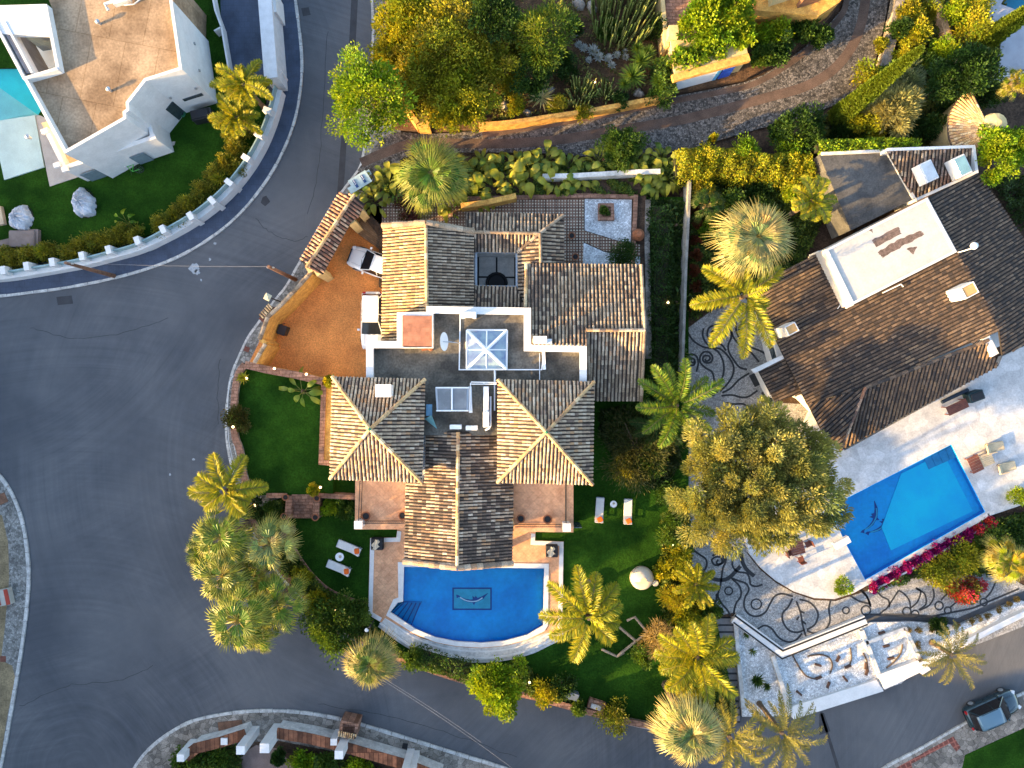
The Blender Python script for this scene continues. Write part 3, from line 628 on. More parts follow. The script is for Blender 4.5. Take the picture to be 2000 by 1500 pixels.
# raised plinth round the skylight
mb = MB(); zz = ZF+.12; mb.prism(PL([(899, 613), (1030, 613), (1030, 683), (1064, 684), (1064, 721), (899, 721)], zz), ZF, zz); part('flat_roof', mb, mat('felt_raised', (.15, .13, .105), rough=.9, var=.5, c2=(.07, .06, .048), scale=.8, bscale=7, fine=.3))
mb = MB(); mb.wall(PL([(899, 614), (897, 722), (1058, 722), (1062, 684)], zz), .08, zz, zz+.07); mb.wall(PL([(1054, 690), (1054, 742)], zz+.1), .05, zz, zz+.1); mb.wall(PL([(1061, 684), (1063, 722)], zz), .22, zz, zz+.2)
mb.wall(PL([(967, 724), (967, 752)], zz), .12, ZF, ZF+.2); part('edge_trim', mb, M['plastic'])
# pyramid skylight
zb, zt = zz+.25, zz+1.0; c4 = [P(912, 645, zb), (P(990, 645, zb)), P(989, 721, zb), P(912, 721, zb)]; ap = P(950, 683, zt)
mb = MB(); mb.prism([q[:2] for q in c4], zz, zb); o = mb.build('skylight', M['whited'], V); 
mb = MB()
for i in range(4): mb.face([c4[i], ap, c4[(i+1) % 4]][::-1])
g_ = mb.build('glazing', mat('skylight_glass', (.10, .13, .24), rough=.08, var=.6, c2=(.22, .30, .33), scale=1.2, spec=1), o)
mb = MB()
for i in range(4):
    a, b = Vector(c4[i]), Vector(c4[(i+1) % 4]); mb.tube([a, Vector(ap)], .11, 4); mb.tube([a, b], .08, 4); mb.tube([(a+b)/2, Vector(ap)], .05, 4)
mb.build('glazing_bars', M['plastic'], o)
# twin panel roof light
mb = MB(); zb = ZF+.9; q = [(850, 757), (916, 756), (915, 803), (853, 803)]; mb.prism(PL(q, zb), ZF, zb); o = part('roof_light', mb, M['steel'])
mb = MB(); mb.prism(PL([(854, 760), (880, 760), (881, 800), (856, 800)], zb+.03), zb, zb+.03); mb.prism(PL([(885, 760), (912, 760), (911, 800), (885, 800)], zb+.03), zb, zb+.03); mb.build('glazing', mat('frosted_panel', (.22, .23, .24), rough=.12, var=.4, scale=.8, spec=1), o)
mb = MB(); mb.tube([P(851, 757, zb+.05), P(916, 757, zb+.05)], .05, 5); mb.tube([P(852, 802, zb+.05), P(915, 802, zb+.05)], .05, 5); mb.tube([P(883, 757, zb+.05), P(883, 802, zb+.05)], .06, 5); mb.tube([P(918, 755, zb-.3), P(920, 806, zb-.3)], .12, 5); mb.build('frame', M['plastic'], o)
# teal boards left of the roof light
mb = MB(); mb.box(P(838, 801, ZF+.7)[:2]+(ZF+.62,), (.42, .8, .08), col=None); part('blue_hatch', mb, mat('blue_board', (.10, .22, .32), rough=.6))
mb = MB(); a = P(829, 818, 6.2); b = P(843, 811, 6.7); c = P(854, 838, 6.2); mb.mesh([a, b, c, (a[0], a[1], 6.1), (b[0], b[1], 6.6), (c[0], c[1], 6.1)], [(0, 2, 1), (3, 4, 5), (0, 1, 4, 3), (1, 2, 5, 4), (2, 0, 3, 5)]); part('glass_canopy', mb, mat('teal_glass', (.12, .27, .29), rough=.2))
# machinery platform
mb = MB(); mb.prism(PL([(937, 752), (963, 752), (963, 838), (937, 838)], ZF+.08), ZF, ZF+.08); part('machine_base', mb, M['felt'])
mb = MB(); zr_ = ZF+.9
for a, b in (((920, 746), (970, 747)), ((920, 750), (970, 750)), ((919, 748), (917, 806))): mb.tube([P(*a, zr_), P(*b, zr_)], .035, 5)
for x in (920, 945, 968): mb.tube([P(x, 748, ZF), P(x, 748, zr_)], .035, 5)
part('roof_railing', mb, M['plastic'])
mb = MB(); mb.tube([P(958, 774, ZF+.4), P(958, 832, ZF+.4), P(955, 837, ZF+.4), P(948, 840, ZF+.3)], .07, 6); mb.tube([P(966, 722, ZF+.35), P(966, 802, ZF+.35)], .05, 6); part('vent_pipe', mb, M['plastic'])
# terraces
def terrace(poly, z=3.5):
    mb = MB(); mb.prism(PL(poly, z), ZG, z); o = part('terrace', mb, M['white'])
    mb = MB(); mb.prism(PL(poly, z+.004), z+.004, z+.004, sides=False); mb.build('terrace_floor', M['terraf'], o); return o
tw = terrace([(694, 930), (800, 930), (800, 1034), (693, 1034)])
te = terrace([(1003, 935), (1120, 935), (1120, 1040), (1003, 1038)])
def railing(pts, z, parent, h=.95):
    mb = MB(); W_ = [P(x, y, z+h) for x, y in pts]
    for i in range(len(W_)-1):
        a, b = Vector(W_[i]), Vector(W_[i+1]); mb.tube([a, b], .03, 5); mb.tube([a-Vector((0, 0, h-.1)), b-Vector((0, 0, h-.1))], .025, 4)
        n_ = int((b-a).length/.14)
        for k in range(n_+1): q = a.lerp(b, k/max(1, n_)); mb.box((q.x, q.y, q.z-h/2), (.02, .02, h))
    return mb.build('railing', M['black'], parent)
railing([(703, 938), (700, 1019)], 3.5, tw); railing([(709, 1022), (795, 1022)], 3.5, tw)
railing([(1106, 945), (1106, 1022)], 3.5, te); railing([(1006, 1029), (1098, 1029)], 3.5, te)
for (x, y), t_ in (((700, 1025), tw), ((1107, 1030), te)):
    mb = MB(); p = P(x, y, 4.6); mb.box((p[0], p[1], 4.05), (.5, .5, 1.1)); mb.box((p[0], p[1], 4.64), (.58, .58, .08)); mb.build('pillar', M['white'], t_)
# windows of the tower and terrace fronts (seen from a step aside)
mb = MB()
for x0, x1 in ((-9.9, -8.6), (-8.3, -7.0), (2.2, 3.6), (3.9, 5.2)):
    mb = MB(); y_ = P(0, 1034, 3.5)[1]-.01; mb.box(((x0+x1)/2, y_, 1.75), (x1-x0, .06, 2.1)); part('window', mb, M['glass'])
# brick edged terrace strip and wall west of the left tower
mb = MB(); mb.prism(PL([(628, 752), (648, 748), (660, 752), (660, 905), (624, 905)], 1.75), 1.4, 1.75)
ld = mb.build('raised_border', M['yellow'], origin=P(640, 830, 1.5)); tag(ld, 'narrow ochre raised border running along the foot of the left tower', 'border')
mb = MB(); mb.wall(PL([(632, 752), (627, 903), (648, 905)], 1.9), .38, 1.45, 1.9); mb.build('brick_edging', M['brickp'], ld)
# ---- pool deck
ZD = .72
deck = [(776, 1033), (1046, 1038), (1045, 1056), (1101, 1058), (1098, 1236), (1066, 1236), (1030, 1250), (985, 1262), (940, 1266), (890, 1263), (850, 1255), (804, 1237), (752, 1207), (745, 1216), (719, 1201), (723, 1051), (774, 1050)]
mb = MB(); mb.prism(PL(deck, ZD), .5, ZD, holes=[PL(POOL, ZD)]); dk = mb.build('pool_deck', [M['terraf']], origin=P(930, 1150, ZD)); tag(dk, 'terracotta terrace with white stone border round the curved pool', 'pool deck')
mb = MB(); bd = PL(deck, ZD+.03); ins = offs(bd, -.17)
mb.wall(ins[1:5], .32, ZD-.1, ZD+.03); mb.build('border_stone', M['white'], dk); mb = MB(); mb.wall(ins[13:]+[ins[0]], .32, ZD-.1, ZD+.03); mb.build('border_stone', M['white'], dk)
# pool
pl_ = empty('swimming_pool', P(930, 1190, ZD), label='curved edged blue swimming pool with a dolphin mosaic below the tiled wing', cat='swimming pool')
mb = MB(); po = PL(POOL, ZD+.05); co_ = PL([(777, 1098), (1072, 1101), (1070, 1222), (1063, 1233), (1030, 1249), (985, 1261), (940, 1265), (890, 1262), (850, 1254), (806, 1236), (754, 1202), (768, 1171), (778, 1167)], ZD+.05)
mb.prism(co_, ZD-.1, ZD+.05, holes=[po]); mb.build('coping', M['white'], pl_)
# outer overflow channel
inn = [(752, 1207), (804, 1243), (848, 1261), (888, 1270), (940, 1273), (987, 1269), (1034, 1257), (1068, 1240), (1098, 1228)]
out_ = [(742, 1217), (797, 1259), (844, 1275), (888, 1283), (940, 1286), (990, 1281), (1037, 1268), (1072, 1252), (1101, 1238)]
mb = MB(); mb.ribbon(spline(PL([((a[0]+b[0])/2, (a[1]+b[1])/2) for a, b in zip(inn, out_)], ZD-.1), 4), 1.15, ZD-.06); mb.build('channel_floor', M['whited'], pl_)
mb = MB(); mb.wall(spline(PL(out_, ZD), 4), .16, 0, ZD+.02); mb.wall(spline(PL(inn, ZD), 4), .12, 0, ZD-.02); mb.build('channel_wall', M['white'], pl_)
mb = MB(); mb.prism(offs(PL(POOL, ZD), .03), .02, .13); mb.build('pool_floor', M['poolblue'], pl_)
mb = MB(); mb.wall(offs(PL(POOL, ZD), .06), .1, .0, ZD-.0, closed=True); mb.build('pool_wall', M['poolblue'], pl_)
mb = MB()
for i in range(4):
    a = [(765+i*11, 1196+i*9), (776+i*13, 1176), (789+i*13, 1176), (778+i*11, 1206+i*9)]
    mb.prism(PL([(762, 1196), (787, 1175), (797+(3-i)*9, 1176), (772+(3-i)*9, 1204+(3-i)*6.5)], .3), .1, .20+i*.09)
sp_ = mb.build('pool_steps', mat('pool_step_blue', (.01, .32, .66), rough=.5), pl_)
mb = MB()
for i in range(5): mb.ribbon(PL([(789+i*8, 1177), (765+i*9, 1200+i*6.5)], .6), .09, .6)
mb.build('step_edges', M['pooldeep'], sp_)
zf = .14
def mosaic_dolphin(mbs, cx, cy, L, flip=1, rot=0, z=zf, bend=.22):
    """generic leaping dolphin outline, filled; mbs=(dark, light)"""
    up_ = [(-1, .05), (-.85, .02), (-.7, -.10), (-.4, -.22), (-.1, -.27), (.05, -.24), (.02, -.02), (.16, -.14), (.22, -.03), (.35, -.16), (.55, -.09), (.72, .0), (.95, .14), (1.0, .12), (.9, .02), (.72, -.2), (.5, -.33), (.2, -.45), (.12, -.62), (.02, -.45), (-.3, -.42), (-.6, -.28), (-.8, -.1), (-.95, -.18)]
    def tr(p, k=1):
        x, y = p[0]*L*k*flip, p[1]*L*k; c_, s_ = math.cos(rot), math.sin(rot); return (cx+x*c_-y*s_, cy+x*s_+y*c_)
    mbs[0].prism([tr(p) for p in up_], z, z, sides=False)
    be = [(-.75, -.12), (-.4, -.31), (0, -.38), (.35, -.33), (.65, -.15)]
    mbs[1].ribbon(spline([tr(p) for p in be], 5), L*.07, z+.006)
c = P(922, 1169, zf); a = P(885, 1149, zf); b = P(959, 1190, zf)
mb = MB(); mb.prism([(a[0], a[1]), (b[0], a[1]), (b[0], b[1]), (a[0], b[1])], zf, zf, sides=False); mz = mb.build('mosaic_panel', M['poolteal'], pl_)
mb = MB(); mb.wall([(a[0], a[1]), (b[0], a[1]), (b[0], b[1]), (a[0], b[1])], .12, zf, zf+.004, closed=True); m2 = MB(); mosaic_dolphin((mb, m2), c[0], c[1]+.25, 1.25, z=zf+.008); mb.build('mosaic_dolphin', M['pooldeep'], mz); m2.build('mosaic_belly', M['plastic'], mz)
mb = MB(); mb.prism(offs(PL(POOL, ZD-.1), .02), ZD-.1, ZD-.1, sides=False); mb.build('pool_water', M['water'], pl_)
# ---- street wall with ochre inside
wl = empty('boundary_wall', P(560, 620, .1), label='ochre rendered wall with tiled coping between the driveway and the street', cat='wall')
zt = 3.1
A = [(613, 536), (581, 562), (550, 596), (523, 620), (507, 664), (519, 668)]
A = [(608, 532), (583, 560), (550, 595), (523, 620), (508, 662)]; B = [(519, 672), (508, 690), (498, 708)]
mb = MB(); mb.wall(PL(A, zt), .34, .1, zt); mb.wall(PL([(508, 662), (519, 672)], zt), .3, .1, zt-.01); mb.wall(PL(B, zt), .34, .1, zt-.02); mb.build('wall_body', M['yellow'], wl)
mb = MB(); 
for seg in (A, B):
    for i in range(len(seg)-1): capline(mb, P(*seg[i], zt+.0), P(*seg[i+1], zt+.0), r=.16, pal=PAL_GREY, tl=.3)
mb.build('coping_tiles', M['tile'], wl)
# brick wall between driveway and lawn
bw = empty('garden_wall', P(550, 725, .1), label='low brown brick capped wall separating the orange driveway from the small lawn', cat='wall')
mb = MB(); mb.wall(PL([(478, 712), (520, 722), (580, 733), (630, 745)], 2.0), .5, .1, 2.0); mb.build('wall_body', M['yellow'], bw); mb = MB(); mb.wall(PL([(478, 712), (520, 722), (580, 733), (630, 745)], 2.07), .56, 2.0, 2.07); mb.build('brick_coping', M['brickp'], bw)
# ---- gatehouse roof
gt = empty('gatehouse', P(660, 470, .1), label='covered driveway gate with two reddish tile slopes along the street', cat='gatehouse')
zr = 4.1; a, b = (600, 520), (690, 382)
roof([([(600, 520, zr), (692, 382, zr), (585, 508, 3.5)], [(586, 508), (662, 377), (692, 381), (600, 522)]),
      ([(600, 520, zr), (692, 382, zr), (632, 537, 3.4)], [(599, 522), (692, 382), (712, 398), (700, 424), (686, 432), (630, 536)])],
     parent=gt, caps=[((600, 521, zr), (692, 381, zr), PAL_WARM)], pal=PAL_RED)
mb = MB(); 
for x, y in ((606, 524), (622, 530), (684, 430), (700, 408)): p = P(x, y, 3.3); mb = MB(); mb.box((p[0], p[1], 1.7), (.55, .55, 3.3), rz=R(32)); mb.build('gate_pillar', M['cream'], gt)
mb = MB(); mb.wall(PL([(606, 512), (676, 396)], 3.2), .12, .15, 3.2); mb.build('gate_leaf', M['wood'], gt)
# north garden boundary wall (white) along the lane
nw = MB(); nw.wall(PL([(1060, 344), (1115, 343), (1170, 340), (1235, 336), (1290, 334)], 1.8), .35, .1, 1.8); o = nw.build('garden_wall', M['whited'], origin=P(1170, 340, .1)); tag(o, 'white capped garden wall behind the strelitzia row beside the lane', 'wall')
nw = MB(); nw.wall(PL([(900, 402), (950, 395), (1008, 382)], 2.0), .4, .3, 2.0); o = nw.build('garden_wall', M['yellow'], origin=P(950, 395, .3)); tag(o, 'short ochre wall segment glowing in sun above the dotted tile patio', 'wall')
nw = MB(); nw.wall(PL([(1348, 352), (1345, 420), (1340, 520), (1336, 640), (1333, 725)], 2.1), .2, .4, 2.1); o = nw.build('garden_wall', mat('shade_grey_wall', (.26, .25, .23), rough=.9, var=.4, scale=2, bscale=9, fine=.2), origin=P(1340, 550, .4)); tag(o, 'thin pale boundary wall between the hedge strip and the mosaic court', 'wall')  # white wall, its half shade put into the grey base colour
nw = MB(); nw.wall(PL([(1266, 390), (1264, 470), (1266, 560), (1268, 700)], 1.0), .4, .5, 1.0); o = nw.build('kerb_wall', M['pave'], origin=P(1265, 550, .5)); tag(o, 'low mossy stone edging along the east side of the villa garden', 'wall')
# south and east garden street wall
sw = empty('street_wall', P(900, 1320, 0), label='low stone retaining wall with railings along the bottom street side of the villa garden', cat='wall')
SWP = [(484, 1000), (512, 1052), (546, 1107), (578, 1147), (612, 1180), (660, 1220), (720, 1258), (790, 1291), (880, 1322), (960, 1345), (1040, 1361), (1140, 1389), (1220, 1409), (1300, 1424)]
mb = MB(); mb.wall(spline(PL(SWP, 1.0), 3), .4, 0, .95); mb.build('wall_body', M['pave'], sw)
mb = MB(); mb.wall(spline(PL(SWP, 1.02), 3), .46, .95, 1.02); mb.build('brick_coping', M['brickp'], sw)
sw = empty('street_wall', P(455, 850, 0), label='curved brick wall with white railings beside the small upper lawn', cat='wall')
SWP = [(478, 712), (466, 728), (459, 757), (456, 804), (458, 852), (468, 880), (474, 925), (486, 965)]
mb = MB(); mb.wall(spline(PL(SWP, 1.9), 3), .42, 0, 1.9); mb.build('wall_body', M['pave'], sw)
mb = MB(); mb.wall(spline(PL(SWP, 1.96), 3), .5, 1.9, 1.96); mb.build('brick_coping', M['brickp'], sw)
mb = MB(); q = spline(PL([(468, 728), (450, 745), (446, 804), (448, 860), (456, 900), (466, 935)], 1.0), 4)
for i in range(0, len(q)): mb.box((q[i][0], q[i][1], .6), (.03, .03, 1.0))
mb.tube([(x, y, 1.1) for x, y in q], .03, 5); mb.tube([(x, y, .25) for x, y in q], .03, 5); mb.build('railing', M['plastic'], sw)
# brick kerbs around lawns
mb = MB(); mb.wall(spline(PL([(560, 1010), (570, 1060), (600, 1110), (640, 1150), (690, 1172), (722, 1180)], ZG+.12), 4), .2, .5, ZG+.1); o = struct('lawn_edging', mb, M['brickp'])
# garden steps
gs = empty('garden_steps', P(590, 988, ZG), label='brick garden steps with four terracotta corner pots between the two west lawns', cat='steps')
mb = MB(); mb.wall(PL([(565, 968), (562, 1012)], 1.6), .48, ZG, 1.62); mb.build('side_wall', M['brickp'], gs); mb = MB(); mb.wall(PL([(618, 968), (617, 1012)], 1.6), .48, ZG, 1.62); mb.build('side_wall', M['brickp'], gs)
for i in range(5):
    mb = MB(); z_ = ZG+.95-i*.17; mb.prism(PL([(569, 966+i*9), (613, 966+i*9), (613, 976+i*9), (569, 976+i*9)], z_), ZG-.1, z_); mb.build('step', M['brickp'], gs)
mb = MB(); mb.wall(PL([(520, 968), (560, 968)], 1.62), .35, ZG, 1.62); mb.build('side_wall', M['brickp'], gs); mb = MB(); mb.wall(PL([(622, 968), (694, 972)], 1.62), .35, ZG, 1.62); mb.build('side_wall', M['brickp'], gs)
# ================================================================ EAST VILLA (rotated)
EV = empty('villa', P(1750, 600, ZM), label='dark brown tiled bungalow with a white flat roof deck beside the marble terrace', cat='villa')
def eroof(ap, **k): return roof(ap, parent=EV, **k)
zr, ze = 6.0, 3.7
ROOFW = [(1466, 562), (1612, 487), (1812, 384), (1952, 647), (1690, 755), (1577, 790)]
PW = [(1812, 384, zr), (1952, 647, zr), (1466, 562, ze)]
eroof([(PW, ROOFW)], pal=PAL_DARK, pal2=[((.16, .105, .065), 3), ((.10, .07, .05), 3), ((.21, .14, .085), 1)], patch=.12, pitch=.25)  # second palette paints sunlit patches as warmer tiles
eroof([(PW[:2]+[(2060, 520, 3.9)], [(1814, 385), (1908, 340), (1950, 395), (2050, 545), (2060, 650), (1958, 694), (1952, 648), (1872, 495)])], pal=PAL_DARK, pitch=.25)
plw = plane_of(PW)
def zat(x, y, pl=plw): return onplane(pl, x, y).z
z1, z2 = zat(1690, 757), zat(1945, 652)
eroof([([(1690, 757, z1), (1945, 660, z2), (1800, 815, 3.4)], [(1690, 757), (1700, 752), (1925, 664), (1950, 715), (1640, 880)]),
       ([(1578, 790, zat(1578, 790)), (1690, 756, z1), (1608, 850, 3.5)], [(1578, 790), (1690, 757), (1640, 880), (1608, 847)])],
      caps=[((1690, 756, z1+.03), (1641, 879, 3.1), PAL_RED), ((1690, 757, z1), (1930, 664, z2-.1), PAL_DARK)], pal=PAL_DARK, pal2=[((.16, .10, .06), 3), ((.10, .065, .045), 3)], patch=.2)
eroof([([(1482, 722, 3.2), (1540, 692, 3.5), (1512, 784, 3.2)], [(1480, 722), (1537, 697), (1577, 765), (1514, 785)])], pal=PAL_DARK, pitch=.25)
eroof([([(1735, 294, 4.5), (1900, 288, 4.5), (1785, 385, 3.6)], [(1734, 294), (1898, 288), (1904, 335), (1785, 388)])], pal=PAL_LICHD, pal2=[((.2, .12, .09), 3), ((.28, .2, .16), 2)], patch=.4)
walls(PL([(1485, 570), (1618, 500), (1805, 400), (1893, 352), (2040, 560), (2050, 640), (1925, 700), (1650, 850), (1585, 785), (1555, 770), (1525, 715)], 3.6), ZM-.2, 2.95, inset=.2, parent=EV)
walls(PL([(1740, 300), (1895, 294), (1895, 345), (1790, 400)], 3.6), ZM-.2, 3.5, inset=.2, parent=EV)
walls(PL([(1490, 722), (1540, 700), (1572, 762), (1518, 780)], 3.0), ZM-.2, 2.95, inset=.1, parent=EV)
# windows and door on the west wall
mb = MB(); a = Vector(P2(1493, 577, 3.45)); b = Vector(P2(1531, 705, 3.45)); d = (b-a).normalized(); ang = math.atan2(d.y, d.x)
q = a.lerp(b, .86); mb.box((q.x-.12, q.y-.02, 2.2), (1.0, .1, 1.0), rz=ang); mb.build('window', M['glass'], EV); mb = MB(); q = a.lerp(b, .35); mb.box((q.x-.12, q.y-.02, 1.9), (1.6, .1, 1.2), rz=ang); mb.build('window', M['glass'], EV)
# entrance canopy slab
mb = MB(); mb.prism(PL([(1468, 722), (1527, 694), (1536, 698), (1474, 729)], 3.5), 3.3, 3.5); mb.build('canopy', M['white'], EV)
# flat roof deck
zd = 6.25; deckp = [(1612, 487), (1812, 385), (1870, 492), (1665, 596)]
M['deckw'] = mat('white_roof_coating', (.43, .41, .385), rough=.75, var=.12, scale=1.1, bscale=7, fine=.07)
mb = MB(); mb.prism(PL(deckp, zd), 3.3, zd); o = mb.build('flat_roof', M['deckw'], EV)
mb = MB(); cc = PL(offs([(x, y) for x, y in deckp], -3), zd+.12); mb.wall(cc, .14, zd-.1, zd+.1, closed=True); mb.build('roof_edge', M['white'], o)
mb = MB(); mb.prism(PL([(1598, 490), (1612, 487), (1668, 596), (1655, 602)], 4.9), 3.3, 4.9); mb.build('service_ledge', M['white'], EV)
# flaked patches where the coating has worn off
mb = MB()
def blob(poly, jag=3, n=7):
    out = []
    for i in range(len(poly)):
        a, b = poly[i], poly[(i+1) % len(poly)]
        for k in range(n):
            t = k/n; out.append((a[0]+(b[0]-a[0])*t+random.uniform(-jag, jag), a[1]+(b[1]-a[1])*t+random.uniform(-jag, jag)))
    return out
for q in ([(1702, 469), (1755, 443), (1760, 457), (1712, 482)], [(1714, 492), (1752, 470), (1796, 450), (1806, 458), (1762, 482), (1724, 503)], [(1770, 486), (1792, 480), (1784, 498)], [(1697, 448), (1703, 448), (1705, 456)]):
    mb.prism(PL(blob(q, 1.6), zd+.004), zd+.004, zd+.004, sides=False)
mb.build('worn_patches', mat('worn_membrane', (.16, .11, .09), var=.5, scale=5, bscale=20, fine=.3), o)
# dark felt roof north-west, with white edge
zq = 3.6
mb = MB(); mb.prism(PL([(1600, 302), (1733, 294), (1786, 388), (1662, 450)], zq), ZM-.2, zq); o = mb.build('flat_roof', mat('dark_felt', (.10, .095, .09), rough=.9, var=.4, c2=(.05, .05, .052), scale=.7, bscale=9, fine=.25), EV)
mb = MB(); mb.wall(PL([(1605, 300), (1733, 294), (1786, 388)], zq+.12), .22, 3.2, zq+.14); mb.build('roof_edge', M['whited'], o)
mb = MB(); mb.wall(PL([(1733, 292), (1902, 286), (1908, 336), (1790, 390)], 4.6), .2, 3.2, 4.62); mb.build('parapet', M['white'], EV)
# roof lights
for (x, y, rz, op, mm) in ((1811, 336, 25, 0, 'frost'), (1876, 325, 25, 1, 'blue')):
    p = P(x, y, 5.0); mb = MB(); mb.rbox((p[0], p[1], 4.75), (1.0, 1.45, .9), .06, rz=R(rz)); sk = mb.build('roof_light', M['white'], EV)
    mb = MB(); mb.rbox((p[0], p[1], 5.22), (.82, 1.25, .06), .04, rz=R(rz)); mb.build('pane', mat('pane_'+mm, (.16, .30, .36) if op else (.45, .5, .55), rough=.1, var=.2), sk)
# chimneys
def chimney_box(x, y, z, w_, d_, h_, rz, cap=True, name='chimney'):
    p = P(x, y, z); mb = MB(); mb.box((p[0], p[1], z-h_/2), (w_, d_, h_), rz=rz); ch = mb.build(name, M['white'], EV)
    if cap:
        mb = MB(); mb.box((p[0], p[1], z+.18), (w_*.8, d_*.75, .3), rz=rz); mb.build('pot', mat('golden_clay', (.5, .3, .12), rough=.8), ch)
        mb = MB(); mb.wall([(p[0]+math.cos(rz+a)*r_, p[1]+math.sin(rz+a)*r_) for a, r_ in ((.7, w_*.55), (2.44, w_*.55), (3.84, w_*.55), (5.58, w_*.55))], .06, z, z+.36, closed=True); mb.build('cap_rim', M['white'], ch)
    return ch
chimney_box(1543, 643, 5.3, .9, .75, 1.6, R(28)); chimney_box(1888, 568, 7.0, 1.1, .85, 1.9, R(28)); chimney_box(1936, 676, 5.8, .5, 1.4, 1.4, R(28), cap=False)
mb = MB(); a = P(1872, 493, 6.0); mb.tube([(a[0], a[1], 5.9), (a[0], a[1], 7.6), P(1898, 483, 7.7)], .04, 5); mast = mb.build('mast', M['plastic'], EV)
mb = MB(); mb.lathe(P(1900, 481, 7.5), [(.02, -.05), (.2, 0), (.26, .15), (.2, .3), (.02, .36)], 12); mb.build('camera_dome', M['plastic'], mast, smooth=True)
mb = MB(); mb.tube([P(1646, 582, 4.9), P(1641, 596, 4.6), P(1636, 603, 4.7)], .03, 5); mb.build('cable', M['plastic'], EV); mb = MB(); mb.tube([P(1764, 560, 5.6), P(1760, 555, 5.6), P(1724, 572, 5.5)], .05, 5); mb.build('cable', M['plastic'], EV)
# marble terrace
ZT = .95
TP = [(1585, 800), (1650, 880), (1950, 715), (1958, 696), (2250, 560), (2250, 900), (2000, 985), (1932, 1008), (1700, 1140), (1668, 1158), (1630, 1170), (1590, 1168), (1550, 1155), (1515, 1134), (1485, 1108), (1463, 1080), (1455, 1050), (1480, 1000), (1540, 900)]
EP = [(1858, 868), (1925, 1000), (1690, 1133), (1655, 1068), (1628, 1012), (1632, 984)]
mb = MB(); mb.prism(PL(TP, ZT), .3, ZT, holes=[PL(EP, ZT)]); et = mb.build('marble_terrace', M['marble'], origin=P(1600, 1000, ZT)); et['kind'] = 'structure'
ep = empty('swimming_pool', P(1780, 1000, ZT), label='rectangular blue swimming pool with two dolphins and corner steps in the white marble terrace', cat='swimming pool')
mb = MB(); mb.prism(PL([(1632, 984), (1858, 868), (1925, 1000), (1690, 1133), (1628, 1012)], ZT), .3, .48); mb.build('pool_floor', mat('pool_blue_light', (.004, .48, .80), rough=.5, var=.3, c2=(.006, .28, .66), scale=.16, bscale=4, fine=.08), ep)
mb = MB(); mb.wall(PL(EP, ZT), .08, .3, ZT-.01, closed=True); mb.build('pool_wall', M['poolblue'], ep)
mb = MB(); mb.prism(PL([(1760, 925), (1842, 884), (1900, 998), (1740, 1075), (1722, 1030)], ZT-.4), .47, .56); mb.build('shallow_shelf', mat('pool_shelf', (.01, .72, .85), rough=.5, var=.35, c2=(.008, .56, .82), scale=.3), ep)
mb = MB()
for i in range(4):
    x0 = 1806+i*13; y0 = 896-i*6.4; mb.prism(PL([(x0, y0), (1856, 870), (1866, 892), (x0+9, y0+21)], ZT-.3), .5, .60+i*.06)
mb.build('pool_steps', mat('pool_step_pale', (.05, .36, .6), rough=.5), ep)
mb = MB(); m2 = MB(); c1 = P(1697, 1010, .48); c2 = P(1716, 1018, .48)
mosaic_dolphin((mb, m2), c1[0], c1[1], 1.35, rot=R(64), z=.485); mosaic_dolphin((mb, m2), c2[0], c2[1], 1.4, rot=R(44), z=.49); mb.build('mosaic_dolphin', M['pooldeep'], ep); m2.build('mosaic_belly', M['poolteal'], ep)
mb = MB(); mb.prism(PL(EP, ZT-.06), ZT-.06, ZT-.06, sides=False); mb.build('pool_water', M['water'], ep)
mb = MB(); mb.wall(PL([(1694, 1137), (1934, 1003)], ZT-.02), .34, .3, ZT-.02); mb.build('overflow_ledge', M['marble'], ep)
mb = MB(); mb.wall(PL([(1700, 1149), (1934, 1016)], ZT-.3), .40, .3, ZT-.35); mb.build('overflow_channel', M['poolblue'], ep)
mb = MB(); mb.wall(PL([(1702, 1157), (1938, 1021), (1930, 1003)], ZT), .12, .2, ZT); mb.wall(PL([(1632, 1068), (1660, 1053)], ZT+.4), .5, ZT, ZT+.4); mb.build('white_ledge', M['white'], ep)
# mosaic court with swirling black pebble lines
MC = [(1338, 645), (1445, 566), (1535, 700), (1480, 722), (1515, 786), (1580, 790), (1600, 840), (1540, 905), (1475, 1010), (1452, 1050), (1460, 1082), (1484, 1112), (1515, 1138), (1550, 1158), (1590, 1172), (1632, 1174), (1668, 1162), (1700, 1152), (1820, 1120), (1960, 1120), (2010, 1150), (1960, 1168), (1870, 1207), (1780, 1198), (1690, 1198), (1530, 1266), (1435, 1196), (1390, 1205), (1352, 1150), (1348, 1040), (1336, 900)]
mc = MB(); zc = ZM+.02; mc.prism(PL(MC, zc), zc, zc, sides=False); mc.mi = 1
def sw_(pts, w_=.14, closed=False): mc.ribbon(spline(PL(pts, zc), 6, closed)+([] if not closed else [spline(PL(pts, zc), 6, closed)[0]]), w_, zc+.006)
def z4(pts): return [(1330+x/6.82, 600+y/6.82) for x, y in pts]
def z2_(pts): return [(1340+x/5.556, 1030+y/5.556) for x, y in pts]
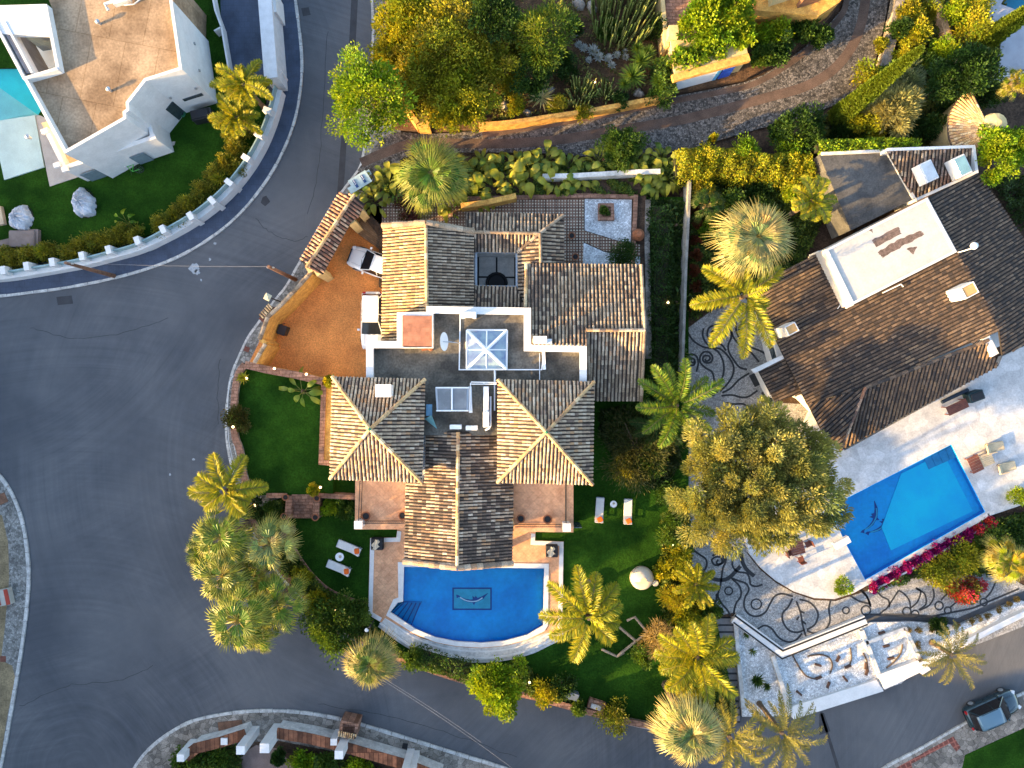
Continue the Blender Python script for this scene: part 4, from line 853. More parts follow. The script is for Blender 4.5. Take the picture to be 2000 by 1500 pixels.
for q in ([(70, 200), (90, 330), (170, 450), (300, 530), (420, 545)], [(300, 280), (290, 380), (340, 480), (420, 535), (530, 560), (640, 670), (700, 790), (690, 900), (620, 1020), (520, 1120)],
          [(480, 350), (500, 380), (540, 350), (510, 300), (450, 290), (405, 350), (440, 420), (520, 430), (600, 370), (580, 280), (480, 240), (380, 270), (350, 360), (380, 440), (450, 480), (540, 500), (600, 580)],
          [(500, 190), (600, 220), (660, 300), (670, 400), (630, 500), (640, 600), (700, 700), (780, 800), (880, 830)], [(420, 545), (500, 600), (560, 720), (570, 860), (530, 1000), (480, 1140)],
          [(320, 690), (340, 720), (385, 690), (370, 650), (310, 650), (290, 700), (330, 740), (400, 730), (420, 660), (370, 600), (300, 600), (255, 660), (260, 740), (330, 810), (410, 860), (440, 960), (460, 1140)],
          [(130, 720), (160, 740), (185, 710), (150, 680), (105, 700), (110, 760), (170, 770), (190, 720)], [(90, 640), (150, 625), (210, 660), (230, 750), (205, 860)],
          [(680, 140), (670, 280), (700, 400), (800, 520), (920, 590), (1040, 730)], [(730, 200), (740, 330), (800, 440), (900, 520), (1050, 580), (1170, 650)],
          [(780, 330), (830, 410), (900, 420), (960, 370), (970, 290), (930, 240), (850, 220), (780, 260), (775, 330)], [(550, 1140), (660, 1080), (780, 960), (910, 880)],
          [(540, 1180), (680, 1170), (800, 1200), (900, 1190), (1020, 1110)], [(600, 1270), (700, 1290), (830, 1290), (900, 1350), (910, 1420)], [(460, 1150), (380, 1120), (240, 1050)], [(450, 1180), (380, 1150)]):
    sw_(z4(q), .15)
for q in ([(90, 20), (130, 60), (190, 70)], [(105, 170), (110, 200), (150, 210), (195, 180), (195, 120), (150, 95), (95, 110), (65, 170), (80, 240), (140, 290), (210, 340), (225, 400), (200, 460), (150, 480)],
          [(350, 350), (330, 380), (350, 400), (390, 380), (380, 330), (330, 320), (280, 350), (300, 400), (350, 410), (410, 370), (400, 310), (340, 285), (285, 310)], [(340, 285), (420, 300), (430, 370), (400, 440), (385, 540), (370, 640), (345, 740), (390, 830), (450, 900), (480, 960)],
          [(560, 280), (510, 330), (505, 420), (560, 480), (660, 500), (690, 570), (700, 620), (760, 640), (830, 620)], [(490, 550), (570, 580), (650, 610), (680, 680), (640, 760), (630, 860), (680, 940), (770, 965), (860, 920), (910, 830), (960, 750), (1040, 720), (1160, 750)],
          [(500, 560), (580, 640), (595, 740), (540, 830), (515, 940)], [(1155, 770), (1110, 860), (1050, 930), (1050, 1020), (1110, 1110), (1200, 1140), (1290, 1110)],
          [(1230, 780), (1350, 820), (1430, 930), (1400, 1050), (1310, 1110)], [(1195, 800), (1240, 920), (1270, 1080), (1300, 1180)], [(1240, 910), (1285, 930)], [(1225, 965), (1200, 1005)], [(1265, 1020), (1300, 1050)],
          [(770, 1110), (850, 1065), (930, 1100), (1000, 1190), (1090, 1240), (1180, 1230), (1260, 1150)], [(1310, 1120), (1400, 1150), (1500, 1120), (1560, 1020), (1550, 880), (1575, 770)],
          [(330, 720), (320, 810), (240, 900), (225, 1000)], [(150, 800), (200, 820), (180, 850)], [(1780, 740), (1880, 800), (2000, 830)], [(1860, 660), (1960, 750), (2000, 860)]):
    sw_(z2_(q), .15)
sw_(z2_([(120, 490), (220, 510), (300, 560), (400, 570), (480, 535), (590, 420)]), .3); sw_(z2_([(50, 85), (160, 90), (260, 125), (400, 180), (500, 230), (560, 235)]), .3); sw_(z2_([(600, 280), (610, 370), (660, 460), (740, 530)]), .3)
def ring(x, y, r, w_=.12): 
    c_ = P2(x, y, zc); rr_ = r*.0397; pts = [(c_[0]+math.cos(t)*rr_, c_[1]+math.sin(t)*rr_) for t in np.linspace(0, 2*math.pi, 22)]; mc.ribbon(pts, w_, zc+.012)
for x, y, r in ((1423, 1154, 7.5), (1477, 1180, 10), (1652, 1192, 6.5), (1691, 1192, 9), (1771, 1194, 8), (1787, 1199, 7), (1834, 1183, 8), (1851, 1192, 6.5), (1898, 1171, 9), (1921, 1176, 7)): ring(x, y, r)
for q in ([(1718, 1199), (1724, 1194), (1732, 1188), (1740, 1176), (1755, 1153)], [(1712, 1154), (1722, 1165), (1735, 1172), (1737, 1186)], [(1674, 1148), (1690, 1160), (1699, 1178), (1700, 1185)], [(1755, 1153), (1766, 1160), (1776, 1173), (1778, 1187)], [(1788, 1148), (1798, 1155), (1792, 1175), (1778, 1188)], [(1790, 1150), (1806, 1160), (1808, 1180), (1794, 1191)], [(1822, 1150), (1824, 1165), (1815, 1182), (1796, 1192)], [(1838, 1172), (1850, 1160), (1872, 1150)], [(1856, 1186), (1872, 1172), (1884, 1162)], [(1925, 1168), (1936, 1155), (1945, 1135)]): sw_(q, .13)
mc.build('mosaic_paving', [M['mosaic'], M['mosblack']], origin=P(1500, 900, zc))['kind'] = 'structure'
# stepped black and white edging of the court
mb = MB(); EB = [(1434, 1200), (1530, 1268), (1690, 1202)]
for k, (w_, z_) in enumerate(((.5, zc+.35),)): mb.wall(PL([(1434, 1208), (1528, 1277), (1692, 1212)], z_), .75, .1, z_)
mb.mi = 1; mb.wall(PL([(1436, 1203), (1529, 1271), (1690, 1207)], zc+.36), .14, zc+.2, zc+.37); mb.wall(PL([(1432, 1215), (1527, 1286), (1694, 1219)], zc+.3), .12, zc-.2, zc+.37)
mb.ribbon(PL([(1700, 1200), (1750, 1203), (1820, 1204), (1900, 1188), (1990, 1150)], zc+.02), .15, zc+.02)
kb = mb.build('stepped_edging', [M['white'], M['mosblack']], origin=P(1528, 1275, zc)); tag(kb, 'white and black banded low parapet bending round the south point of the mosaic court', 'parapet')
# sunk white pebble garden
ZW = .25
mb = MB(); mb.prism(PL([(1436, 1214), (1528, 1284), (1700, 1216), (1780, 1214), (1870, 1222), (1990, 1172), (2020, 1180), (1990, 1200), (1800, 1300), (1760, 1335), (1560, 1398), (1450, 1400)], ZW), 0, ZW); struct('white_pebble_garden', mb, M['gravelw'])
fr = empty('pebble_garden_walls', P(1600, 1330, ZW), label='low white retaining walls dividing the white pebble garden below the mosaic court', cat='wall')
mb = MB()
for q in ([(1510, 1282), (1545, 1395)], [(1684, 1232), (1720, 1325)], [(1692, 1256), (1768, 1228)], [(1768, 1226), (1802, 1300)], [(1436, 1208), (1452, 1385)]): mb = MB(); mb.wall(PL(q, ZW+.3), .3, 0, ZW+.3); mb.build('dividing_wall', M['whited'], fr)
mb = MB(); mb.prism(PL([(1540, 1382), (1712, 1328), (1726, 1350), (1550, 1405)], .5), 0, .5); mb.prism(PL([(1716, 1318), (1793, 1290), (1808, 1308), (1728, 1347)], .62), 0, .62); mb.wall(PL([(1798, 1300), (1960, 1219), (2040, 1180)], .7), .42, 0, .7); mb.build('street_kerb_wall', M['white'], fr)
mb = MB(); mb.prism(PL([(1870, 1262), (1990, 1196), (2060, 1170), (2060, 1200), (1900, 1262)], .3), .05, .3); struct('pavement', mb, M['mosaic'])
mb = MB(); mb.prism(PL([(1795, 1312), (1812, 1300), (1818, 1308), (1802, 1318)], .72), 0, .72); mb.build('pier', M['white'], fr)
# stairs by the palms
stt = empty('timber_stairs', P(1412, 1310, 0), label='long flight of dark edged grey steps between the palms and the white pebble garden', cat='stairs')
mb = MB(); mb2 = MB()
for i in range(15):
    y = 1208+i*13.5; z = .46-i*.026; mb.prism(PL([(1396+i*.2, y), (1434+i*.8, y), (1434+i*.8, y+12), (1396+i*.2, y+12)], z), 0, z); mb2.prism(PL([(1396+i*.2, y+11.2), (1434+i*.8, y+11.2), (1434+i*.8, y+14.8), (1396+i*.2, y+14.8)], z+.01), 0, z+.012)
mb.build('tread', mat('stair_grey', (.22, .2, .19), rough=.85, var=.3, scale=2), stt); mb2.build('dark_nosing', M['mosblack'], stt)
# ================================================================ NORTH WEST HOUSE
NH = empty('house', P(200, 150, ZL), label='white modern house with a sandy flat roof, sharp parapets and a turquoise pool', cat='house')
zh = 6.3
RP = [(334, -60), (333, 0), (352, 133), (283, 155), (248, 200), (249, 214), (242, 219), (243, 230), (127, 296), (48, 152), (112, 133), (88, 8), (60, -60)]
def sandroof():
    m = mat('sandy_roof_screed', (.37, .26, .165), rough=.9, var=.45, c2=(.17, .11, .065), scale=.4, bscale=6, fine=.22, detail=8)
    return bricks(m, 2.4, 4.6, mortar=(.72, .68, .62), rz=R(11), ms=.03, var=.06)
M['sand'] = sandroof()
mb = MB(); mb.prism(offs(PL(RP, zh), -.1), ZL-.1, zh-.62); mb.build('flat_roof', M['sand'], NH)
mb = MB(); ring_ = [(x, y) for x, y in RP]; pp = PL(ring_, zh); mb.wall(pp[1:-1], .2, ZL-.1, zh-.02); mb.build('wall', M['white'], NH)
# roof details
mb = MB()
for x, y in ((196, 47), (217, 178), (60, 270)): mb = MB(); mb.lathe(P(x, y, zh-.62), [(.1, 0), (.1, .3), (.16, .32), (.16, .42), (.02, .5)], 10); mb.build('vent', M['steel'], NH)
mb = MB(); mb.tube([P(228, 0, zh), P(205, 8, zh), P(212, 20, zh-.1)], .12, 6); mb.box(P(238, 0, zh), (1.2, .5, .4), rz=.3); mb.tube([P(242, 10, zh), P(262, 8, zh), P(280, -6, zh)], .05, 5); mb.build('roof_equipment', M['whited'], NH)
mb = MB(); pass
# windows and door on south-east wall
def onwall(a, b, t, z, w_, h_, m, name, zt_=6.3, out=.12):
    a = Vector(P2(*a, zt_)); b = Vector(P2(*b, zt_)); d = (b-a).normalized(); n_ = Vector((d.y, -d.x)); 
    if n_.dot(-a) < 0: n_ = -n_
    q = a.lerp(b, t)+n_*out; mb = MB(); mb.box((q.x, q.y, z), (w_, .08, h_), rz=math.atan2(d.y, d.x)); return mb.build(name, m, NH)
onwall((352, 133), (283, 155), .38, 2.3, 1.5, .35, M['glass'], 'window'); onwall((283, 155), (248, 200), .15, 1.5, .9, 2.1, M['glass'], 'door')
for t, z in ((.1, 3.4), (.9, 3.2)): onwall((352, 133), (283, 155), t, z, .14, .2, M['steel'], 'wall_lamp', out=.16)
for t, z in ((.35, 3.4), (.75, 3.2)): onwall((333, 0), (352, 133), t, z, .14, .2, M['steel'], 'wall_lamp', out=.16)
# lower storey terrace with parapet
zl2 = 3.3; LP = [(80, 240), (126, 328), (304, 268), (292, 222), (250, 200)]
mb = MB(); mb.prism(offs(PL(LP, zl2-.9), -.05), ZL-.1, zl2-.8); mb.build('terrace_floor', mat('cream_floor', (.55, .42, .25), var=.1), NH)
mb = MB(); q = PL([(88, 250), (126, 327), (298, 268), (288, 232)], zl2); mb.wall(q, .3, ZL-.1, zl2); mb.build('terrace_wall', M['white'], NH)
mb = MB(); 
for x, y in ((110, 322), (126, 330), (198, 303), (86, 256), (298, 268), (165, 290)): p = P(x, y, zl2+.2); mb = MB(); mb.box((p[0], p[1], zl2+.12), (.45, .35, .2), rz=R(20)); mb.build('coping_block', M['white'], NH)
mb = MB(); a = Vector(P2(135, 327, zl2)); b = Vector(P2(290, 273, zl2)); d = (b-a).normalized(); n_ = Vector((d.y, -d.x)); ag = math.atan2(d.y, d.x)
for t, w_, z in ((.12, 1.6, 1.2), (.72, 1.1, 1.2)): q = a.lerp(b, t)+n_*.17; mb = MB(); mb.box((q.x, q.y, z), (w_, .06, 1.6), rz=ag); mb.build('window', mat('bluish_glass', (.16, .22, .26), rough=.1, var=.2), NH)
# open corner frame and white slab on the far left
mb = MB(); mb.prism(PL([(-150, 14), (87, 7), (97, 66), (12, 66), (-150, 40)], zh), zh-.5, zh-.05); mb.build('roof_slab', M['white'], NH)
mb = MB(); mb.prism(PL([(-4, 44), (50, 142), (62, 140), (8, 44)], zh-.05), 3.0, zh-.15); mb.build('flat_roof', mat('grey_screed', (.2, .2, .22), var=.3), NH)
mb = MB(); mb.wall(PL([(-40, -10), (47, 153), (112, 134)], zh), .18, 5.3, zh+.03); mb.wall(PL([(8, 42), (62, 142)], zh), .14, 5.3, zh); mb.build('roof_beam', M['white'], NH)
mb = MB(); mb.prism(PL([(10, 68), (100, 62), (110, 132), (40, 134)], 1.0), ZL, 1.0); mb.build('terrace_floor', mat('cream_floor2', (.6, .54, .44), var=.1), NH)
mb = MB(); mb.face([P(45, 70, 3.8), P(96, 66, 3.8), P(101, 97, 1.02), P(84, 100, 1.02)]); mb.build('window', M['glass'], NH)
# pool and deck
np_ = empty('swimming_pool', P(30, 190, ZL), label='turquoise pool with pale steps beside the white modern house', cat='swimming pool')
mb = MB(); mb.prism(PL([(-110, 128), (106, 126), (114, 170), (78, 230), (-110, 268)], ZL), .02, .07); mb.build('pool_floor', M['turq'], np_)
mb = MB()
for i in range(4): mb.prism(PL([(-60+i*2, 172+i*14), (0, 172+i*14), (76-i*4, 226-i*1), (-110, 262)], .1), .03, .09+i*.04)
mb.build('pool_steps', M['turqpale'], np_)
mb = MB(); mb.prism(PL([(-110, 130), (104, 128), (112, 170), (77, 228), (-110, 266)], ZL-.05), ZL-.05, ZL-.05, sides=False); mb.build('pool_water', M['water'], np_)
mb = MB(); mb.prism(PL([(-150, 258), (74, 224), (68, 226), (86, 326), (8, 351), (-3, 300), (-150, 320)], ZL+.12), ZL-.2, ZL+.12); struct('pale_deck', mb, mat('pale_aqua_deck', (.50, .60, .54), rough=.7, var=.15, scale=.8))
mb = MB(); mb.prism(PL([(68, 224), (80, 226), (200, 290), (342, 276), (340, 283), (97, 364)], ZL+.06), ZL-.2, ZL+.06); struct('stone_path', mb, mat('beige_paving', (.44, .38, .33), rough=.8, var=.15))
# boundary wall of the white house, with piers and glass panels
bwl = empty('boundary_wall', P(350, 440, 0), label='curved white boundary wall with square piers and glass panels above the blue pavement', cat='wall')
WN = [(-60, 545), (0, 541), (60, 532), (150, 516), (215, 500), (270, 484), (330, 456), (390, 420), (440, 378), (480, 330), (510, 280), (532, 225), (545, 175)]
mb = MB(); mb.wall(spline(PL(WN, 1.1), 4), .42, 0, 1.1); mb.build('wall_body', M['white'], bwl)
WG = [(x-9*(1 if x > 300 else .4), y-9) for x, y in WN]; g_ = spline(PL(WG, 1.7), 4)
mb = MB(); mb.wall(g_, .10, 1.05, 1.7); mb.build('glass_panel', mat('greenish_glass', (.25, .36, .36), rough=.12, var=.2), bwl)
mb = MB(); qq = [(6, 528), (52, 520), (102, 512), (160, 500), (212, 488), (268, 470), (318, 448), (372, 422), (414, 392), (447, 356), (480, 308), (505, 262), (522, 215)]
for i, (x, y) in enumerate(qq):
    a = Vector(P2(*qq[max(i-1, 0)])); b = Vector(P2(*qq[min(i+1, len(qq)-1)])); p = P(x, y, 1.9); mb = MB(); mb.box((p[0], p[1], 1.0), (.4, .62, 1.95), rz=math.atan2((b-a).y, (b-a).x)); mb.build('pier', M['white'], bwl)
tw_ = empty('tall_wall', P(525, 80, 0), label='tall grey white wall top running up to the street beside the blue driveway', cat='wall')
mb = MB(); mb.wall(PL([(512, -80), (517, 0), (529, 152)], 2.6), 1.0, 0, 2.6); mb.build('wall_body', mat('grey_white_cap', (.55, .56, .58), rough=.8, var=.15, scale=2), tw_)
mb = MB(); mb.prism(PL([(526, -20), (536, -20), (540, 23), (528, 24)], 2.2), 0, 2.2); mb.build('pier', M['white'], tw_); mb = MB(); mb.prism(PL([(532, 120), (541, 122), (551, 140), (545, 150), (534, 150)], 1.6), 0, 1.6); mb.build('pier', M['white'], tw_)
mb = MB(); mb.wall(PL([(408, -40), (420, 20), (432, 52), (447, 140)], 1.2), .12, .3, 1.2); mb.wall(PL([(418, 60), (432, 52)], 1.2), .1, .3, 1.2); o = mb.build('low_fence_wall', M['white'], origin=P(430, 50, .3)); tag(o, 'thin white fence wall crossing the blue driveway of the modern house', 'fence')
# ================================================================ NORTH BUILDINGS
yb = empty('house', P(1560, -10, .3), label='sunlit yellow house corner with an arched window at the top edge of the view', cat='house')
mb = MB(); mb.prism(PL([(1500, -400), (1533, -34), (1725, -95), (1800, -400)], 6.0), .1, 6.0); mb.build('wall', M['cream'], yb)
mb = MB(); mb.prism(PL([(1476, 20), (1600, 30), (1640, 4), (1665, -30), (1480, -60)], 2.8), .1, 2.8); mb.build('wall', M['yellow'], yb)
mb = MB(); p = P(1583, -2, 3.4); mb.box((p[0], p[1], 3.4), (1.6, .3, 1.4), rz=.3); mb.build('window', M['wood'], yb)
mb = MB(); tiles(mb, [(1500, -400, 7.5), (1800, -400, 7.5), (1533, -50, 6.1)], [(1500, -400), (1800, -400), (1735, -100), (1533, -40)], PAL_WARM); mb.build('roof', M['tile'], yb)
gb = empty('garage', P(1390, 165, .1), label='low ochre garage with a white door and a small blue door facing the cobbled lane', cat='garage')
zg = 2.9
mb = MB(); mb.prism(PL([(1318, 150), (1462, 112), (1452, 60), (1310, 80)], zg), .1, zg); mb.build('wall', M['cream'], gb)
mb = MB(); mb.prism(PL([(1316, 158), (1466, 118), (1462, 104), (1312, 146)], zg+.15), zg-.25, zg+.15); mb.build('roof_edge', M['yellow'], gb)
a = Vector(P2(1318, 152, zg)); b = Vector(P2(1462, 114, zg)); d = (b-a).normalized(); n_ = Vector((d.y, -d.x)); ag = math.atan2(d.y, d.x)
for t, w_, m_, nm in ((.36, 3.4, M['plastic'], 'garage_door'), (.78, .9, mat('blue_paint', (.02, .09, .5), rough=.5), 'door')):
    q = a.lerp(b, t)+n_*.05; mb = MB(); mb.box((q.x, q.y, 1.25), (w_, .08, 2.2), rz=ag); mb.build(nm, m_, gb)
mb = MB(); q = a.lerp(b, .645)+n_*.06; mb.box((q.x, q.y, 1.3), (.3, .08, 2.3), rz=ag); mb.build('blue_frame', mat('light_blue_paint', (.12, .4, .7), rough=.5), gb)
mb = MB(); mb.prism(PL([(1300, -60), (1368, -60), (1375, 70), (1330, 85), (1300, 60)], 2.4), .4, 2.4); o = mb.build('raised_terrace', M['brickp'], origin=P(1335, 20, 2.4)); tag(o, 'raised reddish terrace beside the bright green tree at the top', 'terrace')
mb = MB(); mb.wall(PL([(1292, -30), (1298, 40), (1303, 90)], 2.6), .3, .4, 2.6); mb.box(P(1313, 66, 3.0)[:2]+(2.2,), (.7, .8, 2.6)); o = mb.build('terrace_wall', M['cream'], origin=P(1300, 40, .4)); tag(o, 'cream terrace wall with a square pillar beside the reddish terrace', 'wall')
ow = empty('lane_wall', P(1100, 228, .1), label='sunlit ochre wall along the upper side of the cobbled lane', cat='wall')
mb = MB(); mb.wall(spline(PL([(935, 243), (1000, 238), (1080, 226), (1160, 214), (1240, 199), (1308, 186)], 1.3), 4), .32, .1, 1.3); mb.build('wall_body', M['yellow'], ow)
mb = MB(); mb.wall(PL([(752, -80), (757, 20), (765, 90), (772, 150), (790, 205), (815, 240)], 2.0), .35, .1, 2.0); o = mb.build('garden_wall', M['yellow'], origin=P(765, 90, .1)); tag(o, 'ochre garden wall half hidden under the big olive coloured shrubs by the road', 'wall')
p = P(827, 236, 1.7); mb = MB(); mb.box((p[0], p[1], .85), (.9, .9, 1.7)); mb.box((p[0], p[1], 1.75), (1.0, 1.0, .1)); o = mb.build('gate_pillar', M['yellow'], origin=(p[0], p[1], .1)); tag(o, 'square ochre gate pillar at the mouth of the cobbled lane', 'pillar')
# round pergola with fan of roof tiles at right edge
rt = empty('curved_tile_roof', P(1920, 240, .3), label='fan shaped curved tile roof with pale ridges near the right edge', cat='roof')
mb = MB(); cx, cy = 1932, 250; z0, z1_ = 3.2, 4.6
for i in range(26):
    t = R(118+i*5.0); cols = pick(PAL_WARM, 9)
    for j in range(9):
        r0, r1 = (82-j*7.4)*1.0, (82-(j+1)*7.4)*1.0
        za, zb = z0+(z1_-z0)*j/9, z0+(z1_-z0)*(j+1)/9
        a = Vector(P(cx+math.cos(t)*r0*.98, cy-math.sin(t)*r0*1.0, za+.03)); b = Vector(P(cx+math.cos(t)*r1*.98, cy-math.sin(t)*r1, zb))
        w_ = .04*r0*.087*.42; d = (b-a).normalized(); s_ = d.cross(Vector((0, 0, 1))).normalized(); q = []
        for e, ww in ((a, w_), (b, w_*.9)):
            for k in range(5): th = math.pi*k/4; q.append(e+s_*math.cos(th)*ww+Vector((0, 0, math.sin(th)*ww*.8)))
        mb.mesh(q, [(k, k+5, k+6, k+1) for k in range(4)], tuple(float(v) for v in cols[j]))
fan = [P(cx+math.cos(R(116+i*10))*83, cy-math.sin(R(116+i*10))*84, z0-.02) for i in range(14)]; ap_ = P(cx+4, cy, z1_-.02)
for i in range(13): mb.face([fan[i], fan[i+1], ap_], (.08, .055, .04))
mb.build('tile_fan', M['tile'], rt)
mb = MB(); mb.lathe(P(cx+6, cy-4, 4.3), [(.9, 0), (.75, .5), (.2, .75)], 14); mb.build('domed_cap', M['cream'], rt)
mb = MB(); pts = [P2(cx+math.cos(R(116+i*10))*74, cy-math.sin(R(116+i*10))*75, 3.1) for i in range(14)]; mb.wall(pts, .25, .2, 3.1); mb.build('wall', M['cream'], rt)
# neighbouring grey terrace with pool, top right corner
mb = MB(); mb.prism(PL([(1925, -60), (2200, -60), (2200, 140), (1995, 135), (1950, 145), (1955, 80), (1930, 30)], 1.0), .2, 1.0, holes=[PL([(1955, 8), (1972, -20), (2100, -20), (2100, 25), (1998, 24)], 1.0)]); struct('grey_terrace', mb, mat('grey_terrace_floor', (.33, .34, .38), var=.15, rough=.8))
cp = empty('swimming_pool', P(2000, 5, 1), label='dark teal corner of a swimming pool at the top right of the view', cat='swimming pool')
mb = MB(); mb.prism(PL([(1945, 12), (1970, -40), (2110, -40), (2110, 40), (1996, 32)], 1.0), .3, .45); mb.build('pool_floor', mat('pool_petrol', (.01, .16, .26), rough=.5), cp)
mb = MB(); mb.wall(PL([(1945, 147), (1990, 143), (2060, 140)], 1.3), .25, .2, 1.3); o = mb.build('terrace_wall', M['white'], origin=P(1990, 143, .3)); tag(o, 'white terrace wall under the grey corner terrace at the top right', 'wall')
# stone garden walls north-east
mb = MB(); mb.wall(spline(PL([(1815, -20), (1838, 20), (1850, 60), (1862, 90), (1872, 120), (1875, 155)], 1.4), 4), .5, .2, 1.4); o = mb.build('garden_wall', mat('sandstone_wall', (.42, .27, .16), var=.45, scale=2, bscale=9, fine=.3), origin=P(1850, 60, .3)); tag(o, 'rough sandstone garden wall climbing through the shrubs right of the lane', 'wall')
mb = MB(); mb.wall(spline(PL([(1762, -20), (1752, 30), (1742, 80), (1728, 130)], 1.0), 4), .7, .1, 1.0); o = mb.build('garden_wall', M['pave'], origin=P(1745, 60, .3)); tag(o, 'grey stone wall on the outer bend of the cobbled lane', 'wall')
# ================================================================ BOTTOM WALL
bq = empty('boundary_wall', P(600, 1460, .1), label='terracotta capped wall with tall white piers at the bottom edge', cat='wall')
for seg in ([(360, 1480), (382, 1462), (430, 1450), (480, 1434)], [(540, 1432), (600, 1442), (665, 1457)], [(665, 1457), (730, 1476), (800, 1496), (860, 1520)]):
    mb = MB(); mb.wall(PL(seg, 1.5), .7, .1, 1.5); mb.build('wall_body', M['whited'], bq)
    mb = MB(); mb.wall(PL(seg, 1.56), .82, 1.5, 1.56); mb.build('terracotta_coping', bricks(mat('terracotta_coping', (.36, .14, .07), rough=.85, var=.45, scale=2.5), .35, 2, mortar=(.6, .5, .45), ms=.02, var=.35), bq)
for x, y, h, w_ in ((353, 1480, 2.4, .55), (470, 1465, 3.2, .62), (517, 1461, 3.2, .7), (662, 1474, 3.1, .62), (792, 1508, 3.0, .55), (804, 1510, 3.0, .45), (438, 1448, 1.62, .5), (652, 1449, 1.62, .5)):
    p = P(x, y, h); mb = MB(); mb.box((p[0], p[1], h/2+.05), (w_, w_, h)); pi_ = mb.build('pier', M['white'], bq)
mb = MB(); p = P(683, 1424, 1.9); mb = MB()
kz = empty('meter_shelter', P(683, 1428, .1), label='small tile edged brick shelter standing on the stone pavement at the bottom', cat='shelter')
mb = MB(); mb.wall(PL([(664, 1434), (668, 1410), (697, 1416), (692, 1440)], 1.6), .22, .1, 1.6, closed=True); mb.prism(PL([(666, 1432), (670, 1412), (695, 1418), (690, 1438)], 1.2), .1, 1.2); mb.build('brick_body', M['brickp'], kz)
mb = MB(); tiles(mb, [(660, 1437, 1.75), (695, 1444, 1.75), (660, 1425, 2.0)], [(660, 1437), (694, 1444), (696, 1434), (662, 1427)], PAL_WARM, pitch=.16, tl=.4, thick=.06); mb.build('tile_edge', M['tile'], kz)
# ================================================================ VEGETATION
FO = foliage('leaf_foliage', .36, tint=(1.3, 1.15, .4)); FOP = foliage('palm_foliage', .32, rough=.45, tint=(1.3, 1.15, .4))
BARK = mat('bark', (.16, .11, .07), rough=.95, var=.5, scale=3, bscale=20, fine=.35, bump=.6)
def unit(v): return v/np.maximum(1e-6, np.linalg.norm(v, axis=-1, keepdims=True))
def leafq(c, d, n, L, W, fold=0.0):
    """rhombus leaves: returns V (4N,3), F (N,4)"""
    d = unit(d); s = unit(np.cross(d, n)); L = np.asarray(L).reshape(-1, 1) if np.ndim(L) else L; W = np.asarray(W).reshape(-1, 1) if np.ndim(W) else W
    m = c+d*L*.45; V = np.stack([c, m+s*W/2, c+d*L, m-s*W/2], 1).reshape(-1, 3); N = len(c)
    return V, np.arange(4*N).reshape(N, 4)
def colors(pal, n, var=.2):
    pal = np.array(pal, float); t = rng.random(n)*(len(pal)-1); i = np.minimum(t.astype(int), len(pal)-2) if len(pal) > 1 else np.zeros(n, int)
    f = (t-i)[:, None]; c = pal[i]*(1-f)+pal[np.minimum(i+1, len(pal)-1)]*f
    return c*(1+rng.uniform(-var, var, (n, 1)))
def crown_data(c, rad, ncl, nl, L, W, pal, cr=.3, hemi=-.15, up=.5, spike=0., inner=.45, lobe=1.):
    """clumped crown: clump centres spread through an uneven ellipsoid"""
    d = unit(rng.normal(size=(ncl*3, 3))); d = d[d[:, 2] > hemi][:ncl]; ncl = len(d)
    lob = 1+lobe*.22*np.sin(3*np.arctan2(d[:, 1], d[:, 0])+rng.random()*6)+lobe*.14*np.sin(7*np.arctan2(d[:, 1], d[:, 0])+rng.random()*6)
    rr = (inner+(1-inner)*rng.random(ncl)**.6)*lob
    cc = np.array(c)+d*rr[:, None]*np.array(rad)*(1-cr*.5)
    R0 = min(rad[0], rad[1])*cr*rng.uniform(.6, 1.25, ncl)
    q = unit(rng.normal(size=(ncl, nl, 3))); rad_ = (rng.random((ncl, nl, 1))**.45)
    pos = cc[:, None]+q*rad_*R0[:, None, None]*np.array([1, 1, .75])
    out = unit(q*.9+d[:, None]*.5+np.array([0, 0, up])+rng.normal(size=q.shape)*.35)
    if spike: out = unit(q+d[:, None]*.6+np.array([0, 0, .3]))
    nr = unit(rng.normal(size=q.shape)*.6+np.array([0, 0, 1.])+q*.5)
    cl = colors(pal, ncl, .28); col = np.repeat(cl[:, None], nl, 1).reshape(-1, 3)*(1+rng.uniform(-.25, .25, (ncl*nl, 1)))
    N = ncl*nl; Ls = L*rng.uniform(.7, 1.3, N); Ws = W*rng.uniform(.7, 1.3, N)
    V, F = leafq(pos.reshape(-1, 3), out.reshape(-1, 3), nr.reshape(-1, 3), Ls, Ws)
    return V, F, col, cc
def joinq(parts):
    V = []; F = []; C = []; k = 0
    for v, f, c in parts: V.append(v); F.append(f+k); C.append(c); k += len(v)
    return np.concatenate(V), np.concatenate(F), np.concatenate(C)
G_YEL = [(.10, .16, .008), (.24, .25, .012), (.36, .30, .015)]
G_LIME = [(.07, .16, .008), (.17, .27, .010), (.27, .31, .012)]
G_OLV = [(.12, .16, .012), (.25, .26, .015), (.36, .31, .02), (.13, .12, .02)]
G_DARK = [(.018, .045, .008), (.03, .07, .012), (.045, .09, .015)]
G_MID = [(.035, .08, .012), (.06, .12, .015), (.09, .14, .02)]
G_GREY = [(.16, .17, .08), (.24, .22, .10), (.10, .12, .05), (.28, .25, .13)]
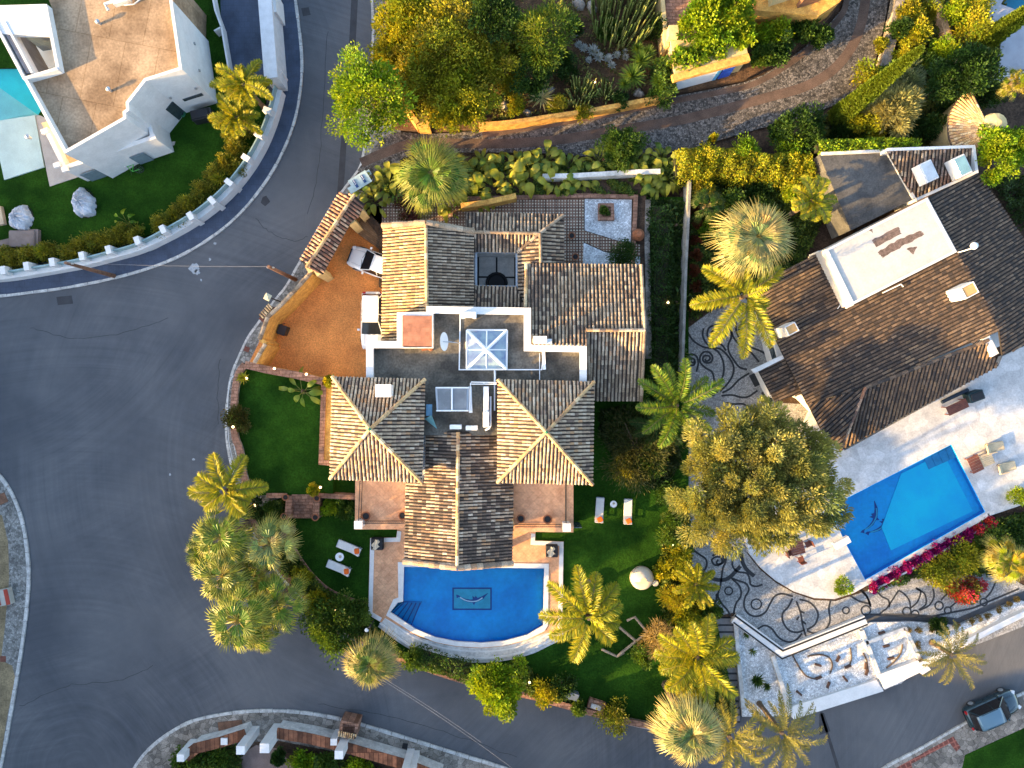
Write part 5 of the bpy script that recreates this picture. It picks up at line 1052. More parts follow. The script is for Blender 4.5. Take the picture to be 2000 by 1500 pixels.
def tree(name, x, y, rpx, top, pal, label, cat='tree', ncl=70, nl=70, L=.2, W=.13, zc=None, base=.3, cr=.3, flat=.7, trunk=True, group=None, spike=0, squash=1.0, inner=.45, hemi=-.15, off=(0, 0), lobe=1.):
    r = rpx*S*(H-top*.75)/H; rz = min(r*flat, (top-base)*.55); zc = zc if zc is not None else top-rz
    c = P(x, y, zc); b = (c[0]+off[0], c[1]+off[1], base); root = empty(name, b, label=label, cat=cat, group=group)
    V, F, C, cc = crown_data(c, (r, r*squash, rz), ncl, nl, L, W, pal, cr=cr, spike=spike, inner=inner, hemi=hemi, lobe=lobe)
    npmesh('crown', V, F, C, FO, parent=root)
    if trunk:
        mb = MB(); t0 = r*.05+.07; mid = Vector((c[0], c[1], base+(zc-base)*.6)); mb.tube([b, Vector(b).lerp(mid, .5)+Vector((random.uniform(-.15, .15), random.uniform(-.15, .15), 0)), mid], [t0*1.3, t0, t0*.85], 7)
        for k in range(9):
            q = Vector(cc[rng.integers(len(cc))]); mb.tube([mid, mid.lerp(q, .5)+Vector((0, 0, .2)), q], [t0*.6, t0*.35, t0*.12], 5)
        mb.build('trunk', BARK, root)
    return root
def feather_data(base, az, el, L, droop, ll, lw, n, pal, fluffy=False, tip=None, twist=.0):
    t = np.linspace(.10, 1, n); ca, sa = math.cos(az), math.sin(az)
    def pos(t): 
        hd = L*t*math.cos(el)*(1-.22*droop*t*t); z = L*(math.sin(el)*t-droop*t*t*.75); side = twist*L*t*t
        return np.stack([base[0]+ca*hd-sa*side, base[1]+sa*hd+ca*side, base[2]+z], -1)
    p = pos(t); tg = unit(pos(np.minimum(t+.03, 1.03))-p); sd = unit(np.cross(tg, [0, 0, 1.])); upv = np.cross(sd, tg)
    Vs = []; Fs = []; Cs = []
    sets = ((1, 0), (-1, 0)) if not fluffy else ((1, .0), (-1, .0), (.8, .8), (-.8, .8), (.7, -.6), (-.7, -.6))
    prof = np.sin(np.pi*np.clip(t*.92+.1, 0, 1))**.5
    parts = []
    for s_, u_ in sets:
        d = sd*s_+tg*(.75 if not fluffy else .55)+upv*(u_+(.22 if not fluffy else 0))+rng.normal(size=p.shape)*.12
        nn = unit(upv+sd*s_*-.3+rng.normal(size=p.shape)*.25)
        l_ = ll*prof*rng.uniform(.85, 1.15, n); V, F = leafq(p+rng.normal(size=p.shape)*.02, d, nn, l_, lw)
        c = colors(pal, n, .15); parts.append((V, F, c))
    # rachis as thin quads
    a = pos(t[:-1]); b = pos(t[1:]); w_ = .035; V = np.stack([a+sd[:-1]*w_, b+sd[1:]*w_*.8, b-sd[1:]*w_*.8, a-sd[:-1]*w_], 1).reshape(-1, 3)+np.array([0, 0, .02]); m_ = len(a)
    parts.append((V, np.arange(4*m_).reshape(m_, 4), np.tile(np.array([[.16, .15, .04]]), (m_, 1))))
    return joinq(parts)
def trunk_obj(root, b, t, r0, r1, lean=0, name='trunk', m=None, rings=True):
    mb = MB(); b = Vector(b); t = Vector(t); n = 10; pts = [b.lerp(t, i/n)+Vector((0, 0, 0)) for i in range(n+1)]; rs = [(r0+(r1-r0)*i/n)*(1.06 if i % 2 else .96) for i in range(n+1)]; rs[0] = r0*1.35
    mb.tube(pts, rs, 8); return mb.build(name, m or BARK, root)
P_YEL = [(.14, .19, .010), (.27, .27, .012), (.40, .32, .018)]
P_GRN = [(.05, .12, .012), (.11, .19, .014), (.22, .25, .018)]
P_PALE = [(.10, .17, .06), (.24, .27, .09), (.38, .34, .11)]
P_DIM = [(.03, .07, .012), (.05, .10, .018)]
def feather_palm(x, y, rpx, top, label, nf=12, pal=P_YEL, fluffy=True, ll=.72, lw=.07, base=.6, droop=.45, el=(.15, .9), n=48, name='feather_palm', azs=None, group=None, lean=(0, 0), tr=.16, cat='palm tree', lens=None):
    r = rpx*S*(H-top)/H; c = P(x, y, top); b = (c[0]+lean[0], c[1]+lean[1], base); root = empty(name, b, label=label, cat=cat, group=group)
    parts = []; a0 = rng.random()*6
    for i in range(nf):
        az = azs[i] if azs is not None else a0+2*math.pi*i/nf*1.0+rng.uniform(-.18, .18); e = rng.uniform(*el)
        Lf = r*1.06/(math.cos(e)*(1-.2*droop))*rng.uniform(.82, 1.05)*(lens[i] if lens else 1); e2 = e
        parts.append(feather_data(c, az, e2, Lf, droop+e*.35, ll, lw, n, pal, fluffy, twist=rng.uniform(-.08, .08)))
    for i in range(3): parts.append(feather_data(c, rng.random()*6, 1.2, r*.6, .1, ll*.6, lw, 16, pal, False))
    V, F, C = joinq(parts); npmesh('crown', V, F, C, FOP, parent=root)
    trunk_obj(root, b, (c[0], c[1], top+.05), tr*1.15, tr); return root
def fan_data(c, az, el, r_in, fr, nseg, pal, tipc, spread=1.2, droop=.35):
    """wedge shaped fan leaf: grassy segments that separate beyond half length and droop at the tip"""
    ca, sa = math.cos(az), math.sin(az); axp = np.array([ca*math.cos(el), sa*math.cos(el), math.sin(el)]); sd0 = np.array([-sa, ca, 0.]); hub = np.array(c)+axp*r_in/max(.3, math.cos(el))
    e2 = el*.5-.12; ax = np.array([ca*math.cos(e2), sa*math.cos(e2), math.sin(e2)]); nn = np.cross(ax, sd0); nn = nn if nn[2] > 0 else -nn; sd = unit(sd0+nn*rng.uniform(-.55, .55)); nn = np.cross(ax, sd); nn = nn if nn[2] > 0 else -nn
    a = np.linspace(-spread, spread, nseg)+rng.normal(size=nseg)*.02; d = unit(np.cos(a)[:, None]*ax+np.sin(a)[:, None]*sd-nn*(.30*np.abs(np.sin(a))**1.5)[:, None]); s2 = unit(np.cross(d, nn[None]))
    ln = fr*(1-.28*(np.abs(a)/spread)**2)[:, None]*rng.uniform(.92, 1.08, (nseg, 1)); r1 = ln*.55; w_ = fr*.55*spread/nseg*.98
    hub = hub+d*.03; z = nn*(.03*(np.arange(nseg) % 2*2-1))[:, None]; m = hub+d*r1; tp = hub+d*ln-np.array([0, 0, 1.])*droop*fr*rng.uniform(.4, 1.3, (nseg, 1))
    V1 = np.stack([hub, m+s2*w_+z, m+d*.02, m-s2*w_-z], 1).reshape(-1, 3); V2 = np.stack([m+s2*w_*.75, tp+s2*w_*.12, tp-s2*w_*.12, m-s2*w_*.75], 1).reshape(-1, 3)
    F = np.arange(4*nseg).reshape(nseg, 4); C1 = np.tile(colors(pal, 1, .15), (nseg, 1))*rng.uniform(.7, 1.25, (nseg, 1)); C2 = C1*.5+np.array(tipc)*.5*rng.uniform(.6, 1.3, (nseg, 1))
    w2 = .035; h0 = np.array(c)+axp*r_in/max(.3, math.cos(el)); pe = np.stack([np.array(c)+sd0*w2, h0+sd0*w2*.7, h0-sd0*w2*.7, np.array(c)-sd0*w2])
    return joinq([(V1, F, C1), (V2, F, C2), (pe, np.array([[0, 1, 2, 3]]), np.array([[.26, .22, .06]]))])
def fan_palm(x, y, rpx, top, label, nf=38, pal=P_GRN, tip=(.40, .33, .12), base=.3, fr=.34, name='fan_palm', group=None, lean=(0, 0), nseg=20, tr=.28, cat='palm tree', elr=(-.45, 1.25), squash=1, wedge=(.75, 1.15)):
    r = rpx*S*(H-top)/H; c = P(x, y, top); b = (c[0]+lean[0], c[1]+lean[1], base); root = empty(name, b, label=label, cat=cat, group=group); parts = []
    for i in range(nf):
        k = (i+.5)/nf; e = elr[1]+(elr[0]-elr[1])*k**.8+rng.uniform(-.12, .12); az = i*2.39996+rng.uniform(-.35, .35)
        R1 = r*(.30+.72*k**.55)*rng.uniform(.9, 1.08); f_ = min(R1*.92, r*(fr+.14)*rng.uniform(.85, 1.15)); r_in = max(.03, R1-f_)
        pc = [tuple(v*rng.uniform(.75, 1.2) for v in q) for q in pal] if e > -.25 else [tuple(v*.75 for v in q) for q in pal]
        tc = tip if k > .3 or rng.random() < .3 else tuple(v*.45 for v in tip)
        parts.append(fan_data(c, az, e, r_in, f_, nseg, pc, tc, spread=rng.uniform(*wedge), droop=.08+.35*k))
    V, F, C = joinq(parts); npmesh('crown', V, F, C, FOP, parent=root); trunk_obj(root, b, (c[0], c[1], top), tr*1.2, tr); return root
def paddle_data(c, az, el, pl, bl, bw, pal, torn=False):
    ca, sa = math.cos(az), math.sin(az); sd = np.array([-sa, ca, 0]); parts = []
    def pos(t): L = pl+bl; return np.array(c)+np.array([ca, sa, 0])*(L*t*math.cos(el)*(1-.1*t))+np.array([0, 0, 1])*(L*(math.sin(el)*t-.75*t*t*t))
    n = 6; ts = np.linspace(pl/(pl+bl), 1, n+1); wd = bw*np.array([.25, .8, 1, .95, .8, .5, .05]); V = []; F = []
    for i in range(n+1):
        p = pos(ts[i]); V += [p+sd*wd[i]/2+np.array([0, 0, .08*bw]), p, p-sd*wd[i]/2+np.array([0, 0, .08*bw])]
    for i in range(n): F += [(3*i, 3*i+1, 3*i+4, 3*i+3), (3*i+1, 3*i+2, 3*i+5, 3*i+4)]
    col = np.tile(colors(pal, 1, .2), (2*n, 1)); col[::2] *= .85
    a, b = pos(0), pos(ts[0]); V2 = [a+sd*.03, b+sd*.03, b-sd*.03, a-sd*.03]
    return joinq([(np.array(V), np.array(F), col), (np.array(V2), np.array([[0, 1, 2, 3]]), np.array([[.12, .14, .03]]))])
def paddles(name, x, y, rpx, top, label, n=12, pal=G_LIME, base=.3, bl=.5, group=None, cat='plant', flowers=False):
    r = rpx*S; c0 = P(x, y, base+.1); root = empty(name, (c0[0], c0[1], base), label=label, cat=cat, group=group); parts = []
    for i in range(n):
        az = i*2.4+rng.uniform(-.3, .3); el = rng.uniform(.3, 1.15); L = min((top-base)*1.25, r*1.35/max(.3, math.cos(el)))*rng.uniform(.75, 1.15)
        parts.append(paddle_data((c0[0]+rng.uniform(-.2, .2), c0[1]+rng.uniform(-.2, .2), base+.1), az, el, L*(1-bl), L*bl, L*bl*rng.uniform(.18, .28), pal))
    V, F, C = joinq(parts); npmesh('leaves', V, F, C, FOP, parent=root)
    mb = MB(); mb.lathe((c0[0], c0[1], base), [(.22, 0), (.14, .25), (.05, .4)], 7); mb.build('stem', BARK, root); return root
def rosette(name, x, y, rpx, z, label, n=30, pal=G_MID, cat='plant', group=None, w_=.12, el=(.1, 1.3), base=None, droop=.1):
    r = rpx*S*(H-z)/H; c = P(x, y, z); base = z if base is None else base; root = empty(name, (c[0], c[1], base), label=label, cat=cat, group=group)
    i = np.arange(n); az = i*2.39996; e = el[1]+(el[0]-el[1])*(i/n)**.8; d = np.stack([np.cos(az)*np.cos(e), np.sin(az)*np.cos(e), np.sin(e)], -1)
    nn = unit(np.stack([-np.cos(az)*np.sin(e), -np.sin(az)*np.sin(e), np.cos(e)], -1)+1e-3); V, F = leafq(np.tile(np.array(c), (n, 1)), d, nn, r*rng.uniform(.85, 1.1, n), r*w_*1.6)
    npmesh('leaves', V, F, colors(pal, n, .15), FO, parent=root)
    if z-base > .1:
        mb = MB(); mb.tube([(c[0], c[1], base), c], [.12, .09], 7); mb.build('stem', BARK, root)
    return root
def bush(name, x, y, rpx, h, pal, label, cat='shrub', base=.3, ncl=26, nl=50, L=.17, W=.11, group=None, cr=.42, squash=1, **k):
    r = rpx*S*(H-h)/H; c = P(x, y, base+h*.35); root = empty(name, (c[0], c[1], base), label=label, cat=cat, group=group)
    V, F, C, cc = crown_data(c, (r, r*squash, h*.65), ncl, nl, L, W, pal, cr=cr, **k); npmesh('leaves', V, F, C, FO, parent=root)
    mb = MB()
    for i in range(4): mb.tube([(c[0], c[1], base-.05), tuple(cc[rng.integers(len(cc))])], [.05, .015], 4)
    mb.build('stems', BARK, root); return root
def groundcover(name, poly, z, n, h, pal, label, L=.2, W=.13, cat='ground cover', clump=.8):
    q = PL(poly, z); tr = tessellate_polygon([[Vector((p[0], p[1], 0)) for p in q]]); T = np.array([[q[i] for i in t] for t in tr]); e1 = T[:, 1]-T[:, 0]; e2 = T[:, 2]-T[:, 0]; A = np.abs(e1[:, 0]*e2[:, 1]-e1[:, 1]*e2[:, 0])
    i = rng.choice(len(T), n, p=A/A.sum()); u, v = rng.random(n), rng.random(n); f = u+v > 1; u[f] = 1-u[f]; v[f] = 1-v[f]; xy = T[i, 0]+e1[i]*u[:, None]+e2[i]*v[:, None]
    c = np.sin(xy[:, 0]*1.9+np.sin(xy[:, 1]*1.3)*2)*np.sin(xy[:, 1]*2.3+np.sin(xy[:, 0]*.9)*2); keep = c > -clump; xy = xy[keep]; c = c[keep]; n = len(xy)
    pos = np.stack([xy[:, 0], xy[:, 1], z+h*(.25+.75*np.clip(c+.5, 0, 1.5)/1.5)*rng.random(n)**.4], -1); out = rng.normal(size=(n, 3))*np.array([1, 1, .5])+np.array([0, 0, .5]); nn = rng.normal(size=(n, 3))*.5+np.array([0, 0, 1.])
    V, F = leafq(pos, out, nn, L*rng.uniform(.6, 1.4, n), W*rng.uniform(.7, 1.3, n)); o = npmesh(name, V, F, colors(pal, n, .25)*(1+.3*c)[:, None].clip(.3, 2), FO, origin=P(*poly[0], z)); return tag(o, label, cat, kind='stuff')
def hedge(name, pts, wpx, h, pal, label, base=.3, dens=260, L=.17, W=.11, cat='hedge', group=None, bumpy=.3):
    root = empty(name, P(*pts[0], base), label=label, cat=cat, group=group); q = np.array(spline(PL(pts, base+h), 6)); seg = np.linalg.norm(np.diff(q, axis=0), axis=1); Lt = seg.sum(); w_ = wpx*S
    n = int(Lt*(w_+h)*dens); s = rng.random(n)*Lt; acc = np.concatenate([[0], np.cumsum(seg)]); i = np.clip(np.searchsorted(acc, s)-1, 0, len(seg)-1); f = ((s-acc[i])/seg[i])[:, None]
    p = q[i]*(1-f)+q[i+1]*f; d = (q[i+1]-q[i])/seg[i][:, None]; nrm = np.stack([-d[:, 1], d[:, 0]], -1); u = rng.uniform(-1, 1, n)
    cl = np.sin(s*2.1+3*u)*.5+np.sin(s*5.3-2*u)*.5; edge = 1-np.abs(u)**6*.6; z = base+h*(edge*(1+bumpy*.35*cl))*rng.random(n)**.25
    xy = p+nrm*(u*w_/2*(1+bumpy*.3*np.sin(s*1.7)))[:, None]; pos = np.stack([xy[:, 0], xy[:, 1], z], -1)
    out = np.stack([nrm[:, 0]*u, nrm[:, 1]*u, np.full(n, .7)], -1)+rng.normal(size=(n, 3))*.6; nn = rng.normal(size=(n, 3))*.6+np.array([0, 0, 1.]); V, F = leafq(pos, out, nn, L*rng.uniform(.7, 1.3, n), W*rng.uniform(.7, 1.3, n))
    C = colors(pal, n, .15)*(1+.35*cl)[:, None]; npmesh('leaves', V, F, np.clip(C, .004, .6), FO, parent=root)
    mb = MB(); mb.wall([tuple(v) for v in q[::2]], w_*.55, base-.1, base+h*.6); mb.build('woody_core', mat('hedge_core', (.03, .03, .012), var=.5), root); return root
# ---- road side, top centre
tree('street_tree', 722, 196, 88, 7.5, G_LIME, 'bright lime green tree leaning over the road beside the olive shrub mass', ncl=120, nl=90, cr=.24, base=.1, off=(1.6, .4))
for i, (x, y, r, t, pal, lab) in enumerate(((800, 45, 74, 4.5, G_YEL, 'golden lit bushy tree nearest the road at the top edge'), (880, 95, 95, 5.5, G_OLV, 'largest olive brown tree in the shrub mass above the lane'), (830, 165, 70, 5.0, G_OLV, 'olive tree between the lime street tree and the gate pillar'), (900, 200, 70, 5.0, G_YEL, 'yellow green tree hanging over the mouth of the cobbled lane'), (945, 130, 60, 4.6, G_OLV, 'thin crowned olive tree right of the large olive brown tree'), (770, 100, 45, 3.6, G_OLV, 'small golden shrub tree against the ochre garden wall'))):
    tree('garden_tree', x, y, r, t, pal, lab, ncl=int(r*1.5), nl=80, cr=.25, base=.4, inner=.3)
tree('garden_tree', 965, 25, 55, 6, G_DARK, 'dark green tree at the top edge left of the cactus garden', ncl=60)
tree('garden_tree', 1062, 75, 66, 5.5, [(.05, .10, .012), (.10, .16, .014), (.18, .20, .018)], 'dark mid green feathery tree in the shade of the north garden', ncl=80, L=.26, W=.08, spike=1)
tree('garden_tree', 1045, 150, 45, 4.0, G_DARK, 'shaded dark shrub tree below the feathery tree', ncl=45)
tree('garden_tree', 1015, 110, 30, 3.0, G_OLV, 'small straggly olive tree beside the shaded dark shrub tree', ncl=25)
# cactus garden
def fingers(x, y, rpx, h, label, n=110, pal=((.10, .15, .03), (.2, .2, .06)), base=.5, r=.055, group=None):
    c0 = P(x, y, base); root = empty('candelabra_cactus', c0, label=label, cat='cactus', group=group); mb = MB(); R_ = rpx*S
    for i in range(n):
        a = rng.random()*6.283; q = rng.random()**.5*R_; bx, by = c0[0]+math.cos(a)*q, c0[1]+math.sin(a)*q; hh = h*rng.uniform(.5, 1.05); ln = q/R_*.5
        c = colors(pal, 1)[0]; mb.tube([(bx-math.cos(a)*ln*.6, by-math.sin(a)*ln*.6, base), (bx, by, base+hh*.55), (bx+math.cos(a)*ln*.3+rng.normal()*.06, by+math.sin(a)*ln*.3+rng.normal()*.06, base+hh)], [r, r*1.1, r*.7], 5, col=tuple(float(v) for v in c))
    mb.build('stems', mat('cactus_skin', (1, 1, 1), attr=True, rough=.6, fine=.25, bscale=20), root)
fingers(1215, 42, 66, 3.2, 'large clump of upright candelabra cactus catching the sun at the top', n=230)
fingers(1135, 192, 32, 1.8, 'smaller dark candelabra cactus clump close to the ochre lane wall', n=80)
fingers(1185, 185, 22, 1.4, 'low scattered cactus stems right of the dark candelabra clump', n=40)
rs = ((1140, 95, 11), (1158, 100, 15), (1170, 112, 13), (1188, 115, 12), (1205, 108, 10), (1222, 112, 9), (1130, 88, 10), (1195, 128, 10), (1220, 100, 7), (1150, 118, 9))
for i, (x, y, r) in enumerate(rs): rosette('agave', x, y, r, .75, 'silvery agave rosette in the pale diagonal row in the north garden', n=26, pal=[(.30, .32, .33), (.42, .43, .42)], group='silver agaves of the north garden', w_=.2, base=.5, el=(.1, 1.2))
for x, y, r, lab in ((1252, 120, 26, 'bright spiky dragon tree rosette nearest the reddish terrace'), (1235, 150, 30, 'deep green spiky dragon tree rosette above the lane wall'), (1265, 105, 20, 'small spiky rosette touching the cream terrace wall'), (1245, 95, 18, 'topmost small spiky rosette of the dragon tree group'), (1285, 160, 20, 'dark rosette in the shade left of the garage'), (1220, 165, 18, 'low dark rosette beside the cactus stems'), (1075, 25, 24, 'dark green rosette at the top of the north garden')):
    rosette('dragon_tree', x, y, r, 1.9, lab, n=70, pal=G_MID, w_=.07, base=.5, el=(-.3, 1.4))
rosette('bare_succulent', 1058, 190, 34, 1.3, 'pale branching bare succulent above the sunlit lane wall', n=26, pal=[(.35, .33, .12), (.42, .34, .16)], w_=.06, base=.5, el=(0, .9))
bush('garden_shrub', 1010, 208, 18, 1.8, G_YEL, 'golden shrub at the left end of the sunlit lane wall', base=.5, ncl=20)
for x, y, r, pal, lab in ((1090, 205, 20, G_OLV, 'speckled shrub beside the bare succulent'), (1140, 218, 16, G_OLV, 'small dry shrub against the middle of the lane wall'), (1210, 195, 18, G_DARK, 'dark low shrub over the lane wall'), (1285, 192, 24, G_MID, 'mid green shrub at the lane wall left of the garage'), (1110, 145, 22, G_DARK, 'dark round shrub in the middle of the north garden'), (1120, 55, 18, G_DARK, 'dark shrub between the cactus clump and the feathery tree')):
    bush('garden_shrub', x, y, r, 1.5, pal, lab, base=.5, ncl=22)
mb = MB()
for x, y, s_ in ((1130, 5, .7), (1155, 12, .5), (1122, 70, .4), (1060, 180, .5), (1075, 176, .4), (1210, 205, .5), (1250, 183, .4), (1030, 220, .4), (1245, 180, .4), (985, 205, .5), (1160, 20, .35)):
    p = P(x, y, .6); mb.lathe((p[0], p[1], .45), [(s_, 0), (s_*.9, .2), (s_*.5, .42), (s_*.1, .5)], 7, sc=(1, .7), rz=x)
tag(mb.build('rocks', mat('pale_rock', (.36, .31, .27), rough=.95, var=.4, scale=2, bscale=10, fine=.3), origin=P(1130, 60, .5)), 'scattered pale boulders among the shrubs of the north garden', 'rocks', kind='stuff')
# bright tree and vines by the garage
tree('garden_tree', 1385, 38, 58, 5.2, G_LIME, 'bright green leafy tree above the garage roof', ncl=110, nl=70, L=.24, W=.17, cr=.25)
tree('garden_tree', 1442, 62, 34, 4.2, G_LIME, 'bright green tree at the foot of the yellow house corner', ncl=60, nl=60, L=.24, W=.17, cr=.28)
tree('garden_tree', 1432, 8, 42, 5.4, G_LIME, 'bright tree touching the top edge left of the yellow house', ncl=60, nl=60, L=.24, W=.17, cr=.28)
hedge('climbing_vine', [(1316, 100), (1342, 112), (1380, 96), (1420, 86)], 34, .9, G_LIME, 'lime green creeper spilling over the left part of the garage roof', base=2.6, dens=130, L=.24, W=.18, cat='vine')
hedge('climbing_vine', [(1292, 110), (1302, 150), (1312, 180)], 32, 2.2, G_MID, 'green creeper hanging down the left side of the garage', base=.5, dens=120, L=.22, W=.16, cat='vine')
for x, y, r, h, pal, lab in ((1490, 112, 24, 2.0, G_MID, 'mid green bush right of the blue garage door'), (1515, 72, 32, 2.6, G_LIME, 'lime green bush below the yellow house wall'), (1568, 60, 26, 2.2, G_MID, 'bush hanging below the arched window of the yellow house'), (1515, 95, 30, 2.4, G_DARK, 'dark bush in the shade below the yellow house'), (1595, 75, 22, 2.0, G_DARK, 'dark bush on the inner bend of the lane'), (1480, 75, 22, 2.4, G_LIME, 'small lime bush beside the corner of the yellow house')):
    bush('garden_shrub', x, y, r, h, pal, lab, base=.3, ncl=40, nl=55, L=.22, W=.16)
# lane south side
tree('round_tree', 1212, 288, 42, 2.8, G_MID, 'dense round dark green tree on the lane edge behind the white wall', ncl=110, nl=70, cr=.25, base=.1, L=.14, W=.1)
hedge('hedge', [(1325, 318), (1400, 312), (1470, 318), (1530, 325), (1590, 318)], 62, 2.6, G_YEL, 'long golden yellow clipped hedge between the lane and the east villa garden', base=.3, dens=200)
for x, y, r, pal, lab in ((1370, 318, 30, G_YEL, 'brightest yellow swelling of the hedge top near its left end'), (1450, 300, 30, G_LIME, 'green bulge of bushes on the lane side of the yellow hedge'), (1540, 300, 36, G_LIME, 'large light green bush in the middle of the hedge'), (1560, 340, 32, G_YEL, 'yellow bush at the right end of the hedge beside the dark felt roof')):
    bush('hedge_shrub', x, y, r, 3.1, pal, lab, base=.3, ncl=50)
bush('garden_shrub', 1392, 272, 8, 1.6, G_YEL, 'tiny yellow shrub poking up on the lane side of the hedge', base=.2, ncl=10)
tree('garden_tree', 1565, 255, 50, 3.6, G_DARK, 'dark green tree where the lane curves above the hedge', ncl=70)
tree('garden_tree', 1525, 255, 24, 2.4, G_DARK, 'small shaded tree left of the dark tree at the lane curve', ncl=30)
hedge('climbing_vine', [(1600, 285), (1680, 282), (1770, 280), (1800, 282)], 24, .8, G_LIME, 'low green creeper along the white edge of the dark felt roof', base=3.0, dens=200, cat='vine')
def cypress(x0, y0, x1, y1, label, w_=.95, base=.3):
    b = Vector(P(x0, y0, base)); r0 = math.hypot(x0-1000, y0-750); r1 = math.hypot(x1-1000, y1-750); top = H*(1-r0*(H-base)/H/r1) if r1 else 10
    root = empty('cypress', b, label=label, cat='cypress'); n = 15000; t = rng.random(n)**.85; a = rng.random(n)*6.283; prof = w_*np.clip(np.minimum((t*8+.35), 1)*(1-t)**.62+.04, 0, 9)*(1+.12*np.sin(a*5+t*9)); rr = prof*rng.uniform(.8, 1.03, n)
    pos = np.stack([b.x+np.cos(a)*rr, b.y+np.sin(a)*rr, base+.2+t*(top-base)], -1); out = np.stack([np.cos(a)*.5, np.sin(a)*.5, np.ones(n)], -1)+rng.normal(size=(n, 3))*.3; nn = np.stack([np.cos(a), np.sin(a), np.full(n, .3)], -1)+rng.normal(size=(n, 3))*.3
    V, F = leafq(pos, out, nn, .26, .13); npmesh('crown', V, F, colors([(.09, .14, .012), (.15, .2, .02)], n, .25), FO, parent=root)
    mb = MB(); mb.tube([b, b+Vector((0, 0, top*.5))], [w_*.5, w_*.3], 8); mb.build('trunk', BARK, root)
cypress(1625, 238, 1795, 100, 'tall slender cypress leaning across the picture beside the cobbled lane', .72)
cypress(1905, 96, 2040, -10, 'second tall cypress reaching over the grey corner terrace', .75)
tree('olive_tree', 1745, 215, 55, 4.6, [(.2, .2, .08), (.3, .27, .1), (.16, .17, .06)], 'pale sunlit olive tree right of the long cypress', ncl=80, spike=1, L=.32, W=.07, squash=.8)
tree('olive_tree', 1695, 230, 42, 3.4, G_YEL, 'yellow green shrubby tree between the cypress and the pale olive', ncl=50)
tree('garden_tree', 1770, 160, 36, 3.8, [(.10, .13, .06), (.16, .18, .08)], 'grey green tree in half shade behind the pale olive', ncl=40, spike=1, L=.3, W=.06)
tree('garden_tree', 1845, 165, 42, 4.2, G_DARK, 'dark tree between the pale olive and the bright round bush', ncl=50)
tree('garden_tree', 1900, 140, 48, 5.0, G_DARK, 'large dark tree left of the grey corner terrace', ncl=70)
bush('garden_shrub', 1835, 105, 26, 2.4, G_LIME, 'bright round lime bush with a smooth outline', ncl=60, cr=.35)
for x, y, r, h, pal, lab in ((1690, 150, 28, 2, G_YEL, 'golden bush left of the lower cypress trunk'), (1785, 75, 30, 2.6, G_YEL, 'golden bush on the outer bend of the lane'), (1775, 25, 24, 2, G_OLV, 'olive bush at the top outer side of the lane'), (1760, 115, 20, 2, G_YEL, 'small golden bush under the cypress tip'), (1800, 130, 22, 2, G_MID, 'green bush under the tip of the long cypress'), (1890, 70, 36, 4, G_YEL, 'bright yellow shrub beside the sandstone wall'), (1895, 20, 40, 4, G_YEL, 'bright yellow shrub at the top edge right of the sandstone wall'), (1860, 110, 18, 1.6, G_MID, 'small green shrub leaning on the sandstone wall'), (1850, 225, 28, 2, G_DARK, 'dark shrub left of the fan shaped tile roof'), (1760, 265, 24, 2, G_DARK, 'shaded shrub under the pale olive beside the creeper'), (1690, 270, 24, 2, G_DARK, 'shaded shrub left of the pale olive near the creeper'), (1640, 268, 22, 1.8, G_DARK, 'dark shrub at the foot of the long cypress'), (1815, 20, 20, 1.5, G_OLV, 'olive shrub left of the sandstone wall top'), (1720, 90, 14, 1, G_OLV, 'tiny dry shrub on the stone wall of the lane bend')):
    bush('garden_shrub', x, y, r, h, pal, lab, ncl=34)
tree('round_tree', 1955, 297, 54, 6.0, G_LIME, 'round bright green tree at the right edge beside the small tiled roof', ncl=130, nl=80, cr=.22)
fan_palm(1988, 160, 38, 4, 'fan palm cut by the right edge below the grey corner terrace', nf=22, pal=P_YEL)
# strelitzia row north of the villa
for i, (x, y, r) in enumerate(((735, 395, 26), (770, 372, 30), (765, 348, 24), (890, 365, 36), (930, 350, 30), (945, 330, 28), (985, 340, 30), (1010, 328, 26), (1030, 345, 30), (1065, 320, 28), (1085, 358, 24), (1110, 330, 26), (1140, 352, 26), (1258, 335, 26), (1290, 322, 28), (1300, 350, 26), (1275, 362, 24), (925, 385, 26))):
    paddles('bird_of_paradise_plant', x, y, r*1.15, 4.0, 'large leaved bird of paradise plant in the row behind the tile patio', n=36, bl=.6, pal=[(.16, .20, .02), (.34, .32, .04), (.08, .15, .02)], base=.35, group='bird of paradise plants north of the villa')
fan_palm(842, 338, 90, 5.5, 'glossy green fan palm above the west wing roof beside the lane', nf=44, pal=[(.07, .15, .015), (.14, .2, .02)], tip=(.3, .26, .05), base=.4, fr=.42)
bush('red_shrub', 800, 408, 30, 1.6, [(.12, .02, .03), (.05, .05, .015)], 'dark red bougainvillea at the foot of the fan palm', base=.8, ncl=30)
paddles('banana_plant', 888, 418, 12, 2.2, 'small bright paddle leaf plant beside the short ochre wall', n=6, pal=G_LIME, base=.9)
hedge('hedge', [(1290, 400), (1296, 480), (1292, 560), (1296, 660), (1290, 740)], 46, .9, G_DARK, 'dark hedge strip running along the east wall of the villa garden', base=.6, dens=110)
for x, y, r, lab in ((1320, 590, 34, 'shaded paddle leaf plant beside the middle of the thin boundary wall'), (1300, 650, 30, 'dark paddle leaf plant below the shaded one at the boundary wall'), (1325, 690, 26, 'dark broad leaf plant opposite the pebble spirals'), (1305, 730, 30, 'dark paddle leaf plant nearest the feather palm'), (1305, 420, 24, 'half lit paddle leaf plant near the top of the boundary wall'), (1320, 440, 22, 'small shaded paddle leaf plant under the half lit one')):
    paddles('bird_of_paradise_plant', x, y, r, 2.2, lab, n=10, pal=[(.04, .09, .02), (.07, .13, .03)], base=.6)
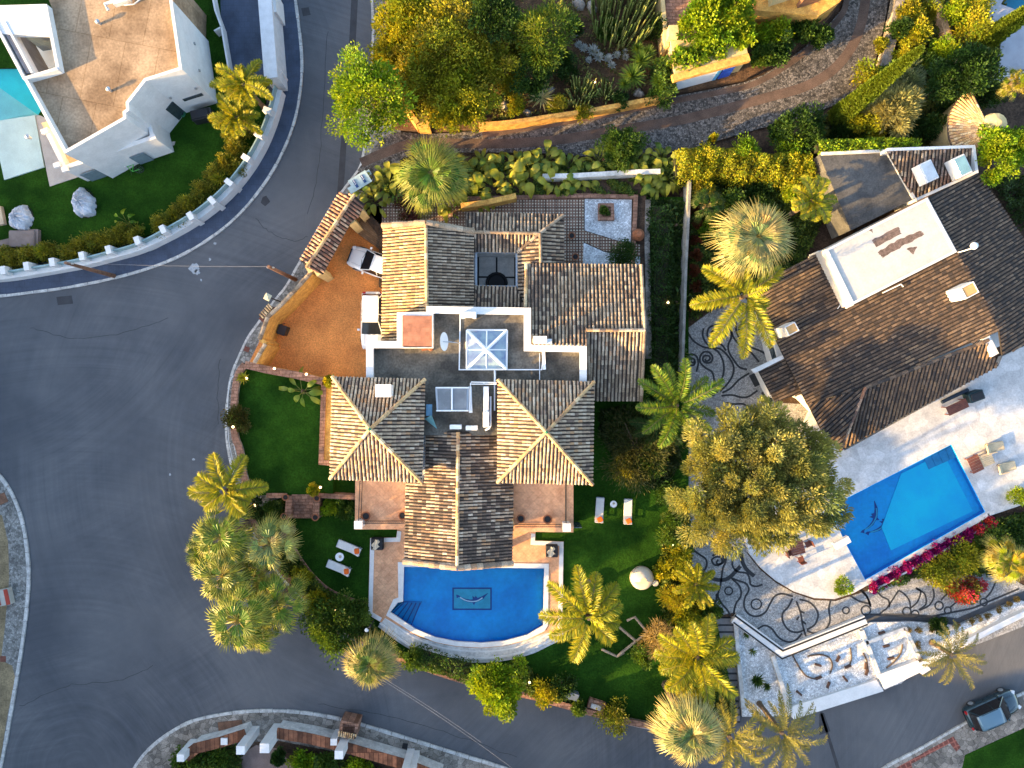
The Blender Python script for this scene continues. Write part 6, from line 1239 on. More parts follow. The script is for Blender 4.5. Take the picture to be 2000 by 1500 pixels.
for i, y in enumerate((408, 440, 470, 500, 530, 560, 600)): bush('red_leaf_plant', 1357+(i % 2)*4, y, 11, .8, [(.14, .035, .015), (.08, .04, .015)], 'small red leaved plant in the row along the east side of the boundary wall', base=.5, ncl=10, group='red leaved plants by the boundary wall')
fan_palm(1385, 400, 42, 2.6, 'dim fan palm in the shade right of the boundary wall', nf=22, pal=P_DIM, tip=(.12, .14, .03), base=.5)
bush('garden_shrub', 1383, 450, 18, 1.2, G_LIME, 'small lime shrub below the dim fan palm', ncl=16, base=.5)
bush('garden_shrub', 1218, 497, 30, 1.7, G_DARK, 'rounded dark green shrub on the gravel corner of the tile patio', base=.9, ncl=60, L=.12, W=.09)
bush('garden_shrub', 1183, 411, 10, .7, G_MID, 'small shrub in the square planter on the white gravel', base=1.1, ncl=10)
# palms of the east court
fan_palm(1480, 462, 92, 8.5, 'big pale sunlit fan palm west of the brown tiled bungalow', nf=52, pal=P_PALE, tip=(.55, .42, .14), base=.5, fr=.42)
feather_palm(1455, 578, 122, 6.5, 'bright yellow feathery palm spreading over the pebble mosaic court', nf=8, azs=[R(a) for a in (187, 232, 140, 35, 275, 302, 100, 330)], lens=[1.0, .95, .9, .85, .95, .95, .5, .45], ll=.78, lw=.07, n=58, base=.5, el=(.1, .35), pal=P_YEL)
feather_palm(1587, 392, 50, 4.6, 'small bright feather palm left of the dark felt roof', nf=11, fluffy=False, ll=.5, lw=.12, base=.5, pal=P_YEL)
feather_palm(1322, 792, 96, 5.5, 'green and yellow feather palm between the villa and the mosaic court', nf=13, ll=.6, base=.6, pal=P_GRN, n=38)
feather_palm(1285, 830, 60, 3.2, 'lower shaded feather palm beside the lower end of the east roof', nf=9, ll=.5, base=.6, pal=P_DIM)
bush('garden_shrub', 1250, 790, 26, 1.8, G_MID, 'mid green shrub under the eaves of the east roof', base=.6)
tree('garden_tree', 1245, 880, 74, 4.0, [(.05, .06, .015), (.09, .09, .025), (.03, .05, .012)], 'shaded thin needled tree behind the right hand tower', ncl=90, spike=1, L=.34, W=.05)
bush('garden_shrub', 1218, 915, 22, 2.6, G_YEL, 'bright green shrub tip at the lawn edge beneath the shaded needled tree', base=.6)
tree('great_tree', 1476, 935, 184, 10.0, [(.16, .19, .05), (.34, .32, .085), (.06, .10, .035), (.46, .41, .12)], 'huge spreading pale brown green tree between the two pools', ncl=330, nl=300, spike=1, L=.26, W=.075, cr=.12, lobe=.45, squash=.86, base=.5, flat=.5, inner=.25, hemi=.02)
for x, y, r, h, pal, lab in ((1310, 1045, 24, 1.8, G_MID, 'dark green shrub at the lower left of the great tree'), (1325, 1085, 26, 2.2, G_YEL, 'golden tipped shrub beside the round daybed lawn'), (1345, 1130, 30, 2.6, G_YEL, 'golden shrub reaching over the mosaic court edge'), (1318, 1165, 28, 2.4, G_OLV, 'olive shrub between the lawn and the mosaic court'), (1315, 1010, 18, 2.0, G_MID, 'small shrub with red flowers at the lawn edge')):
    bush('garden_shrub', x, y, r, h, pal, lab, base=.6, ncl=34, spike=1, L=.26, W=.07)
feather_palm(1360, 1142, 48, 3.4, 'small feather palm touching the pebble ring patterns', nf=9, fluffy=True, ll=.4, base=.6)
# front lawn palms
feather_palm(1150, 1208, 112, 7.0, 'fluffy golden palm between the curved pool and the front lawn', nf=10, azs=[R(a) for a in (20, 48, 80, 103, 140, 178, 213, 252, 318, 350)], lens=[.6, .75, .9, .95, .9, .85, .85, 1.0, .6, .6], ll=.78, lw=.07, n=60, base=.6, el=(.05, .35), pal=P_YEL)
feather_palm(1362, 1285, 92, 6.5, 'tangled golden feather palm at the head of the timber stairs', nf=15, ll=.7, lw=.07, n=48, base=.5, pal=P_YEL)
bush('dry_shrub', 1285, 1245, 34, 4.2, [(.32, .24, .09), (.26, .17, .08)], 'twiggy straw coloured shrub on the front lawn', base=.6, ncl=40, spike=1, L=.34, W=.04)
for x, y, r, pal, lab in ((1255, 1275, 22, G_MID, 'dark green shrub left of the twiggy straw shrub'), (1325, 1290, 26, G_YEL, 'yellow shrub below the twiggy straw shrub'), (1350, 1335, 28, G_OLV, 'speckled shrub at the lower right lawn edge'), (1325, 1330, 18, G_YEL, 'small shrub jutting into the dark front lawn'), (1300, 1390, 26, G_MID, 'green shrub above the pale corner palm')):
    bush('garden_shrub', x, y, r, 3.0, pal, lab, base=.6, ncl=30)
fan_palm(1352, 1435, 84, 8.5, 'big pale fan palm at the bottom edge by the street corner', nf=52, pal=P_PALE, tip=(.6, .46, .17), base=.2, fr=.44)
feather_palm(1425, 1440, 80, 5, 'golden date palm between the pale fan palm and the arching one', nf=20, fluffy=False, ll=.42, lw=.07, n=40, base=.2, droop=.6, pal=[(.16, .17, .03), (.3, .25, .04)])
feather_palm(1528, 1432, 84, 5, 'arching date palm with thin fronds over the bottom road', nf=26, fluffy=False, ll=.36, lw=.06, n=40, base=.2, droop=.6, pal=[(.14, .15, .04), (.26, .22, .05)])
feather_palm(1858, 1278, 66, 2.8, 'leaning date palm growing from the white pebble strip by the road', nf=18, fluffy=False, ll=.32, lw=.06, n=34, base=.3, droop=.5, pal=[(.13, .14, .05), (.24, .2, .05)])
rosette('yucca', 1478, 1328, 18, .8, 'dark spiky rosette on the white pebbles near the stairs', n=40, pal=G_DARK, base=.3); rosette('yucca', 1497, 1340, 12, .6, 'smaller dark rosette touching the spiky one', n=30, pal=G_DARK, base=.3)
rosette('yucca', 1457, 1240, 10, .5, 'tiny green rosette inside the point of the banded parapet', n=22, base=.3); rosette('yucca', 1469, 1272, 12, .5, 'tiny palm like plant below the banded parapet', n=14, base=.3)
rosette('yucca', 1390, 1355, 22, 1.2, 'dark palm like rosette beside the lower stairs', n=30, pal=G_DARK, base=.3)
# street palms left of the villa
feather_palm(438, 960, 92, 6.5, 'golden feather palm with upright arms over the street, topmost of the palm row', nf=8, azs=[R(a) for a in (108, 62, 8, 152, 185, 220, 300, 335)], lens=[.95, .9, 1.0, .75, .8, .6, .6, .6], ll=.75, lw=.07, n=54, base=.3, el=(.1, .4))
for x, y, r, t, pal, lab in ((430, 1050, 74, 6.0, [(.08, .15, .012), (.16, .2, .02)], 'glossy fan palm directly below the golden feather palm'), (527, 1062, 68, 5.5, P_PALE, 'pale dry tipped fan palm touching the west lawn'), (436, 1125, 74, 5.8, [(.08, .15, .012), (.17, .2, .02)], 'glossy fan palm in the middle of the street row'), (465, 1212, 84, 6.5, [(.09, .16, .012), (.18, .2, .02)], 'largest glossy fan palm at the lower end of the street row'), (540, 1178, 72, 5.0, [(.08, .15, .012), (.14, .19, .02)], 'glossy fan palm right of the largest one, over the wall corner')):
    fan_palm(x, y, r, t, lab, nf=26, pal=pal, tip=(.40, .36, .06), base=.3, fr=.30, nseg=16, wedge=(1.0, 1.5))
fan_palm(722, 1298, 66, 5.5, 'solitary round fan palm standing over the street below the pool', nf=40, pal=[(.09, .15, .03), (.18, .2, .05)], tip=(.5, .38, .12), base=.3, fr=.44)
tree('garden_tree', 655, 1218, 64, 3.4, G_MID, 'wide dark green shrub tree between the palms and the pool', ncl=110, base=.5, L=.2)
for x, y, r, pal, lab in ((590, 1128, 22, G_YEL, 'bright yellow shrub at the lower corner of the lounger lawn'), (620, 1175, 26, G_YEL, 'yellow green shrub below the lounger lawn edge'), (700, 1190, 24, G_MID, 'green shrub against the left side of the pool terrace'), (810, 1285, 22, G_MID, 'mid green shrub right of the solitary fan palm'), (1065, 1352, 26, G_YEL, 'golden straggly shrub on the street wall'), (1010, 1312, 24, G_MID, 'green shrub between the pool end and the round street tree'), (1100, 1335, 24, G_DARK, 'dark shrub inside the garden behind the street wall'), (1195, 1398, 34, G_OLV, 'brown olive bush spilling over the street wall'), (1130, 1380, 12, G_MID, 'small bush next to the wall meter box')):
    bush('garden_shrub', x, y, r, 1.9, pal, lab, base=.5, ncl=34)
hedge('hedge', [(800, 1282), (860, 1300), (920, 1318), (960, 1330)], 42, 1.0, G_MID, 'green hedge strip below the curved pool wall', base=.6, dens=150)
tree('round_tree', 972, 1338, 56, 4.6, G_LIME, 'round lime green tree overhanging the bottom street', ncl=120, nl=70, cr=.24, base=.4)
# upper lawn plants
paddles('banana_plant', 592, 765, 42, 3.6, 'small banana plant with yellow leaves on the upper lawn', n=10, pal=[(.12, .2, .02), (.22, .24, .03)], base=1.5, bl=.62)
bush('garden_shrub', 464, 815, 26, 1.0, [(.05, .09, .015), (.10, .07, .02)], 'mixed shrub bed with a glowing lamp on the curved wall', base=1.5, ncl=50)
rosette('yucca', 475, 738, 16, 2.0, 'spiky lit plant in the corner where the wall meets the driveway', n=30, pal=G_OLV, base=1.5)
for x, y, r, pal, lab in ((645, 745, 10, G_YEL, 'small yellow shrub at the corner of the left tower'), (612, 955, 10, G_YEL, 'tiny yellow shrub at the lower end of the upper lawn'), (497, 985, 24, G_DARK, 'dark shrub above the left side of the garden steps'), (530, 995, 20, G_MID, 'leafy shrub immediately left of the garden steps'), (645, 990, 16, G_LIME, 'light green shrub immediately right of the garden steps'), (675, 995, 20, G_MID, 'feathery green shrub between the steps and the west terrace'), (490, 955, 14, G_OLV, 'small shrub at the bottom tip of the upper lawn')):
    bush('garden_shrub', x, y, r, 1.0, pal, lab, base=.7 if y > 980 else 1.5, ncl=24)
# marble terrace and slope plants
def ball(x, y, r, lab, base=.9, pal=G_LIME): bush('ball_shrub', x, y, r, r*S*1.7, pal, lab, base=base, ncl=40, nl=40, cr=.4, L=.16, W=.06, spike=1, inner=.8)
ball(1645, 1145, 16, 'small ball shrub at the lower corner of the long marble terrace'); ball(1986, 968, 17, 'ball shrub by the right edge near the terrace armchairs')
for i, (x, y, c) in enumerate(((1706, 1142, 0), (1725, 1130, 1), (1745, 1118, 1), (1765, 1105, 0), (1785, 1095, 1), (1805, 1082, 1), (1825, 1072, 1), (1845, 1062, 1), (1865, 1050, 1), (1885, 1042, 1), (1905, 1032, 1), (1928, 1020, 1))):
    bush('bougainvillea', x, y, 14, .9, [(.35, .01, .12), (.22, .01, .16)] if i < 10 else [(.55, .08, .02), (.5, .02, .12)], 'magenta bougainvillea bush in the row along the overflow edge of the east pool', base=.4, ncl=16, nl=50, L=.14, W=.12, group='bougainvillea row under the pool edge', cat='bush')
for x, y, r, h, pal, lab in ((1830, 1120, 34, 2.2, G_OLV, 'olive bush on the slope below the middle of the pool edge'), (1870, 1090, 34, 2.6, G_YEL, 'yellow green bush below the bougainvillea row'), (1900, 1085, 24, 1.8, G_YEL, 'small yellow bush next to the grey driveway slope'), (1940, 1060, 42, 2.6, G_MID, 'large green bush at the right below the pool corner'), (1985, 1045, 34, 2.4, G_DARK, 'dark green bush at the right edge of the slope')):
    bush('garden_shrub', x, y, r, h, pal, lab, base=.4, ncl=44)
bush('bougainvillea', 1882, 1150, 44, 1.6, [(.6, .06, .02), (.55, .03, .10), (.12, .12, .02), (.14, .14, .02)], 'orange red flowering bush spilling onto the pebble mosaic', base=.4, ncl=60, nl=60, cat='bush', squash=.6)
fan_palm(1972, 1098, 56, 3.4, 'yellow pale fan palm at the right edge of the slope', nf=30, pal=P_YEL, tip=(.5, .42, .14), base=.4)
for i, (x, y) in enumerate(((1984, 1170), (1971, 1180), (1951, 1190), (1929, 1202), (1912, 1208), (1896, 1214), (1773, 1230), (1793, 1230), (1792, 1260), (1795, 1288), (1867, 1221), (1820, 1227))):
    bush('cactus_ball', x, y, 6.5, .35, [(.16, .11, .03), (.22, .17, .05)], 'little brown green ball cactus in the line on the white pebble strip', base=.3, ncl=12, nl=30, L=.1, W=.04, spike=1, cr=.5, group='ball cacti on the pebble strip', cat='cactus')
bush('garden_shrub', 1834, 1222, 16, .8, G_DARK, 'round dark shrub at the crown of the leaning date palm', base=.3, ncl=24)
# north west hedge plants
PN = [(8, 500), (35, 508), (60, 498), (95, 490), (140, 492), (165, 480), (190, 476), (215, 470), (240, 460), (265, 462), (320, 440), (345, 425), (375, 400), (395, 372), (420, 345), (445, 320), (460, 290), (455, 262), (478, 250), (465, 330)]
for i, (x, y) in enumerate(PN):
    bush('clipped_shrub', x, y, 23, 1.5, [(.15, .16, .012), (.22, .19, .02), (.09, .12, .012)], 'yellow green shrub in the row inside the white curved wall', base=.3, ncl=34, nl=45, L=.13, W=.1, group='shrubs along the curved white wall')
for x, y, r, lab in ((84, 492, 20, 'spiky yellow rosette in the shrub row at the far left'), (362, 392, 16, 'spiky yellow rosette in the middle of the curved shrub row'), (428, 350, 18, 'spiky yellow rosette on the upper bend of the shrub row'), (448, 312, 16, 'small spiky rosette above the one on the bend')):
    rosette('yucca', x, y, r, 1.1, lab, n=50, pal=P_YEL, w_=.08, base=.3)
paddles('banana_plant', 250, 440, 30, 2.2, 'thin leaved banana plant on the lawn of the modern house', n=9, pal=G_LIME, base=.3)
feather_palm(475, 165, 76, 4.6, 'golden feather palm beside the blue driveway of the modern house', nf=10, ll=.5, base=.3, azs=[R(a) for a in (60, 100, 145, 175, 10, 335, 300, 260, 225, 195)], lens=[.9, .5, .7, .9, .7, 1.0, .7, .6, .6, .7])
feather_palm(462, 228, 52, 3.4, 'lower golden palm between the feather palm and the glass wall', nf=12, ll=.45, base=.3)
# bottom garden
for x, y, r, pal, lab in ((370, 1490, 36, G_MID, 'green hedge bush at the bottom left pier'), (430, 1480, 34, G_MID, 'green hedge bush between the two left piers'), (590, 1485, 24, G_LIME, 'lime bush right of the pink path at the bottom'), (640, 1490, 24, G_MID, 'mid green bush behind the terracotta coping'), (700, 1496, 26, G_LIME, 'lime bush at the bottom edge right of the third pier'), (545, 1475, 12, G_DARK, 'tiny dark bush next to the gate pier')):
    bush('garden_shrub', x, y, r, 1.6, pal, lab, base=.15, ncl=36, L=.2, W=.14)
# unseen trees added below the bottom edge to throw shade on the street
for i, (x, y, r, t) in enumerate(((-90, 1500, 70, 8), (-110, 1150, 80, 10), (300, 1640, 70, 7), (700, 1660, 80, 6), (1050, 1670, 80, 7))):
    if i in (0, 1): continue
    tree('street_tree', x, y, r, t, G_DARK, 'dark unseen tree added beyond the bottom edge of the view to shade the street', ncl=60, nl=60, base=0, group='unseen shade trees beyond the bottom edge')

# undergrowth that hides the soil
U1 = [(.03, .06, .01), (.07, .11, .015), (.13, .16, .02)]
groundcover('undergrowth', [(745, 355), (800, 328), (1180, 322), (1310, 312), (1322, 345), (1262, 384), (760, 392)], .35, 26000, 1.0, U1, 'dense leafy undergrowth between the lane and the tile patio')
groundcover('undergrowth', [(1350, 350), (1600, 348), (1610, 420), (1585, 470), (1560, 520), (1470, 560), (1345, 630)], ZM, 22000, .7, [(.02, .045, .008), (.05, .09, .012), (.10, .13, .015)], 'dark leafy undergrowth beneath the pale fan palm of the east garden')
groundcover('undergrowth', [(1752, -20), (1960, -20), (1945, 140), (1900, 260), (1850, 292), (1600, 292), (1560, 245), (1640, 215), (1690, 180), (1722, 130)], .35, 30000, .8, [(.04, .06, .012), (.10, .12, .02), (.18, .16, .03)], 'mixed dry and green undergrowth on the outer side of the lane bend')
groundcover('undergrowth', [(1925, 345), (2060, 345), (2060, 450), (1990, 450)], .5, 4000, .8, [(.02, .04, .008), (.05, .08, .012)], 'dark undergrowth at the right edge behind the brown bungalow')
groundcover('undergrowth', [(1700, 1150), (1940, 1012), (2060, 985), (2060, 1150), (1960, 1120), (1820, 1118)], .45, 14000, .9, U1, 'leafy slope planting below the east pool')
groundcover('undergrowth', [(1000, -40), (1300, -40), (1300, 180), (1000, 236)], ZN, 8000, .5, [(.05, .07, .015), (.12, .12, .03), (.2, .15, .05)], 'sparse dry undergrowth of the north cactus garden', clump=.0)
groundcover('undergrowth', [(750, -40), (1000, -40), (1000, 236), (830, 250), (770, 230)], ZN, 12000, .7, [(.06, .08, .015), (.14, .14, .03)], 'undergrowth beneath the olive trees by the road')
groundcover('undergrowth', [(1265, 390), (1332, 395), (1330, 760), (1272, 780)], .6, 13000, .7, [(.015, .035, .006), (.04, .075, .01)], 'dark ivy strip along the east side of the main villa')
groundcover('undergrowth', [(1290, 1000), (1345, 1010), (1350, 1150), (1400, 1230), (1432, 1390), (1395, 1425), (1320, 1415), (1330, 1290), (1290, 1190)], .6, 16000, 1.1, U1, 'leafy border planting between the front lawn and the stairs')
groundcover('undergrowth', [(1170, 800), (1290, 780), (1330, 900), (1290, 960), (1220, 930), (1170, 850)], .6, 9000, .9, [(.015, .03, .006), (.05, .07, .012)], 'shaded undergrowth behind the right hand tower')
groundcover('undergrowth', [(350, 1500), (400, 1470), (470, 1458), (480, 1530), (350, 1560)], .16, 4000, .8, U1, 'leafy planting behind the bottom wall left of the gate')
groundcover('undergrowth', [(575, 1462), (660, 1478), (800, 1512), (820, 1560), (590, 1560)], .16, 6000, .8, U1, 'leafy planting behind the bottom wall right of the gate')
groundcover('undergrowth', [(486, 1003), (556, 972), (556, 1008), (566, 1060), (600, 1110), (640, 1150), (700, 1180), (722, 1200), (740, 1230), (800, 1278), (900, 1300), (1030, 1296), (1060, 1330), (1130, 1360), (1128, 1382), (1040, 1355), (960, 1340), (880, 1318), (790, 1286), (720, 1252), (660, 1214), (612, 1172), (578, 1140), (545, 1100), (512, 1048)], .6, 22000, .8, U1, 'leafy border planting along the street wall below the pool')
for x, y, r, h, pal, lab in ((1420, 400, 30, 2.2, G_MID, 'leafy shrub above the pale fan palm of the east garden'), (1480, 370, 26, 2.0, G_DARK, 'dark shrub right under the yellow hedge'), (1545, 380, 22, 2.0, G_LIME, 'lime shrub between the hedge and the small feather palm'), (1370, 370, 24, 2.2, G_OLV, 'orange tinted shrub where the hedge meets the boundary wall'), (1205, 830, 34, 2.4, G_DARK, 'dark shrub close to the right edge of the right hand tower'), (1270, 900, 34, 3.0, G_MID, 'green shrub tree at the left foot of the great tree'), (1300, 960, 28, 2.6, G_DARK, 'dark shrub at the lower left foot of the great tree'), (1300, 1110, 22, 2.0, G_YEL, 'yellow shrub right behind the daybed'), (1340, 1200, 30, 3.4, G_YEL, 'tall yellow shrub above the head of the stairs'), (1385, 1190, 22, 2.4, G_MID, 'green shrub jutting onto the mosaic near the stair head'), (1365, 1375, 26, 2.6, G_YEL, 'yellow leafy shrub beside the lower stairs'), (1815, 250, 30, 2.6, G_DARK, 'dark shrub immediately left of the curved tile roof wall'), (1730, 150, 22, 2.2, G_MID, 'mid green shrub beside the long cypress'), (1755, 60, 20, 1.8, G_DARK, 'dark little shrub on the outer lane wall'), (1925, 190, 30, 3.0, G_DARK, 'dark shrub above the curved tile roof'), (1860, 30, 26, 2.6, G_LIME, 'lime shrub near the top end of the sandstone wall'), (1010, 60, 30, 3.4, G_DARK, 'dark shrub tree between the olive trees and the feathery tree'), (1000, 170, 26, 2.4, G_OLV, 'olive shrub at the edge of the cactus garden'), (1190, 60, 22, 1.8, G_MID, 'green shrub just left of the big cactus clump'), (1285, 60, 24, 2.4, G_DARK, 'dark shrub between the cactus clump and the terrace wall'), (1100, 120, 24, 2.0, G_DARK, 'dark shrub above the silver agaves')):
    bush('garden_shrub', x, y, r, h, pal, lab, base=.45, ncl=40)
for i, (x, y, r) in enumerate(((870, 395, 28), (960, 372, 26), (1000, 362, 24), (1045, 330, 24), (1170, 318, 24), (1120, 360, 24), (820, 385, 26), (715, 370, 20), (1240, 318, 24))):
    paddles('bird_of_paradise_plant', x, y, r*1.15, 4.0, 'large leaved bird of paradise plant in the row behind the tile patio', n=36, bl=.6, pal=[(.18, .22, .02), (.38, .34, .04), (.08, .15, .02)], base=.35, group='bird of paradise plants north of the villa')

for x, y, r, t, lab in ((395, 1085, 46, 4.2, 'small glossy fan palm on the street side of the palm row'), (495, 1128, 52, 4.6, 'glossy fan palm in the middle of the clump beside the lawn wall'), (505, 1240, 48, 4.4, 'small glossy fan palm hanging over the street at the bottom of the clump')):
    fan_palm(x, y, r, t, lab, nf=24, pal=[(.08, .15, .012), (.18, .2, .02)], tip=(.40, .36, .06), base=.2, fr=.30, nseg=16, wedge=(1.0, 1.5))
# ================================================================ OBJECTS
def L0(name, label, cat, group=None): return empty(name, (0, 0, 0), label=label, cat=cat, group=group)
def loft(mb, secs, col=None, caps=True):
    n = len(secs[0]); V = [p for s_ in secs for p in s_]; F = []
    for i in range(len(secs)-1):
        for k in range(n): F.append((i*n+k, i*n+(k+1) % n, (i+1)*n+(k+1) % n, (i+1)*n+k))
    if caps: F.append(tuple(range(n-1, -1, -1))); F.append(tuple((len(secs)-1)*n+k for k in range(n)))
    mb.mesh(V, F, col)
def carpaint(name, c, r=.25, metal=.0):
    if name in MATS: return MATS[name]
    m = mat(name, c, rough=r, var=.04, fine=.02, spec=.6, metal=metal); m.node_tree.nodes['Principled BSDF'].inputs['Coat Weight'].default_value = .6; return m
def car(label, paint, suv=False, roofm=None):
    t = L0('parked_car', label, 'car'); Ln = 2.25; W = .90; hb = .92 if suv else .84; ht = 1.68 if suv else 1.46
    def sec(x, w, zb, zt, cr=.12): 
        return [(x, -w*.92, zb), (x, -w, zb+.18), (x, -w, zt-.22), (x, -w*.93, zt-.06), (x, -w*.7, zt), (x, 0, zt+.025), (x, w*.7, zt), (x, w*.93, zt-.06), (x, w, zt-.22), (x, w, zb+.18), (x, w*.92, zb), (x, 0, zb)]
    st = [(-2.25, .66, .42, .66), (-2.18, .78, .30, .80), (-1.95, .87, .22, hb), (-1.3, .905, .2, hb+.04), (-.2, .91, .2, hb+.03), (.7, .905, .2, hb), (1.35, .89, .2, hb-.06), (1.85, .84, .22, hb-.14), (2.12, .72, .28, hb-.24), (2.25, .52, .38, hb-.36)]
    mb = MB(); loft(mb, [sec(*s_) for s_ in st]); b = mb.build('body', paint, t, smooth=True)
    # glasshouse
    xr, xf = (-2.05, 1.05) if suv else (-1.85, 1.0)
    g = [(xr, .74, hb-.02, .70, hb+.05), (xr+.16, .80, hb, .64, ht-.16), (xr+.34, .83, hb, .62, ht-.03), (-.3, .84, hb, .62, ht-.01), (.1, .84, hb, .61, ht-.03), (xf, .80, hb-.04, .70, hb+.0)]
    mb = MB(); loft(mb, [[(x, -w0, z0), (x, -w1, z1), (x, w1, z1), (x, w0, z0)] for x, w0, z0, w1, z1 in g]); mb.build('windows', MATS.get('car_glass') or mat('car_glass', (.010, .012, .016), rough=.12, var=.1, spec=.35), t)
    # roof panel and pillars
    mb = MB(); rr = [(xr+.2, .58, ht-.08), (xr+.36, .62, ht+.0), (-.6, .63, ht+.03), (-.05, .62, ht+.02), (.2, .60, ht-.02)]
    loft(mb, [[(x, -w, z-.03), (x, -w*.9, z+.01), (x, 0, z+.03), (x, w*.9, z+.01), (x, w, z-.03), (x, 0, z-.05)] for x, w, z in rr]); 
    mb.build('roof', roofm or paint, t, smooth=True)
    mb = MB()
    for s_ in (-1, 1):
        mb.tube([(.12, s_*.62, ht-.05), (xf-.02, s_*.80, hb)], .035, 5); mb.tube([(xr+.4, s_*.6, ht-.1), (xr+.02, s_*.76, hb)], .06, 5); mb.tube([(-.4, s_*.65, ht-.01), (-.42, s_*.85, hb)], .03, 5)
        if suv: mb.tube([(-1.5, s_*.6, ht+.06), (-.1, s_*.6, ht+.05)], .022, 5)
    mb.build('pillars', paint, t)
    for s_ in (-1, 1): mb = MB(); mb.rbox((.72, s_*1.0, hb+.05), (.16, .2, .13), .04); mb.build('mirror', paint, t)
    for s_ in (-1, 1):
        mb = MB(); mb.box((2.02, s_*.62, hb-.24), (.26, .26, .12), rz=s_*-.5); mb.build('headlight', mat('lamp_lens', (.7, .72, .75), rough=.1), t)
        mb = MB(); mb.box((-2.15, s_*.66, .76), (.12, .24, .16)); mb.build('tail_light', mat('red_lens', (.4, .01, .01), rough=.2), t)
    for x in (-1.32, 1.36):
        for s_ in (-1, 1):
            mb = MB(); V0 = [(x, s_*.84, .33)]; 
            def ringp(r, y): return [(x+math.cos(a)*r, y, .33+math.sin(a)*r) for a in np.linspace(0, 2*math.pi, 17)[:-1]]
            loft(mb, [ringp(.30, s_*.70), ringp(.33, s_*.74), ringp(.33, s_*.90), ringp(.29, s_*.93)]); wh = mb.build('wheel', M['black'], t)
            mb = MB(); loft(mb, [ringp(.21, s_*.925), ringp(.19, s_*.945)]); mb.build('rim', M['steel'], wh)
    mb = MB(); mb.box((2.2, 0, .42), (.06, .5, .12)); mb.build('number_plate', M['plastic'], t)
    mb = MB(); mb.box((2.18, 0, .56), (.08, 1.0, .10)); mb.build('grille', M['black'], t)
    mb = MB()
    for s_ in (-1, 1): 
        mb.box((1.2, s_*.55, hb-.01), (1.3, .012, .02), rz=-s_*.06); mb.box((1.05, s_*.3, hb+.03), (.03, .5, .02), rz=s_*.25)
        for x in (-.38, .62): mb.box((x, s_*.912, .62), (.015, .01, .55))
    mb.build('panel_gaps', M['black'], t)
    return t
WP = carpaint('white_paint', (.72, .73, .75)); DP = carpaint('dark_blue_paint', (.02, .045, .06), .18, .3)
def at(o, x, y, z, rzdeg, s=1, **k): return place(o, P(x, y, z), R(rzdeg), s, **k)
at(car('white estate car with a black rear window half under the west wing roof', WP), 738, 519, .17, 160)
at(car('white family car with roof rails parked close to the house wall', WP, suv=True), 731, 628, .17, -91)
dc = car('dark blue grey hatchback parked on the road at the lower right corner', DP, suv=True, roofm=carpaint('blue_grey_roof', (.07, .14, .2), .3)); at(dc, 1928, 1378, .02, 24, s=(.95, 1, 1))
# loungers
def lounger(label):
    t = L0('sun_lounger', label, 'sun lounger', 'sun loungers on the villa lawns')
    mb = MB(); 
    for s_ in (-1, 1): mb.box((0, s_*.3, .28), (1.95, .05, .05))
    for x in (-.9, .9): mb.box((x, 0, .28), (.05, .6, .05))
    mb.build('frame', M['steel'], t)
    for x in (-.85, .75):
        for s_ in (-1, 1): mb = MB(); mb.box((x, s_*.3, .14), (.05, .05, .27)); mb.build('leg', M['steel'], t)
    mb = MB(); mb.rbox((-.32, 0, .35), (1.3, .62, .09), .05); mb.build('seat_cushion', mat('white_canvas', (.62, .6, .58), rough=.85, var=.08, scale=4), t)
    mb = MB(); tl = Matrix.Rotation(R(-22), 3, 'Y'); mb.box((.62, 0, .47), (.68, .62, .08), tilt=tl); mb.build('backrest', MATS['white_canvas'], t)
    mb = MB(); mb.rbox((.68, .05, .62), (.38, .42, .14), .08, rz=.5); mb.build('pillow', mat('orange_cloth', (.75, .13, .015), rough=.85, var=.2), t)
    mb = MB(); mb.box((-.98, 0, .36), (.03, .6, .1)); mb.box((-1.0, 0, .2), (.03, .6, .03)); mb.build('handle_rail', M['steel'], t); return t
lg = lounger('')
spots = ((684, 1068, ZG, -22, 'upper sun lounger on the left lawn beside the round white table'), (664, 1107, ZG, -22, 'lower sun lounger on the left lawn, nearer the palms'), (1170, 995, ZG, -94, 'sun lounger on the right lawn nearest the tiled tower'), (1225, 998, ZG, -92, 'sun lounger on the right lawn farther from the house'))
for i, (x, y, z, rz, lab) in enumerate(spots):
    o = lg if i == 0 else copy_tree(lg); at(o, x, y, z+.01, rz, s=.98, label=lab)
def side_table(label):
    t = L0('side_table', label, 'table', 'round side tables between loungers'); mb = MB(); mb.lathe((0, 0, .42), [(.3, 0), (.33, .02), (.33, .05), (.3, .06)], 18); tp = mb.build('table_top', M['plastic'], t)
    mb = MB(); mb.lathe((0, 0, 0), [(.2, 0), (.05, .04), (.04, .42)], 10); mb.build('leg', M['steel'], t)
    mb = MB(); mb.lathe((.05, .03, .48), [(.1, 0), (.12, .02), (.05, .05)], 10); mb.build('plate', mat('beige_ceramic', (.5, .4, .3)), tp); return t
s1 = side_table(''); at(s1, 666, 1085, ZG, 0, label='round white side table between the two left lawn loungers'); at(copy_tree(s1), 1197, 983, ZG, 40, s=.8, label='small round side table between the two right lawn loungers')
